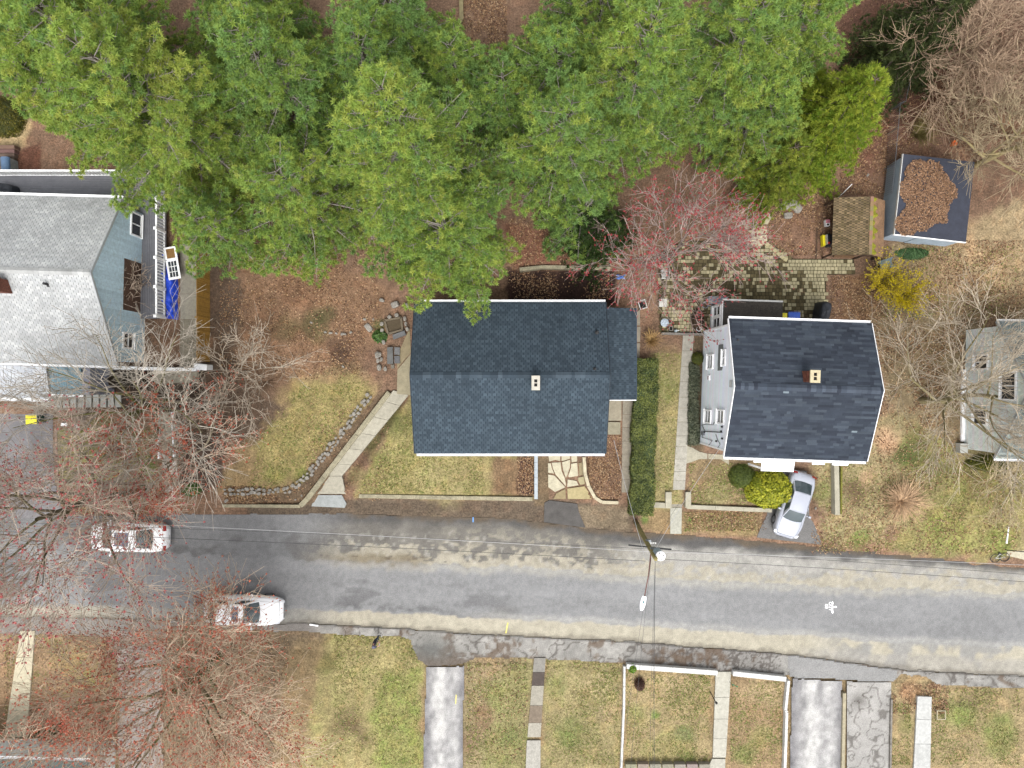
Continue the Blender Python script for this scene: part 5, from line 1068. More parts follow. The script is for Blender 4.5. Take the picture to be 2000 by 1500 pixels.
def pine(label, u, v, h, R, seed, green=0, cb=.16, dens=1.0, lean=(0, 0), name='pine_tree', top=.92, twist=0.0, sparse=0.0):
    """white pine: whorls of long boughs carrying round needle tufts; base at photo pixel (u,v)"""
    r = np.random.default_rng(seed); b = PG(u, v); e = thing(name, label, 'tree', b, group='pine trees behind the houses')
    H = h; tr = [np.array([lean[0] * t ** 1.5, lean[1] * t ** 1.5, H * t]) for t in np.linspace(0, 1, 9)]
    axis = lambda t: np.array([lean[0] * t ** 1.5, lean[1] * t ** 1.5, H * t])
    V, Fc = tubes_np([(np.array(tr), np.linspace(.26, .02, 9) * (h / 16))], 8)
    link('trunk', np_mesh('trunk', V, Fc, M['bark'], np.broadcast_to(CN(92, 82, 72), V.shape), True), e)
    limbs, tp, td, tg = [], [], [], []
    z = cb; step = .62 / H
    while z < .985:
        t = (z - cb) / (1 - cb); prof = (1 - t) ** .62 * (.55 + .45 * min(1, t * 4 + .25)) + .03
        nb = 5 if t < .8 else 4
        a0 = r.random() * 6.28
        for k in range(nb):
            if r.random() < sparse: continue
            az = a0 + k * 6.283 / nb + r.normal() * .22; L = max(.45, R * prof * (.62 + .5 * r.random())); el = .02 + .75 * t ** 1.6 + r.normal() * .06
            d = np.array([math.cos(az) * math.cos(el), math.sin(az) * math.cos(el), math.sin(el)])
            n = 6; pts = [axis(z)]; dd = d.copy()
            for i in range(n):
                dd = dd + np.array([0, 0, .05 - .10 * (i < 2) * (1 - t)]) + r.normal(size=3) * .05; dd /= np.linalg.norm(dd); pts.append(pts[-1] + dd * L / n)
            pts = np.array(pts); limbs.append((pts, np.linspace(.018 + .011 * L, .010, n + 1)))
            side = np.cross(d, [0, 0, 1.0]); side /= max(np.linalg.norm(side), 1e-6)
            m = int(max(3, L / .24)); g = r.normal() * .5
            for i in range(m):
                s = .28 + .72 * (i + r.random() * .8) / m; s = min(s, 1.0); f = s * n; j = min(int(f), n - 1); p = pts[j] + (pts[j + 1] - pts[j]) * (f - j)
                w = L * .34 * (1.12 - s) + .22
                for sg in (-1, 1):
                    wl = w * (.5 + .7 * r.random()); dirn = side * sg * .85 + d * .65 + np.array([0, 0, .12 + .15 * r.random()]); dirn /= np.linalg.norm(dirn)
                    q = p + dirn * wl
                    nt = max(1, int(wl / .27 * dens + r.random()))
                    if wl > .5: limbs.append((np.array([p, p + dirn * wl * .5, q]), np.array([.012, .009, .006])))
                    for x in range(nt):
                        ff = 1 - x * .27 / max(wl, .28) * .95
                        tp.append(p + dirn * wl * ff + r.normal(size=3) * .05); td.append(dirn * .7 + np.array([0, 0, .75]) + r.normal(size=3) * .25); tg.append(g)
            tp.append(pts[-1]); td.append(dd + np.array([0, 0, .5])); tg.append(g)
        z += step * (.8 + .4 * r.random())
    tp.append(axis(1.0)); td.append(np.array([0, 0, 1.0])); tg.append(0)
    tp = np.array(tp); td = np.array(td); tg = np.array(tg); n = len(tp)
    # fresh yellow-green to blue-green tufts, varying bough by bough
    cy, cm, cb_ = CN(210, 220, 110), CN(180, 208, 100), CN(154, 192, 112)
    w = np.clip(.42 + .28 * tg + .22 * r.normal(size=n) - green * .3, 0, 1)
    col = np.where((w > .5)[:, None], cm + (cy - cm) * ((w - .5) * 2)[:, None], cb_ + (cm - cb_) * (w * 2)[:, None]) * (.88 + .24 * r.random(n))[:, None]
    parts = []
    pick = r.integers(0, 4, n)
    for k in range(4):
        s = pick == k
        if s.any(): parts.append(stamp(TUFTS[k][0], TUFTS[k][1], tp[s], rot_align(td[s], r), .85 + .45 * r.random(s.sum()), col[s], .12, rng=r))
    V, Fc, Cc = join_np(parts); cr = link('crown', np_mesh('crown', V, Fc, M['needle'], Cc), e)
    V, Fc = tubes_np(limbs, 3); link('limb_network', np_mesh('limb_network', V, Fc, M['bark'], np.broadcast_to(CN(190, 180, 172), V.shape)), e, kind='stuff')
    return n
def conifer(label, u, v, h, R, seed, cols, name='cedar_tree', droop=.25, dens=1.0, group=None):
    """hemlock or cedar: feathery flat sprays on drooping boughs"""
    r = np.random.default_rng(seed); b = PG(u, v); e = thing(name, label, 'tree', b, group=group)
    V, Fc = tubes_np([(np.array([[0, 0, h * t] for t in np.linspace(0, 1, 7)]), np.linspace(.2, .02, 7))], 7); link('trunk', np_mesh('trunk', V, Fc, M['bark'], np.broadcast_to(CN(96, 82, 70), V.shape), True), e)
    tp, td, tg, limbs = [], [], [], []
    z = .08
    while z < .98:
        t = (z - .08) / .92; az0 = r.random() * 6.28
        for k in range(6):
            az = az0 + k * 1.047 + r.normal() * .2; L = R * ((1 - t) ** .7) * (.7 + .45 * r.random()) + .25; g = r.normal() * .5
            d = np.array([math.cos(az), math.sin(az), 0.15 - droop * (1 - t)]); side = np.array([-math.sin(az), math.cos(az), 0])
            base = np.array([0, 0, h * z]); pts = np.array([base + d * L * s + np.array([0, 0, -.12 * L * s * s]) for s in np.linspace(0, 1, 5)]); limbs.append((pts, np.linspace(.03, .006, 5)))
            m = int(L / .17 * dens) + 2
            for i in range(m):
                s = .2 + .8 * (i + r.random()) / m; p = base + d * L * s + np.array([0, 0, -.12 * L * s * s])
                for sg in (-1, 1):
                    wl = L * .3 * (1.1 - s) + .12
                    for x in range(max(1, int(wl / .2))):
                        tp.append(p + (side * sg * .8 + d * .6) * wl * (x + r.random()) / max(1, int(wl / .2)) + r.normal(size=3) * .03); td.append(side * sg * .8 + d * .8 + np.array([0, 0, .25]) + r.normal(size=3) * .2); tg.append(g)
        z += .42 / h * (.8 + .4 * r.random())
    tp, td, tg = np.array(tp), np.array(td), np.array(tg); n = len(tp); w = np.clip(.5 + .3 * tg + .25 * r.normal(size=n), 0, 1)[:, None]
    col = (CN(*cols[0]) * (1 - w) + CN(*cols[1]) * w) * (.8 + .4 * r.random((n, 1)))
    parts = []; pick = r.integers(0, 3, n)
    for k in range(3):
        s = pick == k; parts.append(stamp(SPRAY[k][0], SPRAY[k][1], tp[s], rot_align(td[s], r), .8 + .6 * r.random(s.sum()), col[s], .3, rng=r))
    V, Fc, Cc = join_np(parts); link('crown', np_mesh('crown', V, Fc, M['needle'], Cc), e)
    V, Fc = tubes_np(limbs, 4); link('limb_network', np_mesh('limb_network', V, Fc, M['bark'], np.broadcast_to(CN(120, 108, 96), V.shape)), e, kind='stuff')

BUD = needle_template(6, .075, .055, 1.6, 77)
def bare_tree(label, u, v, h, R, seed, bark=(150, 138, 120), twig=(172, 158, 140), bud=None, budn=0, levels=4, n1=8, lean=(0, 0), trunk_r=.2, fork=.3, spread=.9, name='bare_tree', up=.10, n2=7, n3=6, n4=4, twr=.010, group='bare trees around the houses', moss=None, tk=1.8):
    """leafless tree: every limb, branch and twig is a tapered tube; optional red blossom at the tips"""
    r = np.random.default_rng(seed); b = PG(u, v); e = thing(name, label, 'tree', b, group=group)
    big, fine, tips = [], [], []
    def branch(p, d, L, r0, r1, n, wob, upc):
        pts = [p]; dd = d / np.linalg.norm(d)
        for i in range(n):
            dd = dd + r.normal(size=3) * wob + np.array([0, 0, upc]); dd /= np.linalg.norm(dd); pts.append(pts[-1] + dd * L / n)
        return np.array(pts), np.linspace(r0, r1, n + 1)
    def at(pts, s):
        f = s * (len(pts) - 1); j = min(int(f), len(pts) - 2); return pts[j] + (pts[j + 1] - pts[j]) * (f - j), pts[j + 1] - pts[j]
    def perp(d):
        d = d / np.linalg.norm(d); a = np.cross(d, r.normal(size=3)); return d, a / np.linalg.norm(a)
    th = h * .72
    tp, trd = branch(np.zeros(3), np.array([lean[0], lean[1], 1.0]), th, trunk_r, trunk_r * .35, 7, .05, .03); big.append((tp, trd))
    for i in range(n1):
        s = fork + (1 - fork) * (i + .5 * r.random()) / n1; p, d = at(tp, min(s, 1)); az = i * 2.4 + r.random() * .8
        out = np.array([math.cos(az), math.sin(az), 0]) * spread + np.array([0, 0, .45 + .5 * s]) + np.array([lean[0], lean[1], 0]) * .6
        L1 = R * (1.15 - .45 * s) * (.8 + .4 * r.random()); q1, r1 = branch(p, out, L1, trunk_r * .42 * (1.15 - .6 * s), .018, 6, .13, up * .5); big.append((q1, r1))
        for j in range(n2):
            s2 = .22 + .78 * (j + r.random()) / n2; p2, d2 = at(q1, min(s2, 1)); dn, a = perp(d2); L2 = L1 * .6 * (1.15 - .55 * s2) * (.7 + .6 * r.random())
            q2, r2 = branch(p2, dn * .75 + a * (.6 + .3 * r.random()) + np.array([0, 0, .1]), L2, .034 * (1.3 - .6 * s2), .012, 5, .14, up * .5); fine.append((q2, r2))
            for k in range(n3):
                s3 = .2 + .8 * (k + r.random()) / n3; p3, d3 = at(q2, min(s3, 1)); dn, a = perp(d3); L3 = L2 * .55 * (1.2 - .5 * s3) * (.6 + .7 * r.random()) + .12
                q3, r3 = branch(p3, dn * .8 + a * .62, L3, .016, twr, 3, .13, up); fine.append((q3, r3)); tips += [q3[-1], q3[-2]]
                for m in range(n4):
                    s4 = .25 + .75 * (m + r.random()) / n4; p4, d4 = at(q3, min(s4, 1)); dn, a = perp(d4); L4 = L3 * .6 * (.6 + .7 * r.random()) + .1
                    q4, r4 = branch(p4, dn * .85 + a * .6, L4, twr * 1.05, twr * .8, 1, .12, up); fine.append((q4, r4)); tips += [q4[-1], (q4[0] + q4[-1]) / 2]
    bc, tc = CN(*bark) * 1.5, np.minimum(CN(*twig) * tk, .72)
    V, Fc = tubes_np(big, 7); c = np.broadcast_to(bc, V.shape).copy()
    if moss is not None:
        w = np.clip(vnoise(V[:, 0] + V[:, 2], V[:, 1], .6, 3) * 1.6 - .3, 0, 1)[:, None]; c = c * (1 - w) + CN(*moss) * w
    link('trunk', np_mesh('trunk', V, Fc, M['bark'], c, True), e)
    V, Fc = tubes_np(fine, 3); k = .8 + .4 * vnoise(V[:, 0], V[:, 1], .5, 2)[:, None]; link('crown', np_mesh('crown', V, Fc, M['bark'], tc * k, True), e)
    if bud:
        tips = np.array(tips); s = r.random(len(tips)) < budn * (.3 + 1.4 * vnoise(tips[:, 0], tips[:, 1] + tips[:, 2], 1.3, 4)); tips = tips[s]; n = len(tips)
        w = r.random((n, 1)); col = (CN(*bud[0]) * (1 - w) + CN(*bud[1]) * w) * (.8 + .5 * r.random((n, 1)))
        V, Fc, Cc = stamp(BUD[0], BUD[1], tips, rot_align(r.normal(size=(n, 3)), r), .7 + .7 * r.random(n), col, .2, rng=r)
        link('blossom', np_mesh('blossom', V, Fc, M['leaf'], Cc), e)

PINES = [  # label, u, v, height, radius, seed, greenness, extras
 ('broad pine with yellow green tips above the blue house', 440, 312, 16.0, 6.2, 1, -.35, dict(cb=.12)),
 ('tall pine at the upper left corner of the photo', 330, 215, 15.5, 5.6, 2, -.2, dict(cb=.15)),
 ('pine between the upper left corner pine and the tall pointed one', 620, 260, 13.5, 5.0, 3, .55, dict(cb=.15)),
 ('tall pointed pine with a visible leader above the grey house', 850, 405, 17.0, 5.4, 4, -.25, dict(cb=.14, lean=(-.3, .5))),
 ('pine whose lowest bough reaches over the grey roof', 890, 498, 9.5, 5.3, 5, -.1, dict(cb=.36, sparse=.05, dens=1.2)),
 ('pine with blue green tufts right of the tall pointed one', 1085, 350, 12.5, 4.6, 6, .35, dict(cb=.14)),
 ('big pine in the top middle right with clustered tips', 1190, 265, 15.5, 5.0, 7, .05, dict(cb=.12)),
 ('pine at the top right of the pine stand', 1345, 225, 14.5, 4.8, 8, .15, dict(cb=.12)),
 ('dark pine at the top centre behind the tall pointed one', 760, 215, 10.5, 4.6, 9, .9, dict(cb=.15)),
 ('pine at the top edge left of the timber wall', 795, 120, 9.0, 3.8, 10, .85, dict(cb=.15, sparse=.1)),
 ('low spreading pine above the needle covered bed', 640, 425, 10.5, 5.2, 11, 0, dict(cb=.14)),
 ('pine reaching down beside the golden fence', 480, 478, 8.5, 3.3, 12, .2, dict(cb=.2)),
 ('pine in the top middle under the timber wall', 1070, 225, 10.0, 4.2, 13, .5, dict(cb=.12)),
 ('small dark pine behind the red maple', 1130, 440, 6.0, 3.4, 14, .9, dict(cb=.12, sparse=.15)),
 ('pine at the top edge above the yellow green cedar', 1470, 150, 12.0, 4.2, 15, .2, dict(cb=.12)),
 ('pine standing over the grey deck', 265, 270, 11.5, 4.3, 16, -.3, dict(cb=.2)),
 ('pine at the top edge left of centre', 560, 120, 12.0, 4.4, 17, .3, dict(cb=.15)),
 ('short dark pine between the broad pine and the pointed one', 735, 330, 8.0, 4.2, 18, .7, dict(cb=.12)),
 ('pine in the far top left corner', 150, 120, 12.0, 5.0, 19, -.1, dict(cb=.12)),
 ('short bluish pine just below the timber wall', 985, 250, 8.0, 4.0, 23, .8, dict(cb=.12)),
 ('narrow pine left of the timber wall above the pointed pine', 900, 205, 8.5, 3.2, 24, .6, dict(cb=.12)),
 ('pine filling between the patio maple and the cedars', 1425, 285, 9.0, 4.0, 25, .1, dict(cb=.12)),
 ('pine at the top edge right of the timber wall', 1150, 120, 10.0, 4.2, 20, .2, dict(cb=.12)),
]
for l, u, v, h, R, s, g, kw in PINES: pine(l, u, v, h, R, s, g, **kw)
YG = ((138, 172, 58), (204, 214, 84))
conifer('yellow green cedar at the right end of the pines', 1555, 285, 10.0, 3.6, 41, YG, dens=1.1, group='cedars right of the pines')
conifer('second yellow green cedar nearer the red maple', 1480, 350, 6.5, 2.9, 42, ((130, 158, 60), (190, 198, 84)), group='cedars right of the pines')
conifer('thin dark hemlock at the top right edge', 1715, 130, 9.0, 3.2, 43, ((84, 100, 62), (112, 124, 72)), name='hemlock_tree', droop=.35, dens=.6)
conifer('dark green hemlock just behind the grey house', 1155, 470, 4.5, 2.6, 44, ((62, 84, 44), (92, 118, 62)), name='hemlock_tree', dens=.6)
RED = ((206, 92, 80), (190, 70, 78)); ORA = ((212, 112, 78), (196, 88, 70))
bare_tree('large red budded maple in the lower left corner', 428, 1278, 10.0, 7.2, 51, bark=(118, 108, 88), twig=(166, 148, 128), tk=2.1, bud=((214, 124, 92), (204, 104, 84)), budn=.55, n1=15, n2=10, n3=8, n4=5, fork=.2, spread=1.15, lean=(.02, .0), trunk_r=.32, moss=(108, 108, 62), name='red_maple', group='red budded maples')
bare_tree('leaning red maple over the white sedan at the left edge', 282, 958, 11.5, 7.4, 52, bark=(116, 106, 88), twig=(150, 136, 122), tk=2.1, bud=((208, 100, 96), (198, 84, 94)), budn=.32, n1=13, n2=9, n3=7, n4=5, lean=(-.2, -.02), trunk_r=.30, moss=(104, 100, 66), name='red_maple', group='red budded maples', fork=.35)
bare_tree('small red budded maple right of the blue house walk', 372, 876, 6.0, 4.3, 53, bark=(150, 140, 118), twig=(168, 152, 134), bud=ORA, budn=.8, tk=2.1, n1=11, n2=7, n3=6, n4=3, trunk_r=.15, name='red_maple', group='red budded maples', lean=(.12, -.1), fork=.2)
bare_tree('dense red budded maple over the paver patio', 1298, 508, 6.8, 4.7, 54, bark=(130, 116, 108), twig=(158, 142, 134), tk=1.7, bud=((200, 84, 88), (190, 70, 80)), budn=.62, n1=12, n2=8, n3=6, n4=2, trunk_r=.17, name='red_maple', group='red budded maples', fork=.14)
bare_tree('grey mossy bare tree in front of the blue house', 325, 778, 8.0, 6.6, 55, bark=(136, 128, 100), twig=(158, 150, 138), tk=1.9, n1=12, n2=8, n3=6, n4=3, trunk_r=.22, moss=(118, 116, 62), fork=.16, lean=(-.06, .04), spread=1.2)
bare_tree('pale bare tree spreading over the lawn left of the mossy roofed house', 1800, 782, 8.5, 6.0, 56, bark=(142, 130, 104), twig=(166, 154, 136), n1=13, n2=8, n3=7, n4=3, trunk_r=.23, moss=(126, 118, 74), fork=.16, spread=1.25, lean=(.06, 0))
bare_tree('bare tree with twigs over the leafy shed roof', 1906, 322, 9.5, 4.8, 57, bark=(160, 146, 106), twig=(166, 150, 122), tk=1.6, n1=14, n2=9, n3=7, n4=4, trunk_r=.20, fork=.1, spread=1.15, lean=(-.13, -.06))
bare_tree('bare sapling fan rising from the fence line at the upper right', 1762, 168, 9.0, 4.4, 58, bark=(156, 138, 112), twig=(160, 138, 116), n1=15, n2=9, n3=7, n4=4, trunk_r=.16, fork=.1, lean=(.22, .04))
bare_tree('bare tree at the right edge above the shed', 1950, 190, 8.0, 4.8, 59, bark=(156, 134, 112), twig=(164, 134, 114), n1=14, n2=9, n3=7, n4=5, trunk_r=.16, fork=.1)
bare_tree('thin brown shrub tree in the upper right brush', 1850, 90, 5.5, 4.0, 60, bark=(136, 112, 92), twig=(150, 120, 100), n1=10, n2=7, n3=5, n4=3, trunk_r=.1, fork=.08)
bare_tree('tangled bare shrub between the golden fence and the needle bed', 480, 725, 2.4, 3.4, 61, bark=(150, 138, 122), twig=(168, 156, 140), tk=1.8, n1=9, n2=6, n3=5, n4=2, trunk_r=.07, fork=.05, spread=1.3)
bare_tree('bare bush in the right corner of the pale house lawn', 1945, 935, 2.8, 2.6, 62, bark=(150, 134, 104), twig=(180, 164, 134), n1=11, n2=6, n3=5, n4=2, trunk_r=.07, fork=.05, spread=1.2)
bare_tree('leafless vine tangle on the brown panel of the blue house', 262, 575, 2.8, 1.5, 63, bark=(150, 132, 116), twig=(178, 160, 142), n1=9, n2=6, n3=4, n4=2, trunk_r=.06, fork=.05, spread=1.0)

# ------------------------------------------------------------------ clipped and loose shrubs
def leafy(name, label, center, size, n, leaf, cols, seed, shape='dome', cat='bush', rz=0, parent=None, stems=True, up=.6):
    """shrub of many leaves over a solid dark twig core; size = half extents"""
    r = np.random.default_rng(seed); e = thing(name, label, cat, center, rz)
    sx, sy, sz = size
    if shape == 'dome':
        d = r.normal(size=(n, 3)); d[:, 2] = np.abs(d[:, 2]); d /= np.linalg.norm(d, axis=1, keepdims=True)
        k = 1 + .16 * (fbm(d[:, 0] * 3 + seed, d[:, 1] * 3 + d[:, 2] * 2, .9, seed) - .5) * 2
        rad = (1 - .22 * r.random(n) ** 2) * k; p = d * rad[:, None] * np.array([sx, sy, sz]); nr = d / np.array([sx, sy, sz])
    else:                                                     # clipped box hedge
        f = r.random(n); p = np.zeros((n, 3)); nr = np.zeros((n, 3)); top = f < .6
        p[:, 0] = (r.random(n) * 2 - 1) * sx; p[:, 1] = (r.random(n) * 2 - 1) * sy; p[:, 2] = sz * (1 - .08 * r.random(n)); nr[:, 2] = 1
        sd_ = ~top; ax = r.random(n) < sx / (sx + sy); sg = np.where(r.random(n) < .5, -1, 1)
        p[sd_ & ax, 1] = (sg * sy)[sd_ & ax]; p[sd_ & ~ax, 0] = (sg * sx)[sd_ & ~ax]; p[sd_, 2] = (r.random(n) * sz)[sd_]
        nr[sd_] = 0; nr[sd_ & ax, 1] = sg[sd_ & ax]; nr[sd_ & ~ax, 0] = sg[sd_ & ~ax]
        p += r.normal(size=(n, 3)) * .03; p[:, :2] += ((fbm(p[:, 0], p[:, 1], .7, seed) - .5) * .36)[:, None]; p[:, 2] += (fbm(p[:, 0], p[:, 1], .8, seed + 1) - .5) * .34
    w = np.clip(fbm(p[:, 0] * 1.5 + 9, p[:, 1] * 1.5 + p[:, 2], .6, seed) * 1.6 - .3 + .25 * r.normal(size=n), 0, 1)[:, None]
    col = (CN(*cols[0]) * (1 - w) + CN(*cols[1]) * w) * (.75 + .5 * r.random((n, 1)))
    V, Fc, Cc = stamp(LEAF_V, LEAF_F, p, rot_align(nr / np.linalg.norm(nr, axis=1, keepdims=True) + r.normal(size=(n, 3)) * .45 + np.array([0, 0, up * .4]), r), leaf * (.7 + .6 * r.random(n)), col, .15, rng=r)
    link('foliage', np_mesh('foliage', V, Fc, M['leaf'], Cc), e)
    st = []
    for i in range(26):
        a = r.random() * 6.28; q = np.array([math.cos(a) * sx * .75 * r.random(), math.sin(a) * sy * .75 * r.random(), 0]) if shape == 'dome' else np.array([(r.random() * 2 - 1) * sx * .85, (r.random() * 2 - 1) * sy * .85, 0])
        b0 = q * np.array([.4, .4, 0]) if shape == 'dome' else q
        st.append((np.array([b0, (b0 + q) / 2 + np.array([0, 0, sz * .45]), q + np.array([0, 0, sz * .85])]), np.array([.03, .02, .012])))
    V, Fc = tubes_np(st, 4); link('stems', np_mesh('stems', V, Fc, M['bark'], np.broadcast_to(CN(84, 70, 56), V.shape)), e)
    c = MB()
    if shape == 'dome': c.lathe([(.75, .0), (.86, .2), (.82, .45), (.62, .68), (.3, .84), (.02, .88)], (0, 0, 0), 14); c.v = [(a * sx, b_ * sy, d_ * sz) for a, b_, d_ in c.v]
    else: c.box(-sx + .08, sx - .08, -sy + .08, sy - .08, 0, sz - .1)
    c.build('inner_foliage', mat(f'inner_{name}_{seed}', CN(*cols[0]).tolist(), nscale=9, namt=.35, fine=30, famt=.3, bump=.8), e)
    return e
p0, p1 = P(1263, 702, 1.2), P(1253, 1003, .9)
leafy('hedge', 'long clipped green hedge between the grey house walk and the lawn', ((p0.x + p1.x) / 2, (p0.y + p1.y) / 2, .2), (.72, (p0 - p1).length / 2, 1.05), 20000, .10, ((62, 78, 36), (140, 148, 74)), 71, 'box', 'hedge', rz=math.atan2(p1.x - p0.x, p0.y - p1.y))
g = P(1506, 956, .75); leafy('rhododendron', 'big yellow green bush beside the silver car', (g.x, g.y, .3), (1.62, 1.2, 1.35), 5200, .17, ((128, 140, 24), (206, 204, 58)), 72)
g = P(1450, 930, .75); leafy('boxwood', 'round clipped dark green bush left of the yellow green one', (g.x, g.y, .35), (.80, .76, .9), 9000, .06, ((78, 94, 34), (118, 130, 50)), 73)
g = P(1364, 700, .8); leafy('boxwood', 'small round green bush at the corner of the white house', (g.x, g.y, .4), (.38, .42, .65), 2400, .06, ((82, 94, 34), (130, 130, 52)), 74)
g = P(1354, 790, .5); leafy('ground_cover', 'strip of dark green ground cover along the white house wall', (g.x, g.y, .4), (.34, 2.5, .3), 3000, .11, ((74, 84, 62), (128, 132, 106)), 75, 'box', 'plant')
g = P(1244, 1310, .4); leafy('shrub', 'small bright green shrub in the corner of the white front wall', (g.x - .25, g.y + .1, .1), (.3, .3, .5), 900, .08, ((110, 150, 40), (160, 196, 66)), 76)
g = P(1250, 1338, .3); leafy('shrub', 'small brown dormant shrub inside the white front wall', (g.x, g.y, .1), (.32, .42, .5), 1200, .07, ((84, 56, 44), (120, 84, 66)), 77)
g = P(20, 225, 1.0); leafy('shrub', 'dark yellowish evergreen shrub at the left edge', (g.x - .6, g.y, .4), (1.4, 1.3, 1.3), 5000, .1, ((70, 76, 22), (128, 120, 36)), 78)
g = P(742, 657, .5); leafy('shrub', 'tuft of strappy green leaves by the stone steps', (g.x, g.y, .42), (.42, .36, .32), 320, .34, ((66, 104, 44), (128, 158, 84)), 79, cat='plant')
g = P(1780, 496, .4); leafy('ivy', 'dark green ivy at the foot of the shed', (g.x, g.y, .42), (1.1, .38, .22), 1100, .12, ((58, 92, 48), (104, 140, 84)), 80, cat='plant')
g = P(375, 955, .4); leafy('shrub', 'low green shrub under the red twigs by the kerb', (g.x, g.y, .35), (.7, .5, .4), 1100, .09, ((72, 100, 40), (112, 138, 62)), 81)
g = P(1362, 625, .5); leafy('shrub', 'dead brown shrub against the lean to of the white house', (g.x, g.y, .42), (.42, .75, .6), 1700, .08, ((72, 58, 46), (112, 90, 68)), 82)
g = P(290, 742, .8); leafy('shrub', 'dark leafy shrub behind the white garden wall', (g.x - 2.2, g.y, .4), (2.3, .55, .9), 5200, .1, ((44, 38, 28), (92, 78, 54)), 83)
g = P(90, 1430, .6); leafy('shrub', 'clipped green shrub near the lower left walk', (g.x, g.y, .1), (.8, .6, .9), 2600, .08, ((74, 82, 36), (118, 118, 52)), 84)
g = P(140, 1440, .6); leafy('shrub', 'rusty orange shrub near the lower left walk', (g.x - .4, g.y, .1), (.5, .45, .7), 1300, .08, ((128, 88, 30), (172, 118, 46)), 85)
g = P(1940, 905, .6); leafy('shrub', 'yellow green shrub below the pale house under bare twigs', (g.x, g.y, .35), (1.7, .55, .8), 4200, .1, ((74, 82, 22), (142, 138, 34)), 86)
def spiky(name, label, u, v, h, R, n, cols, seed, flower=None, nf=0, cat='bush', r0=.012, arch=.5):
    """many arching stems from one crown; optional small flowers along them"""
    r = np.random.default_rng(seed); e = thing(name, label, cat, PG(u, v)); br = []; fp = []
    for i in range(n):
        az = r.random() * 6.28; L = (.55 + .55 * r.random()); rr = R * L * (.35 + .65 * r.random()); s = np.linspace(0, 1, 6)[:, None]
        out = np.array([math.cos(az), math.sin(az), 0]); p = out * rr * s ** (1 + arch * .4) + np.array([0, 0, 1.0]) * h * L * (s * (1.5 - arch * s)) + r.normal(size=(6, 3)) * .035 * s + out * .12 * r.random()
        br.append((p, np.linspace(r0, r0 * .4, 6)))
        for k in range(nf):
            f = .3 + .7 * r.random(); j = min(int(f * 5), 4); fp.append(p[j] + (p[j + 1] - p[j]) * (f * 5 - j) + r.normal(size=3) * .04)
    V, Fc = tubes_np(br, 3); k = (.7 + .6 * r.random(len(V) // 18)).repeat(18)[:, None]; link('stems', np_mesh('stems', V, Fc, M['bark'], np.minimum(CN(*cols) * 1.8, .7) * k), e)
    if flower:
        fp = np.array(fp); m = len(fp); w = r.random((m, 1)); col = CN(*flower[0]) * (1 - w) + CN(*flower[1]) * w
        V, Fc, Cc = stamp(BUD[0], BUD[1], fp, rot_align(r.normal(size=(m, 3)), r), .5 + .5 * r.random(m), col, .2, rng=r); link('blossom', np_mesh('blossom', V, Fc, M['leaf'], Cc), e)
FY = ((255, 232, 36), (226, 200, 60))
spiky('forsythia', 'yellow flowering forsythia beside the mossy shelter', 1712, 552, 1.8, 2.0, 210, (140, 124, 84), 91, FY, 10)
spiky('forsythia', 'second yellow forsythia nearer the shed', 1752, 580, 1.7, 1.8, 170, (150, 134, 84), 92, ((255, 238, 24), (250, 220, 40)), 14)
spiky('ornamental_bush', 'round dormant bush of radiating tan stems on the right lawn', 1757, 977, .9, 1.75, 560, (176, 148, 118), 93, r0=.02, arch=.8)
spiky('grass_clump', 'tan dormant shrub at the end of the long hedge', 1270, 665, .9, .8, 200, (168, 138, 92), 94)
spiky('grass_clump', 'brown tangled brush at the upper right under bare trees', 1860, 200, 1.2, 2.6, 420, (128, 98, 74), 95)
spiky('grass_clump', 'olive brown brush left of the shed', 1790, 265, 1.1, 1.4, 260, (124, 114, 70), 96)
spiky('grass_clump', 'brown brush at the right edge beyond the shed', 1960, 260, 1.1, 2.0, 300, (150, 116, 90), 97)
spiky('grass_clump', 'grey brown brush behind the blue house walk', 405, 830, 1.0, 1.6, 300, (140, 122, 104), 98)
spiky('grass_clump', 'brown brambles along the left of the needle bed', 520, 745, .8, 1.8, 300, (138, 114, 94), 99)
spiky('grass_clump', 'leafless hydrangea stems beside the yellow bin', 165, 812, .9, 1.4, 260, (170, 154, 140), 100)

# ------------------------------------------------------------------ ground litter and grass
def scatter(name, label, zones, n, size, cols, seed, up=.9, tmpl=(LEAF_V, LEAF_F), zoff=.03, material=None, aspect=1):
    r = np.random.default_rng(seed); ps = []
    tot = sum(z[1] for z in zones)
    for poly, w in zones:
        m = int(n * w / tot); us = [a for a, b in poly]; vs_ = [b for a, b in poly]; k = 0
        while k < m:
            q = max(400, int((m - k) * 2.2)); u = r.uniform(min(us), max(us), q); v = r.uniform(min(vs_), max(vs_), q); ok = inpoly(u, v, poly); u, v = u[ok], v[ok]
            x = (u - 1000) / F * (HC - .4); y = -(v - 750) / F * (HC - .4)
            ok = fbm(x, y, 1.4, seed) > .25 + .35 * r.random(len(x)); x, y = x[ok], y[ok]; x, y = x[:m - k], y[:m - k]; k += len(x); ps.append(np.stack([x, y, G(x, y) + zoff + .02 * r.random(len(x))], -1))
    p = np.concatenate(ps); m = len(p); w = r.integers(0, len(cols), m); col = np.array([CN(*c) for c in cols])[w] * (.75 + .5 * r.random((m, 1)))
    d = np.array([0, 0, up]) + r.normal(size=(m, 3)) * .4
    V, Fc, Cc = stamp(tmpl[0], tmpl[1], p, rot_align(d, r), size * (.6 + .8 * r.random(m)), col, .15, rng=r)
    return link(name, np_mesh(name, V, Fc, material or M['leaf'], Cc), None, kind='stuff', label=label)
RECT = lambda a, b, c, d: [(a, b), (c, b), (c, d), (a, d)]
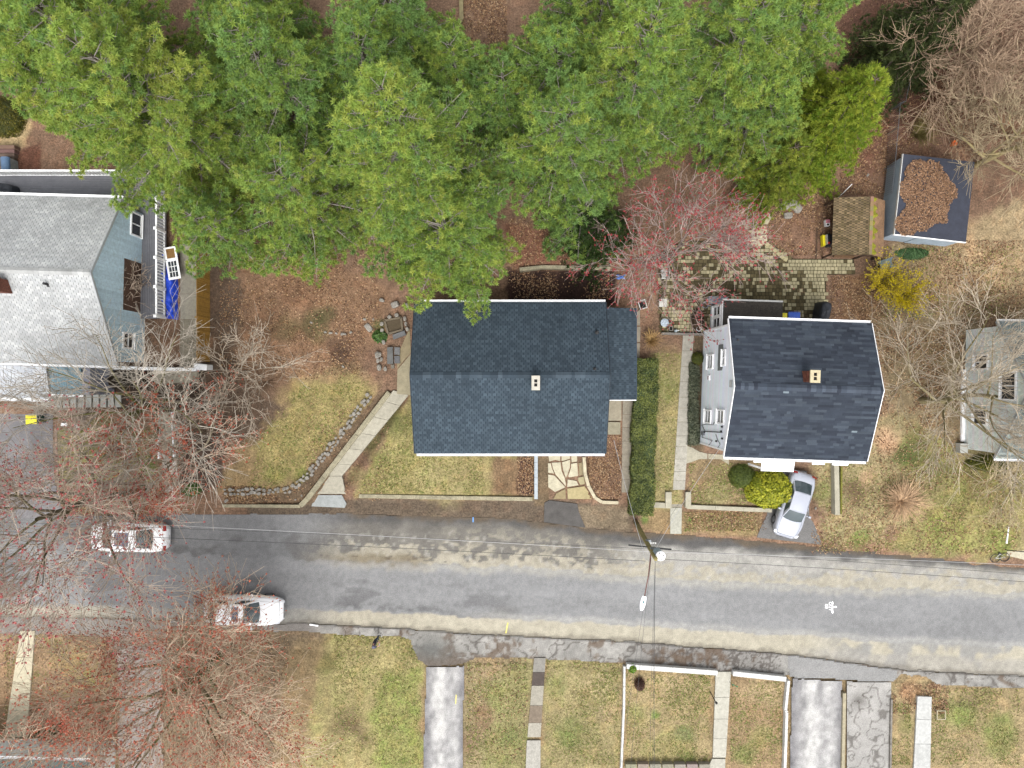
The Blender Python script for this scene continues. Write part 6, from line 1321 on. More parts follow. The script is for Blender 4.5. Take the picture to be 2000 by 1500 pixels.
scatter('leaf_litter', 'fallen brown leaves scattered over beds, verges and lawns', [(RECT(1590, 800, 1990, 1085), 5.5), (RECT(1700, 470, 2000, 640), 4.5), (RECT(1700, 640, 1885, 800), 3.5), (RECT(1640, -10, 2000, 330), 9), (RECT(1500, 380, 1640, 500), 3), (RECT(1640, 200, 1730, 380), 2), (RECT(1620, 540, 1720, 630), 2), (RECT(990, 430, 1195, 585), 3), (RECT(430, 480, 740, 740), 5),
   (RECT(1150, 850, 1212, 975), 2.2), (RECT(1340, 1000, 1500, 1040), 1), (RECT(1745, 1340, 1860, 1400), 1), (RECT(0, 1235, 560, 1500), 5), (RECT(910, 1290, 1030, 1500), .5), (RECT(120, 950, 345, 1005), 2), (RECT(1010, 890, 1046, 970), 1), (RECT(440, 950, 600, 985), 1), (RECT(900, 0, 990, 110), 2), (RECT(600, 780, 760, 980), .8)],
   60000, .105, [(202, 164, 124), (168, 128, 94), (136, 100, 76), (216, 184, 144), (112, 82, 64), (182, 142, 102)], 111)
GT = (LEAF_V * np.array([.5, 1, 1]), LEAF_F)
scatter('dry_grass', 'short dry tan and green grass on the lawns', [([(700, 950), (806, 790), (806, 890), (940, 892), (950, 966), (700, 962)], 4), ([(580, 755), (720, 745), (640, 870), (590, 940), (480, 960), (510, 850)], 4), (RECT(115, 840, 300, 940), 3), (RECT(1275, 690, 1328, 980), 2.5), (RECT(1345, 905, 1490, 985), 2.5), (RECT(1340, 1003, 1480, 1040), 1.5), (RECT(1600, 900, 1960, 1080), 7), (RECT(650, 1245, 820, 1500), 6), (RECT(910, 1300, 1030, 1500), 3.5), (RECT(1068, 1295, 1213, 1500), 4.5), (RECT(1225, 1320, 1390, 1500), 5), (RECT(1430, 1335, 1532, 1500), 3), (RECT(1825, 1350, 2000, 1500), 4.5), (RECT(1750, 1380, 1785, 1500), 1), (RECT(0, 1240, 220, 1420), 3), (RECT(1720, 480, 1990, 620), 4)],
   38000, .16, [(182, 172, 108), (160, 158, 86), (200, 188, 130), (142, 150, 76), (158, 142, 92), (128, 142, 66)], 112, up=1.0, tmpl=(GT[0], GT[1]), zoff=.0)
# leaves heaped on the shed roof
def roof_leaves():
    r = np.random.default_rng(5); poly = [(1768, 312), (1810, 308), (1845, 318), (1852, 340), (1872, 366), (1858, 400), (1844, 436), (1826, 446), (1800, 456), (1762, 458), (1752, 440), (1766, 400)]
    m = 9000; u = r.uniform(1748, 1870, m * 3); v = r.uniform(308, 460, m * 3); x = (u - 1000) / F * (HC - 2.5); y = -(v - 750) / F * (HC - 2.5)
    ok = inpoly(u + (fbm(x, y, .9, 3) - .5) * 40, v + (fbm(x, y, .9, 6) - .5) * 40, poly); x, y = x[ok][:m], y[ok][:m]; n = len(x)
    p = np.stack([x, y, 2.47 + .10 * r.random(n) * fbm(x, y, .8, 2)], -1)
    col = np.array([CN(*c) for c in ((192, 150, 116), (170, 130, 98), (208, 168, 132), (146, 110, 84))])[r.integers(0, 4, n)] * (.7 + .5 * r.random((n, 1)))
    V, Fc, Cc = stamp(LEAF_V, LEAF_F, p, rot_align(np.array([0, 0, 1.0]) + r.normal(size=(n, 3)) * .4, r), .10 * (.6 + .7 * r.random(n)), col, .2, rng=r)
    link('leaf_pile', np_mesh('leaf_pile', V, Fc, M['leaf'], Cc), None, kind='stuff', label='orange brown leaves heaped on the flat shed roof')
roof_leaves()

# ================================================================== VEHICLES
def car(label, center, heading, L=4.8, W=1.82, paint='white', ws=(1.35, .6), rw=(-.75, -1.6), sunroof=None, seed=0, group='parked cars'):
    """sedan: lofted body, glazed cabin, wheels, lamps, mirrors; x forward"""
    e = thing('parked_car', label, 'car', center, heading, group); k = L / 4.8
    pm = {'white': mat('car_paint_white', (.80, .80, .81), rough=.22, namt=.0, famt=.02, coat=.6), 'silver': mat('car_paint_silver', (.30, .315, .36), rough=.35, metal=.15, namt=0, famt=.02, coat=.6)}[paint]
    hw = W / 2
    def width(x):
        t = abs(x) / 2.4; return hw * (1 - .30 * max(0, t - .55) ** 2 / .2025 * (1.0 if x > 0 else .8)) * (1 - .12 * max(0, t - .93) / .07)
    hx = np.array([-2.4, -2.3, -2.0, -1.5, -.5, .9, 1.3, 1.8, 2.2, 2.36, 2.4]); hz = np.array([.72, .90, .98, 1.0, .98, .97, .95, .88, .78, .68, .60])
    xs = np.linspace(-2.4, 2.4, 33); rows = []
    for x in xs:
        w = width(x); zt = float(np.interp(x, hx, hz)); zb = .24 if abs(x) < 2.2 else .30
        half = [(w * .90, zb), (w * .985, .36), (w, .55), (w * .985, zt - .16), (w * .95, zt - .06), (w * .84, zt + .005), (w * .5, zt + .035), (0, zt + .045)]
        rows.append([(x * k, y, z) for y, z in half] + [(x * k, -y, z) for y, z in half[:-1][::-1]])
    n = len(rows[0]); m = MB(); vs = [p for r in rows for p in r]; fs = []
    for i in range(len(xs) - 1):
        for j in range(n - 1): fs.append([i * n + j, i * n + j + 1, (i + 1) * n + j + 1, (i + 1) * n + j][::-1])
    fs += [list(range(n)), [(len(xs) - 1) * n + j for j in range(n)][::-1]]
    body = m.add(vs, fs).build('body', pm, e, smooth=True)
    # seams of hood and boot
    def zt_at(x, y): return float(np.interp(x, hx, hz)) + .045 - .04 * (abs(y) / (hw * .84)) ** 2
    for x in (ws[0] + .02, 2.22, rw[1] - .04):
        MB().tube([(x * k, y, zt_at(x, y) + .003) for y in np.linspace(-.62, .62, 9)], .007, 4).build('panel_gap', M['black_rubber'], body)
    for s in (-1, 1): MB().tube([(x * k, s * (.66 - .06 * (x - ws[0])), zt_at(x, .62) + .003) for x in np.linspace(ws[0], 2.2, 6)], .006, 4).build('panel_gap', M['black_rubber'], body)
    # cabin
    zb, zr = .985, 1.43; bf, br_, rf, rr = .70 * hw / .91, .66 * hw / .91, .58 * hw / .91, .56 * hw / .91
    Bf, Br, Rf, Rr = ws[0] * k, rw[1] * k, ws[1] * k, rw[0] * k
    A = {'bfl': (Bf, bf, zb), 'bfr': (Bf, -bf, zb), 'brl': (Br, br_, zb), 'brr': (Br, -br_, zb), 'rfl': (Rf, rf, zr), 'rfr': (Rf, -rf, zr), 'rrl': (Rr, rr, zr - .02), 'rrr': (Rr, -rr, zr - .02)}
    def patch(a, b, c, d, bulge, ins=0, off=0, nu=8, nv=5, bow=0):
        a, b, c, d = (Vector(q) for q in (a, b, c, d)); nrm = (b - a).cross(d - a).normalized()
        def fn(u, v):
            u2, v2 = ins + (1 - 2 * ins) * u, ins * 1.3 + (1 - 2.6 * ins) * v
            p = a.lerp(b, u2).lerp(d.lerp(c, u2), v2); return p + nrm * (bulge * (1 - (2 * u2 - 1) ** 2) * (.4 + .6 * (1 - (2 * v2 - 1) ** 2)) + off) + Vector((bow * (1 - (2 * u2 - 1) ** 2) * (1 - v2), 0, 0))
        return fn, nu, nv
    faces = {'windshield': (A['bfr'], A['bfl'], A['rfl'], A['rfr'], .06, .10), 'rear_window': (A['brl'], A['brr'], A['rrr'], A['rrl'], .05, -.08), 'side_l': ((Bf, bf, zb), (Br, br_, zb), (Rr, rr, zr - .02), (Rf, rf, zr), .04, 0), 'side_r': ((Br, -br_, zb), (Bf, -bf, zb), (Rf, -rf, zr), (Rr, -rr, zr - .02), .04, 0), 'roof': (A['rfr'], A['rfl'], A['rrl'], A['rrr'], .045, 0)}
    m = MB()
    for q in faces.values():
        fn, nu, nv = patch(*q[:4], q[4], bow=q[5]); m.grid(fn, nu, nv)
    m.build('cabin', pm, e, smooth=True)
    for nm in ('windshield', 'rear_window'):
        q = faces[nm]; fn, nu, nv = patch(*q[:4], q[4], ins=.035, off=.008, bow=q[5]); MB().grid(fn, nu, nv).build(nm, M['car_glass'], e, smooth=True)
    for nm in ('side_l', 'side_r'):
        a, b, c, d = (Vector(x) for x in faces[nm][:4])
        for t0, t1 in ((.08, .47), (.51, .9)):
            fn, nu, nv = patch(a.lerp(b, t0), a.lerp(b, t1), d.lerp(c, t1), d.lerp(c, t0), .03, ins=.04, off=.012); MB().grid(fn, 5, 3).build('side_window', M['car_glass'], e, smooth=True)
    if sunroof:
        x0, x1, y0 = sunroof[0] * k, sunroof[1] * k, .42
        MB().grid(lambda u, v: Vector((x0 + (x1 - x0) * u, -y0 + 2 * y0 * v, zr + .038 + .012 * (1 - (2 * v - 1) ** 2))), 4, 6).build('sunroof', mat('sunroof_glass', sunroof[2], rough=.12, namt=.1, famt=0), e, smooth=True)
    for s in (-1, 1):
        MB().tube([(ws[0] * k - .45, s * (hw * .92), 1.0), (ws[0] * k - .48, s * (hw + .10), 1.03)], [.03, .03], 6).build('mirror_arm', pm, e)
        o = MB().lathe([(.02, -.1), (.09, -.07), (.1, 0), (.08, .07), (.02, .09)], (0, 0, 0), 10).build('mirror', pm, e, smooth=True); o.location = (ws[0] * k - .46, s * (hw + .13), 1.05); o.rotation_euler = (math.pi / 2, 0, 0); o.scale = (.8, .8, 1)
        MB().grid(lambda u, v: Vector(((2.10 + .22 * u - .10 * v) * k, s * (.42 + .36 * v - .02 * u), .80 - .10 * u + .018 + .01 * v)), 4, 4).build('headlight', mat('headlight_glass', (.55, .57, .6), rough=.1, namt=.3, nscale=14, famt=0), e)
        MB().grid(lambda u, v: Vector(((-2.24 - .12 * u + .04 * v) * k, s * (.46 + .32 * v), .97 - .18 * u)), 3, 3).build('taillight', mat('taillight_red', (.32, .02, .02), rough=.2, namt=.2, famt=0), e)
        MB().box(-.1, .12, s * (hw + .002) - .012, s * (hw + .002) + .012, .84, .87).build('door_handle', pm, e)
        for x in (1.42 * k, -1.42 * k):
            w = MB().lathe([(.0, -.1), (.2, -.11), (.3, -.1), (.325, -.06), (.325, .06), (.3, .1), (.2, .11), (.0, .1)], (0, 0, 0), 20).build('wheel', M['black_rubber'], e, smooth=True); w.location = (x, s * (hw - .10), .325); w.rotation_euler = (math.pi / 2, 0, 0)
            r = MB().lathe([(.0, .112), (.05, .118), (.19, .112), (.205, .116), (.21, .10)], (0, 0, 0), 20).build('rim', M['metal'], w)
            if s > 0: r.rotation_euler = (math.pi, 0, 0)
    for sx, nm in ((2.40, 'front_bumper'), (-2.40, 'rear_bumper')):
        sg = 1 if sx > 0 else -1
        MB().grid(lambda u, v: Vector(((sx - sg * .20 * abs(2 * u - 1) ** 3 + sg * .035 * math.sin(math.pi * v)) * k, (2 * u - 1) * hw * .74, .34 + .24 * v)), 12, 4).build(nm, pm, e, smooth=True)
    MB().box(2.42 * k, 2.435 * k, -.45, .45, .50, .60).build('grille', M['black_rubber'], e); MB().box(-2.45 * k, -2.44 * k, -.16, .16, .52, .64).build('licence_plate', M['offwhite'], e)
    MB().tube([(ws[0] * k - .02, -.55, zb + .05), (ws[0] * k - .10, .05, zb + .10)], .008, 4).build('wiper', M['black_rubber'], e); MB().tube([(ws[0] * k - .02, .1, zb + .05), (ws[0] * k - .10, .6, zb + .09)], .008, 4).build('wiper', M['black_rubber'], e)
    return e
c = P(252, 1049, .7); car('white sedan with a large dark sunroof facing left under the maple', (c.x, c.y, .006), math.radians(178.8), 4.85, ws=(1.40, .66), rw=(-.75, -1.60), sunroof=(-.35, .5, (.10, .11, .15)))
c = P(476, 1192, .7); car('white sedan facing right with a small open sunroof at the near kerb', (c.x, c.y, .006), math.radians(-1.2), 4.9, ws=(1.05, .18), rw=(-1.40, -1.95), sunroof=(-.45, -.05, (.04, .028, .024)))
c = P(1551, 986, .7); car('silver sedan parked nose out in the short driveway', (c.x, c.y, .04), math.radians(-107), 4.2, 1.68, 'silver', ws=(1.02, .32), rw=(-.98, -1.70))

# ================================================================== UTILITY POLE AND WIRES
def utility_pole():
    b = P(1242, 1020, .1); e = thing('utility_pole', 'leaning wooden utility pole with transformer and street lamp arm', 'utility pole', (b.x, b.y, 0))
    t = P(1281, 1092, 8.6) - Vector((b.x, b.y, 0)); at = lambda z: Vector((t.x * z / 8.6, t.y * z / 8.6, z))
    MB().tube([at(z) for z in (-.3, 2, 4.5, 7, 8.6)], [.16, .15, .135, .12, .11], 10).build('pole', M['pole'], e, smooth=True)
    MB().tube([at(z) + Vector((.1, .05, 0)) for z in (.2, 3, 5)], .03, 5).build('conduit', M['black_rubber'], e)
    q = P(1290, 1086, 8.35) - Vector((b.x, b.y, 0)); tr = MB().lathe([(.2, -.9), (.235, -.86), (.235, -.02), (.25, -.01)], (q.x, q.y, 8.35), 18).build('transformer', M['steel_blue'], e, smooth=False); MB().lathe([(.25, .0), (.255, .03), (.2, .07), (.05, .09)], (q.x, q.y, 8.342), 18).build('transformer_lid', M['white'], tr)
    for dx, dy in ((.12, .05), (-.06, .14), (.02, -.14)): MB().lathe([(.03, .06), (.045, .1), (.03, .13), (.045, .17), (.02, .22)], (q.x + dx, q.y + dy, 8.35), 8).build('bushing', M['offwhite'], tr)
    for z, w in ((5.3, .3), (7.0, .35)):
        p = at(z); MB().box(p.x - .06, p.x + .2, p.y - .05, p.y + .2, z - .12, z + .12).build('bracket', M['metal'], e)
        for k in range(3): MB().lathe([(.03, 0), (.05, .05), (.03, .09), (.05, .13)], (p.x + .2 + .12 * k, p.y + .02, z), 8).build('insulator', M['offwhite'], e)
    p = at(6.2); MB().tube([p + Vector((-1.15, .12, .05)), p + Vector((1.2, -.12, .05))], .04, 6).build('cable_splice', M['black_rubber'], e)
    # lamp arm and head
    h = P(1258, 1168, 7.6) - Vector((b.x, b.y, 0)); a0 = at(6.9); mid = (a0 + h) / 2 + Vector((0, 0, .25))
    MB().tube([a0, a0.lerp(mid, .6), mid, mid.lerp(h, .6), h], [.035, .033, .03, .028, .026], 7).build('lamp_arm', mat('rusty_arm', C(130, 92, 84), nscale=6, namt=.3), e)
    d = (h - a0); ang = math.atan2(d.y, d.x)
    lh = MB().grid(lambda u, v: Vector((.78 * u, (v - .5) * .30 * math.sin(math.pi * min(1, .18 + u * .75)) ** .6, .09 * math.sin(math.pi * v) * math.sin(math.pi * min(.95, .15 + u * .8)))), 10, 8).grid(lambda u, v: Vector((.78 * u, (.5 - v) * .30 * math.sin(math.pi * min(1, .18 + u * .75)) ** .6, -.05 * math.sin(math.pi * v))), 10, 8).build('lamp_head', mat('lamp_head_grey', (.7, .72, .74), rough=.4, namt=.08), e, smooth=True)
    lh.location = h - Vector((math.cos(ang) * .1, math.sin(ang) * .1, 0)); lh.rotation_euler = (0, 0, ang)
    MB().lathe([(.05, .06), (.05, .13), (.03, .15)], (.3, 0, 0), 10).build('photocell', mat('photocell_teal', C(120, 170, 175)), lh)
    return e
utility_pole()
def wire(label, pts, r_=.017, m='wire', sag=.25, cat='wire'):
    """overhead wire through (u, v, z) points, sagging between them"""
    o = [P(*p) for p in pts]; q = []
    for a, b in zip(o[:-1], o[1:]):
        for k in range(10): t = k / 10; p = a.lerp(b, t); q.append(p - Vector((0, 0, sag * 4 * t * (1 - t))))
    q.append(o[-1]); return MB().tube(q, r_ * .5, 5).build('overhead_wire', M[m], None, label=label, category=cat, group='overhead wires on the utility pole')
wire('pale upper wire along the street from the left edge to the pole', [(-260, 1000, 7.4), (1273, 1078, 7.4)], .018, 'wire_pale', .5)
wire('dark upper wire along the street from the left edge to the pole', [(-260, 1012, 6.4), (1264, 1072, 6.4)], .02, 'wire', .5)
wire('thick dark lower cable along the street left of the pole', [(-260, 1030, 6.0), (1262, 1096, 6.6)], .026, 'wire', .6)
wire('pale wire along the street from the pole to the right edge', [(1273, 1078, 7.4), (2300, 1118, 7.4)], .018, 'wire_pale', .4)
wire('dark wire along the street from the pole to the right edge', [(1264, 1072, 6.4), (2300, 1146, 6.2)], .022, 'wire', .45)
wire('lower dark cable along the street right of the pole', [(1290, 1092, 6.6), (2300, 1160, 6.0)], .024, 'wire', .5)
wire('striped service drop from the pole to the grey house', [(1262, 1096, 6.8), (1199, 860, 3.2)], .026, 'wire_pale', .35)
wire('pale service drop from the pole to the white house', [(1274, 1084, 7.0), (1404, 878, 5.0)], .02, 'wire_pale', .3)
wire('thin dark drop from the pole to the white house', [(1268, 1080, 6.2), (1398, 876, 4.2)], .014, 'wire', .35)
for i, (a, b, l) in enumerate(((1238, 1196, 'leftmost'), (1250, 1222, 'second from left'), (1272, 1276, 'middle'), (1290, 1268, 'second from right'), (1302, 1280, 'rightmost'))):
    wire(f'{l} of the five dark wires crossing the street below the pole', [(1272 if i < 2 else 1280, 1090, 7.2 + .2 * i), (b, 1620, 5.4)], .016 if i != 4 else .02, 'wire', .3)

# ================================================================== PERSON
def person():
    f = P(738, 1244, .12); h = 1.74
    e = thing('person', 'person in a dark navy jacket and jeans standing on the lawn edge holding something', 'person', (f.x, f.y, .12), math.radians(-12))
    J = {}; E = []
    def j(n, p, r): J[n] = (Vector(p), r)
    j('pel', (0, 0, .95), .145); j('wai', (.0, 0, 1.1), .135); j('che', (.015, 0, 1.32), .165); j('nek', (.03, 0, 1.48), .062); j('hd0', (.045, 0, 1.57), .082); j('hd1', (.055, 0, 1.66), .092)
    for s, n in ((1, 'l'), (-1, 'r')):
        j('hip' + n, (0, s * .10, .9), .105); j('kne' + n, (.02 + .03 * s, s * .11, .5), .066); j('ank' + n, (-.01 + .03 * s, s * .115, .09), .045); j('toe' + n, (.16 + .03 * s, s * .125, .035), .04)
        j('sho' + n, (.01, s * .19, 1.41), .075); j('elb' + n, (-.02, s * .25, 1.13), .05); j('wri' + n, (.20, s * .15, 1.12), .033); j('pal' + n, (.275, s * .10, 1.13), .030)
        E += [('pel', 'hip' + n), ('hip' + n, 'kne' + n), ('kne' + n, 'ank' + n), ('ank' + n, 'toe' + n), ('che', 'sho' + n), ('sho' + n, 'elb' + n), ('elb' + n, 'wri' + n), ('wri' + n, 'pal' + n)]
        for k in range(4):
            y = s * (.10 - .022 * (k - 1.5) * s * s) ; l = (.058, .066, .062, .05)[k]; zz = 1.155 - .02 * k
            j(f'f{k}a' + n, (.275 + .035, s * .095, zz), .0095); j(f'f{k}b' + n, (.275 + .035 + l * .6, s * (.095 - .03), zz - .005), .0085); j(f'f{k}c' + n, (.275 + .02 + l * .7, s * (.095 - .06), zz - .012), .0075)
            E += [('pal' + n, f'f{k}a' + n), (f'f{k}a' + n, f'f{k}b' + n), (f'f{k}b' + n, f'f{k}c' + n)]
        j('ta' + n, (.265, s * .075, 1.165), .011); j('tb' + n, (.30, s * .05, 1.175), .009); E += [('pal' + n, 'ta' + n), ('ta' + n, 'tb' + n)]
    E += [('pel', 'wai'), ('wai', 'che'), ('che', 'nek'), ('nek', 'hd0'), ('hd0', 'hd1')]
    names = list(J); me = bpy.data.meshes.new('body'); me.from_pydata([J[n][0] for n in names], [(names.index(a), names.index(b)) for a, b in E], [])
    o = bpy.data.objects.new('body', me); COL.objects.link(o); sk = o.modifiers.new('skin', 'SKIN'); sk.use_smooth_shade = True
    for i, n in enumerate(names):
        v = me.skin_vertices[0].data[i]; v.radius = (J[n][1], J[n][1] * (1.0 if n[:2] != 'ch' and n[:2] != 'wa' and n[:2] != 'pe' else 1.0)); v.use_root = n == 'pel'
    ss = o.modifiers.new('sub', 'SUBSURF'); ss.levels = 1; ss.render_levels = 1
    dg = bpy.context.evaluated_depsgraph_get(); nm = bpy.data.meshes.new_from_object(o.evaluated_get(dg)); bpy.data.objects.remove(o)
    skin = mat('skin', C(214, 160, 138), rough=.55, namt=.06, famt=0); jk = mat('navy_jacket', C(46, 48, 62), rough=.8, nscale=9, namt=.25, bump=.3, bscale=12); jn = mat('blue_jeans', C(72, 84, 108), rough=.9, nscale=8, namt=.2); sh = mat('dark_shoes', (.02, .02, .022), rough=.6)
    for q in (skin, jk, jn, sh): nm.materials.append(q)
    for p in nm.polygons:
        c = p.center; p.material_index = 0 if c.z > 1.475 or (c.x > .215 and c.z > 1.0) else 1 if c.z > .93 else 2 if c.z > .11 else 3
        p.use_smooth = True
    body = link('body', nm, e)
    MB().lathe([(.092, -.02), (.101, .02), (.095, .07), (.07, .105), (.02, .12)], (.05, 0, 1.665), 16).build('cap', mat('cap_pale', C(118, 118, 138), namt=.25, nscale=20), e, smooth=True)
    MB().grid(lambda u, v: Vector((.13 + .085 * u * (1 - .5 * (2 * v - 1) ** 2), (v - .5) * .17, 1.675 - .012 * u)), 4, 6).build('cap_brim', mat('cap_navy', C(60, 60, 96)), e)
    for s in (-1, 1):
        MB().lathe([(.003, -.01), (.011, 0), (.003, .01)], (.137, s * .033, 1.635), 8).build('eye', M['dark'], e); MB().lathe([(.005, -.03), (.016, 0), (.005, .03)], (.05, s * .094, 1.62), 8).build('ear', skin, e)
    MB().add([(.138, -.014, 1.59), (.138, .014, 1.59), (.168, 0, 1.595), (.142, 0, 1.63)], [[0, 2, 3], [2, 1, 3], [0, 1, 2]]).build('nose', skin, e); MB().box(.128, .139, -.024, .024, 1.562, 1.57).build('mouth', mat('lips', C(178, 110, 104)), e)
    b = MB().box(.29, .345, -.075, .075, 1.125, 1.165).build('handheld_device', mat('remote_grey', (.2, .2, .21), namt=.1), None, label='small dark device held by the person on the lawn', category='device')
    bevel(b, .012); b.matrix_world = Matrix.Translation(e.location) @ Matrix.Rotation(math.radians(-12), 4, 'Z')
person()

# ================================================================== YARD OBJECTS
def bin_(label, u, v, z, lid, body, size=(.5, .55, .95), rz=0.0):
    p = PG(u, v); e = thing('wheelie_bin', label, 'bin', p, rz, 'wheeled bins'); sx, sy, h = size; a, b = .78, 1.0
    MB().add([(-sx / 2 * a, -sy / 2 * a, .05), (sx / 2 * a, -sy / 2 * a, .05), (sx / 2 * a, sy / 2 * a, .05), (-sx / 2 * a, sy / 2 * a, .05), (-sx / 2, -sy / 2, h), (sx / 2, -sy / 2, h), (sx / 2, sy / 2, h), (-sx / 2, sy / 2, h)], [[3, 2, 1, 0], [4, 5, 6, 7], [0, 1, 5, 4], [1, 2, 6, 5], [2, 3, 7, 6], [3, 0, 4, 7]]).build('body', body, e)
    l = MB().grid(lambda s, t: Vector(((s - .5) * (sx + .06), (t - .5) * (sy + .06), h + .02 + .07 * math.sin(math.pi * s) * math.sin(math.pi * t) ** .5)), 6, 6).box(-sx / 2 - .03, sx / 2 + .03, -sy / 2 - .03, sy / 2 + .03, h + .003, h + .025).build('lid', lid, e, smooth=False)
    MB().tube([(-sx / 2, sy / 2 + .07, h - .02), (sx / 2, sy / 2 + .07, h - .02)], .02, 6).build('handle', body, e)
    for s in (-1, 1): o = MB().lathe([(.02, -.03), (.1, -.03), (.1, .03), (.02, .03)], (0, 0, 0), 12).build('wheel', M['black_rubber'], e); o.location = (s * sx * .4, sy / 2 * .85, .1); o.rotation_euler = (0, math.pi / 2, 0)
YL = mat('yellow_plastic', (.72, .62, .02), rough=.4, namt=.1); BL = mat('blue_plastic', (.04, .12, .55), rough=.4, namt=.1); GN = mat('dark_green_plastic', (.02, .06, .04), rough=.5, namt=.1)
bin_('yellow lidded bin behind the white house', 1518, 623, 0, YL, GN, (.44, .5, .95)); bin_('blue lidded bin behind the white house', 1540, 623, 0, BL, mat('navy_plastic', (.02, .04, .2), rough=.5), (.66, .6, .9)); bin_('yellow lidded bin beside the blue house driveway', 80, 818, 0, YL, GN, (.5, .62, .9), math.radians(-88))
def covered_grill(label, u, v, l, w, h, rz):
    p = PG(u, v); e = thing('covered_grill', label, 'grill', p, rz, 'grills under black covers')
    def f(a, b):
        th = 2 * math.pi * a; t = b; k = (abs(math.cos(th)) ** 4 + abs(math.sin(th)) ** 4) ** -.25
        prof = np.interp(t, [0, .05, .6, .8, .93, 1], [1.0, 1.0, .93, .82, .5, .02]); z = np.interp(t, [0, .05, .6, .8, .93, 1], [0, .02, .78, .95, 1.0, 1.0]) * h
        fold = 1 + .035 * math.sin(9 * th + 2 * t) * (1 - t); return Vector((math.cos(th) * k * l / 2 * prof * fold, math.sin(th) * k * w / 2 * prof * fold, z + .02 + .03 * math.sin(4 * th) * t))
    MB().grid(f, 28, 12).build('cover', M['black_cover'], e, smooth=True)
    for s in (-1, 1): MB().box(s * l * .35 - .03, s * l * .35 + .03, -w * .3, w * .3, 0, .12).build('foot', M['black_rubber'], e)
covered_grill('tall black covered grill beside the blue bin', 1598, 611, 1.3, .7, 1.2, math.radians(80)); covered_grill('black covered grill at the back corner of the blue house', 32, 380, 1.35, .85, 1.3, math.radians(-8))
def pot(label, u, v, r, h, m, soil=(110, 66, 44), n='flower_pot'):
    p = PG(u, v, .04); e = thing(n, label, 'flower pot', p, 0, 'pots on the paver patio'); MB().lathe([(r * .7, 0), (r * .95, h * .85), (r, h), (r * .86, h), (r * .84, h - .05), (.01, h - .05)], (0, 0, 0), 20).build('pot', m, e, smooth=False)
    MB().lathe([(r * .83, h - .06), (r * .6, h - .02), (.02, h - .01)], (0, 0, 0), 14, C(*soil)).build('soil', M['attr'], e)
GP = mat('grey_pot', C(150, 156, 166), rough=.6, namt=.15); WP = mat('white_pot', (.72, .73, .75), rough=.5, namt=.1)
pot('large grey pot of brown soil by the lean to step', 1382, 592, .24, .42, GP, (150, 96, 58)); pot('white rimmed pot by the patio edge', 1363, 643, .16, .3, WP, (92, 62, 54)); pot('second grey pot half hidden beside the large grey pot', 1375, 597, .2, .35, GP, (90, 76, 60)); pot('dark blue grey pot beside the round table', 1306, 628, .13, .3, mat('slate_pot', C(96, 102, 116), rough=.6))
def round_table():
    p = PG(1294, 632, .04); e = thing('round_table', 'round mottled glass garden table on the patio corner', 'table', p)
    MB().lathe([(.24, .62), (.255, .63), (.255, .645), (.24, .65)], (0, 0, 0), 24).build('table_top', mat('mottled_glass', C(176, 188, 200), rough=.3, nscale=9, namt=.5, fine=20, famt=.3), e)
    for k in range(3): a = k * 2.1; MB().tube([(.2 * math.cos(a), .2 * math.sin(a), 0), (.12 * math.cos(a), .12 * math.sin(a), .62)], .014, 6).build('leg', M['black_rubber'], e)
round_table()
def frame_box(name, label, cat, u, v, w, d, h, rz, m, inner=None, bars=0, z=.04):
    """open crate or frame: four rails (and bars) on four legs"""
    p = PG(u, v, z); e = thing(name, label, cat, p, rz); t = .045
    for a, b, c_, d_ in ((-w / 2, w / 2, -d / 2, -d / 2 + t), (-w / 2, w / 2, d / 2 - t, d / 2), (-w / 2, -w / 2 + t, -d / 2 + t, d / 2 - t), (w / 2 - t, w / 2, -d / 2 + t, d / 2 - t)): MB().box(a, b, c_, d_, h - .05, h).build('rail', m, e)
    for sx in (-1, 1):
        for sy in (-1, 1): MB().box(sx * (w / 2 - t / 2) - t / 2, sx * (w / 2 - t / 2) + t / 2, sy * (d / 2 - t / 2) - t / 2, sy * (d / 2 - t / 2) + t / 2, 0, h - .052).build('leg', m, e)
    for k in range(bars): x = -w / 2 + t + (w - 2 * t) * (k + .5) / bars; MB().box(x - .02, x + .02, -d / 2 + t, d / 2 - t, h - .04, h - .012).build('slat', m, e)
    if inner: MB().box(-w / 2 + t, w / 2 - t, -d / 2 + t, d / 2 - t, .02, .08).build('base', inner, e)
frame_box('crate', 'tilted white wire crate behind the grey house wing', 'crate', 1253, 596, .48, .55, .4, .3, M['offwhite'], M['dark']); frame_box('slatted_table', 'small white slatted table under the red maple', 'table', 1297, 538, .5, .55, .45, 0, M['offwhite'], None, 6)
frame_box('crate', 'small wooden frame crate at the patio corner', 'crate', 1309, 642, .26, .3, .25, .05, M['grey_wood'], M['dark']); frame_box('basket_frame', 'small square drain frame in the bed by the white house', 'frame', 1352, 863, .28, .3, .12, 0, M['grey_wood'], M['dark']); frame_box('square_planter', 'small square wooden frame on the lower right lawn', 'planter', 1835, 1394, .56, .58, .2, 0, mat('pale_frame', C(186, 176, 148), namt=.15), None)
def side_table():
    p = PG(1292, 593, .04); e = thing('side_table', 'white square table top on the patio edge', 'table', p); w = .25
    bevel(MB().box(-w, w, -w, w, .44, .48).build('table_top', mat('stained_white', C(214, 210, 202), nscale=4, namt=.25, fine=12, famt=.2), e), .02)
    for a in (-1, 1):
        for b in (-1, 1): MB().box(a * .2 - .02, a * .2 + .02, b * .2 - .02, b * .2 + .02, 0, .44).build('leg', M['offwhite'], e)
side_table()
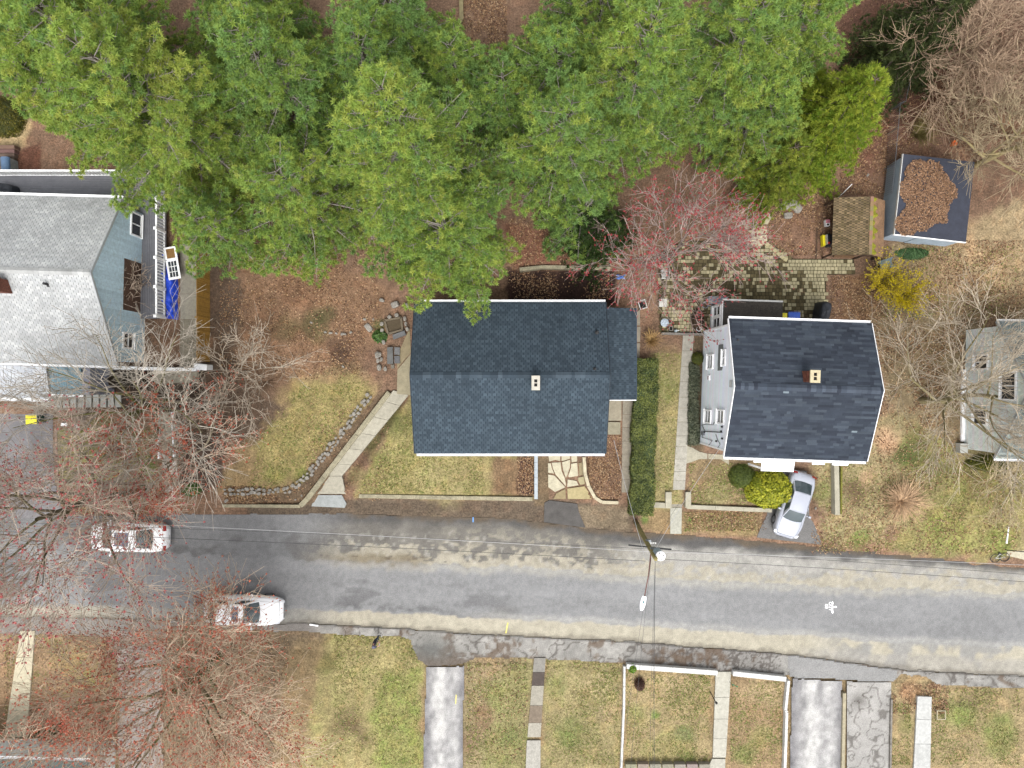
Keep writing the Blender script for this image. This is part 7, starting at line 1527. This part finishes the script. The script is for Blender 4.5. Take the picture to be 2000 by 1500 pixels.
def jug():
    p = PG(1319, 646, .04); e = thing('watering_jug', 'pale blue jug on the patio edge', 'jug', p); MB().lathe([(.08, 0), (.11, .06), (.11, .2), (.06, .28), (.05, .33)], (0, 0, 0), 14).build('body', mat('pale_blue_plastic', C(196, 210, 216), rough=.4), e, smooth=True); MB().tube([(.1, 0, .2), (.17, 0, .22), (.16, 0, .08), (.1, 0, .06)], .015, 6).build('handle', WP, e)
jug()
def tarp():
    e = thing('tarp', 'bright blue tarp over a low heap beside the deck railing', 'tarp'); a, b, c, d = P(311, 620, .7), P(346, 624, .6), P(346, 490, .6), P(316, 478, .7); r = np.random.default_rng(3)
    def f(u, v):
        p = a.lerp(b, u).lerp(d.lerp(c, u), v); ed = min(u, 1 - u, v * 4, (1 - v) * 4); z = .46 + .55 * min(1, ed * 4.5) + .07 * math.sin(v * 23 + u * 4) * (1 - abs(2 * u - 1)) + .04 * math.sin(v * 51 + 7 * u); return Vector((p.x + .03 * math.sin(v * 17), p.y, z))
    o = MB().grid(f, 14, 60).build('sheet', mat('blue_tarp', (.015, .06, .52), rough=.35, nscale=5, namt=.2, bump=.5, bscale=14), e, smooth=True)
    d_ = thing('old_door', 'white panel door with nine panes lying on the blue tarp', 'door', P(337, 514, 1.15), math.radians(-172 + 0)); w, l, t = .78, 2.0, .045
    d_.rotation_euler = (math.radians(2), math.radians(-4), math.radians(8.5))
    m = MB()
    for q in ((-w / 2, w / 2, -l / 2, -l / 2 + .14), (-w / 2, w / 2, l / 2 - .1, l / 2), (-w / 2, -w / 2 + .12, -l / 2 + .14, l / 2 - .1), (w / 2 - .12, w / 2, -l / 2 + .14, l / 2 - .1), (-w / 2 + .12, w / 2 - .12, .12, .3)): m.box(*q, 0, t)
    for i in (1, 2): x = -w / 2 + .12 + (w - .24) * i / 3; m.box(x - .015, x + .015, -l / 2 + .14, .12, .005, t - .004)
    for i in (1, 2): y = -l / 2 + .14 + (.12 + l / 2 - .14) * i / 3; m.box(-w / 2 + .121, w / 2 - .121, y - .015, y + .015, .006, t - .006)
    m.build('frame', M['white'], d_)
    for i in range(3):
        for k in range(3):
            x0 = -w / 2 + .12 + (w - .24) * i / 3; y0 = -l / 2 + .14 + (.12 + l / 2 - .14) * k / 3; MB().box(x0 + .016, x0 + (w - .24) / 3 - .016, y0 + .016, y0 + (.12 + l / 2 - .14) / 3 - .016, .012, .02).build('pane', M['glass'], d_)
    MB().box(-w / 2 + .121, w / 2 - .121, .301, l / 2 - .101, .012, .025).build('panel', mat('tan_panel', C(150, 112, 62)), d_); MB().lathe([(.03, 0), (.035, .03), (.02, .06)], (-w / 2 + .06, .2, t), 10).build('knob', M['metal'], d_)
tarp()
def red_box(): 
    p = PG(1613, 437, .02); e = thing('storage_box', 'small pink and white box by the wood shelter', 'box', p, .05); bevel(MB().box(-.13, .13, -.2, .2, 0, .28).build('body', M['white'], e), .02); MB().box(-.12, .12, -.02, .19, .285, .32).build('lid', mat('pink_lid', (.55, .2, .24), rough=.5, namt=.15), e); MB().box(-.06, .06, -.16, -.06, .285, .3).build('tray', M['dark'], e)
red_box()
def machine():
    p = PG(1614, 471, .02); e = thing('yard_machine', 'black and yellow yard machine in front of the wood shelter', 'machine', p, .05); B = mat('machine_black', (.015, .015, .017), rough=.4, namt=.1)
    bevel(MB().box(-.16, .2, -.3, .3, .25, .6).build('engine', B, e), .03); MB().box(-.4, -.24, -.34, .32, .08, .4).build('auger_housing', YL, e)
    MB().box(-.24, -.19, -.3, .3, .2, .62).build('front_plate', M['offwhite'], e); MB().box(-.19, -.1, -.28, -.18, .6, .7).build('fuel_cap', mat('red_plastic', (.6, .03, .03), rough=.4), e)
    for s in (-1, 1):
        o = MB().lathe([(.03, -.05), (.18, -.05), (.18, .05), (.03, .05)], (0, 0, 0), 14).build('wheel', M['black_rubber'], e); o.location = (.02, s * .36, .18); o.rotation_euler = (math.pi / 2, 0, 0)
        MB().tube([(.15, s * .26, .5), (.55, s * .28, .95), (.7, s * .28, .97)], .016, 6).build('handlebar', M['offwhite'], e)
machine()
def blue_bag():
    p = PG(1212, 541, .05); e = thing('blue_bag', 'crumpled blue plastic bag behind the grey house', 'bag', p)
    MB().grid(lambda u, v: Vector((.45 * (u - .5) * (1 + .3 * math.sin(9 * v)), .26 * (v - .5) * (1 + .3 * math.sin(7 * u)), .03 + .16 * math.sin(math.pi * u) * math.sin(math.pi * v) * (1 + .5 * math.sin(13 * u + 5 * v)))), 14, 10).build('sheet', mat('bag_blue', (.08, .16, .42), rough=.4, namt=.3), e)
blue_bag()
def mailbox():
    p = PG(28, 330); e = thing('storage_box', 'blue grey rounded storage box beside the stone steps', 'box', p, math.radians(4)); h = .75
    MB().grid(lambda u, v: Vector(((v - .5) * .02 + .28 * math.cos(math.pi * u), (v - .5) * .95, h + .22 * math.sin(math.pi * u))), 12, 4).build('lid', mat('slate_blue_plastic', C(96, 124, 156), rough=.5, namt=.15), e, smooth=True); bevel(MB().box(-.27, .27, -.46, .46, 0, h - .01).build('body', mat('pale_box', C(180, 186, 186), rough=.6), e), .03)
mailbox()
s = thing('stone_stairs', 'brown stone stairs at the left edge above the storage box', 'stairs')
for i in range(5):
    a, b = P(-20, 284 + 8 * i, .9 - .1 * i), P(30, 291 + 8 * i, .9 - .1 * i); o = MB().box(a.x, b.x, b.y, a.y, .2, 1.0 - .1 * i, tuple(q * random.uniform(.85, 1.15) for q in C(126, 106, 90))).build('step', M['attr'], s); bevel(o, .03)
def post(name, label, cat, u, v, h, r, m, lean=(0, 0), head=None):
    p = PG(u, v); e = thing(name, label, cat, p); MB().tube([(0, 0, 0), (lean[0], lean[1], h)], r, 8).build('post', m, e)
    if head: MB().lathe(head[0], (lean[0], lean[1], h), 12).build('head', head[1], e)
    return e
post('garden_lamp', 'thin black garden lamp post on the walled lawn', 'lamp', 1387, 1351, 1.3, .028, M['black_rubber'], (0, -.1), ([(.07, 0), (.08, .1), (.03, .16)], M['black_rubber']))
post('yard_lamp', 'thin dark lamp post at the right edge driveway', 'lamp', 1963, 1074, 1.9, .03, M['wire'], (.1, .3), ([(.08, 0), (.12, .12), (.04, .2)], mat('lamp_blue_grey', C(92, 100, 130))))
def bicycle():
    p = PG(1950, 1089, 0); e = thing('bicycle', 'bicycle lying by the right edge driveway', 'bicycle', p, .1)
    for x in (-.25, .35):
        w = MB(); n = 20; w.tube([(x + .3 * math.cos(t) , .3 * math.sin(t) * .9, .08 + .05 * math.sin(t)) for t in [2 * math.pi * i / n for i in range(n + 1)]], .022, 6).build('tyre', M['black_rubber'], e); 
        for k in range(6): a = k * math.pi / 3; MB().tube([(x, 0, .08), (x + .29 * math.cos(a), .27 * math.sin(a), .08 + .05 * math.sin(a))], .005, 3).build('spoke', M['metal'], e)
    MB().tube([(-.25, 0, .1), (.05, .25, .13), (.35, 0, .1), (.0, -.02, .1), (-.25, 0, .1)], .018, 6).build('frame', M['offwhite'], e); MB().box(-.06, .1, .26, .34, .12, .16).build('saddle', M['black_rubber'], e)
bicycle()
def garden_flag():
    p = PG(1424, 1330); e = thing('garden_flag', 'small green and orange garden flag beside the south walk', 'flag', p, math.radians(-20)); MB().tube([(0, 0, 0), (0, 0, .75)], .012, 6).build('pole', M['wire'], e)
    MB().grid(lambda u, v: Vector((.45 * u, .03 * math.sin(6 * u), .72 - .22 * v - .18 * u)), 8, 3).build('green_cloth', mat('green_cloth', (.10, .38, .2), rough=.8), e); MB().grid(lambda u, v: Vector((.1 + .55 * u, .03 * math.sin(6 * u) - .02, .49 - .08 * v - .22 * u)), 8, 2).build('orange_cloth', mat('orange_cloth', (.55, .36, .08), rough=.8), e)
garden_flag()
def picket_row():
    e = thing('board_fence', 'grey board fence top at the bottom edge of the walled lawn', 'fence'); z = .4
    for i in range(7):
        a = P(1222 + 24 * i, 1493, z); MB().box(a.x, a.x + .68, a.y - .30, a.y, 0.05, z + random.uniform(-.02, .02), tuple(q * random.uniform(.85, 1.1) for q in C(156, 152, 138))).build('board', M['attr'], e)
picket_row()
wf = thing('chain_fence', 'dark wire fence line running down from the upper right brush to the shelter', 'fence')
fp = [(1768, 118), (1758, 168), (1748, 212), (1738, 216), (1734, 262), (1728, 330), (1722, 388)]
for a, b in zip(fp[:-1], fp[1:]):
    p, q = PG(*a), PG(*b); MB().tube([p, p + Vector((0, 0, 1.25))], .03, 6).build('post', M['metal'], wf); MB().tube([p + Vector((0, 0, 1.22)), q + Vector((0, 0, 1.22))], .02, 5).build('top_rail', M['metal'], wf)
    n = max(2, int((q - p).length / .13))
    for i in range(n):
        s = p.lerp(q, i / n); t = p.lerp(q, (i + 1) / n); MB().tube([s + Vector((0, 0, .05)), t + Vector((0, 0, 1.2))], .008, 3).tube([t + Vector((0, 0, .05)), s + Vector((0, 0, 1.2))], .008, 3).build('mesh_wire', M['metal'], wf)
post('white_stake', 'thin white pole leaning behind the wood shelter', 'pole', 1637, 386, 1.4, .025, M['white'], (.2, .45))
p = PG(1858, 283, .1); e = thing('bucket', 'small bright orange bucket in the upper right brush', 'bucket', p); MB().lathe([(.1, 0), (.15, .34), (.16, .36), (.13, .36), (.09, .06)], (0, 0, 0), 14).build('body', mat('orange_plastic', (.62, .14, .03), rough=.5), e)
p = P(1722, 519, .4); e = thing('wheelbarrow', 'pale blue wheelbarrow tub behind the wood shelter', 'wheelbarrow', (p.x, p.y, .45), .3)
MB().grid(lambda u, v: Vector(((u - .5) * .9 * (.6 + .4 * (2 * v - 1) ** 2 + .2), (v - .5) * .62, .2 + .28 * max(abs(2 * u - 1), abs(2 * v - 1)) ** 2)), 10, 8).build('tub', mat('pale_blue_tub', C(146, 172, 182), rough=.5, namt=.15), e); MB().tube([(-.3, 0, .1), (-.3, 0, .2)], .1, 10).build('wheel', M['black_rubber'], e)
for s in (-1, 1): MB().tube([(-.4, s * .2, .15), (.8, s * .28, .42)], .02, 6).build('handle', M['grey_wood'], e)
# small litter on the kerb: a white tube near the sedan
p = P(613, 1221, .1); bevel(MB().box(-.28, .28, -.05, .05, 0, .07).build('downspout_piece', M['white'], None, label='short white pipe lying at the kerb right of the near white sedan', category='pipe'), .02).location = (p.x, p.y, .055)
bpy.data.objects['downspout_piece'].rotation_euler = (0, 0, -.15)
for u, v, l in ((126, 829, 'pile of white papers left of the blue house lawn'), (150, 832, 'white crumpled sheet on the blue house bed')):
    p = PG(u, v, .05); o = MB().grid(lambda a, b: Vector((.4 * (a - .5), .2 * (b - .5), .05 + .07 * math.sin(9 * a) * math.sin(7 * b))), 8, 6).build('paper_sheet', M['white'], None, label=l, category='paper'); o.location = p

# ================================================================== PAINTED MARKS ON THE ASPHALT
def paint_mark():
    e = thing('utility_marking', 'white painted arrows and letters CATV 150 on the asphalt', 'road marking', P(1620, 1186, .01)); z = .004; s = HC / F
    WM = mat('road_paint', (.82, .82, .82), rough=.7, namt=.08)
    X = lambda u: (u - 1620) * s; Y = lambda v: -(v - 1186) * s
    m = MB(); m.prism([(X(1625), Y(1178)), (X(1627), Y(1178)), (X(1627), Y(1194)), (X(1625), Y(1194))], 0, z); m.prism([(X(1627.02), Y(1184.5)), (X(1631), Y(1184.5)), (X(1631), Y(1186)), (X(1627.02), Y(1186))], 0, z)
    for a in ([(1626, 1174), (1628, 1178), (1627.2, 1180), (1624.8, 1180), (1624, 1178)], [(1626, 1199), (1628, 1196), (1627.2, 1192), (1624.8, 1192), (1623.4, 1194.5)], [(1635, 1185.2), (1632, 1183.4), (1629.6, 1184.2), (1629.6, 1186.6), (1632, 1187.2)]): m.prism([(X(u), Y(v)) for u, v in a], 0, z + .0015)
    m.build('arrow', WM, e)
    for t, (u, v), size in (('CATV', (1617.2, 1175.5), .30), ('150', (1609.6, 1178.6), .30)):
        c = bpy.data.curves.new('letters', 'FONT'); c.body = t; c.size = size * 1.15; c.extrude = .002; c.offset = .004; c.align_x = 'LEFT'; c.align_y = 'BOTTOM'
        o = bpy.data.objects.new('tmp', c); COL.objects.link(o); dg = bpy.context.evaluated_depsgraph_get(); me = bpy.data.meshes.new_from_object(o.evaluated_get(dg)); bpy.data.objects.remove(o); me.materials.clear(); me.materials.append(WM)
        l = link('lettering', me, e); l.location = (X(u), Y(v), z); l.rotation_euler = (0, 0, -math.pi / 2); l.scale = (.62, .85, 1)
paint_mark()
def dash(label, pts, w, m, z=.012):
    q = [P(*p, z) for p in pts]; mb = MB()
    for a, b in zip(q[:-1], q[1:]):
        t = (b - a).normalized(); n = Vector((-t.y, t.x, 0)) * w / 2; mb.prism([((a - n).x, (a - n).y), ((b - n).x, (b - n).y), ((b + n).x, (b + n).y), ((a + n).x, (a + n).y)], z - .004, z)
    mb.build('paint_stripe', m, None, label=label, category='road marking', group='spray paint marks')
dash('short blue paint stripe on the road edge below the grey house', [(924, 1010), (924, 1020)], .07, mat('paint_blue', (.10, .24, .5), namt=.2)); dash('yellow paint line crossing the sand by the near sidewalk', [(992, 1216), (990, 1226), (988, 1237)], .07, mat('paint_yellow', (.6, .52, .12), namt=.2)); dash('thin yellow paint dash on the pale south driveway', [(891, 1357), (890, 1375)], .05, mat('paint_yellow2', (.6, .52, .12), namt=.2), .135)
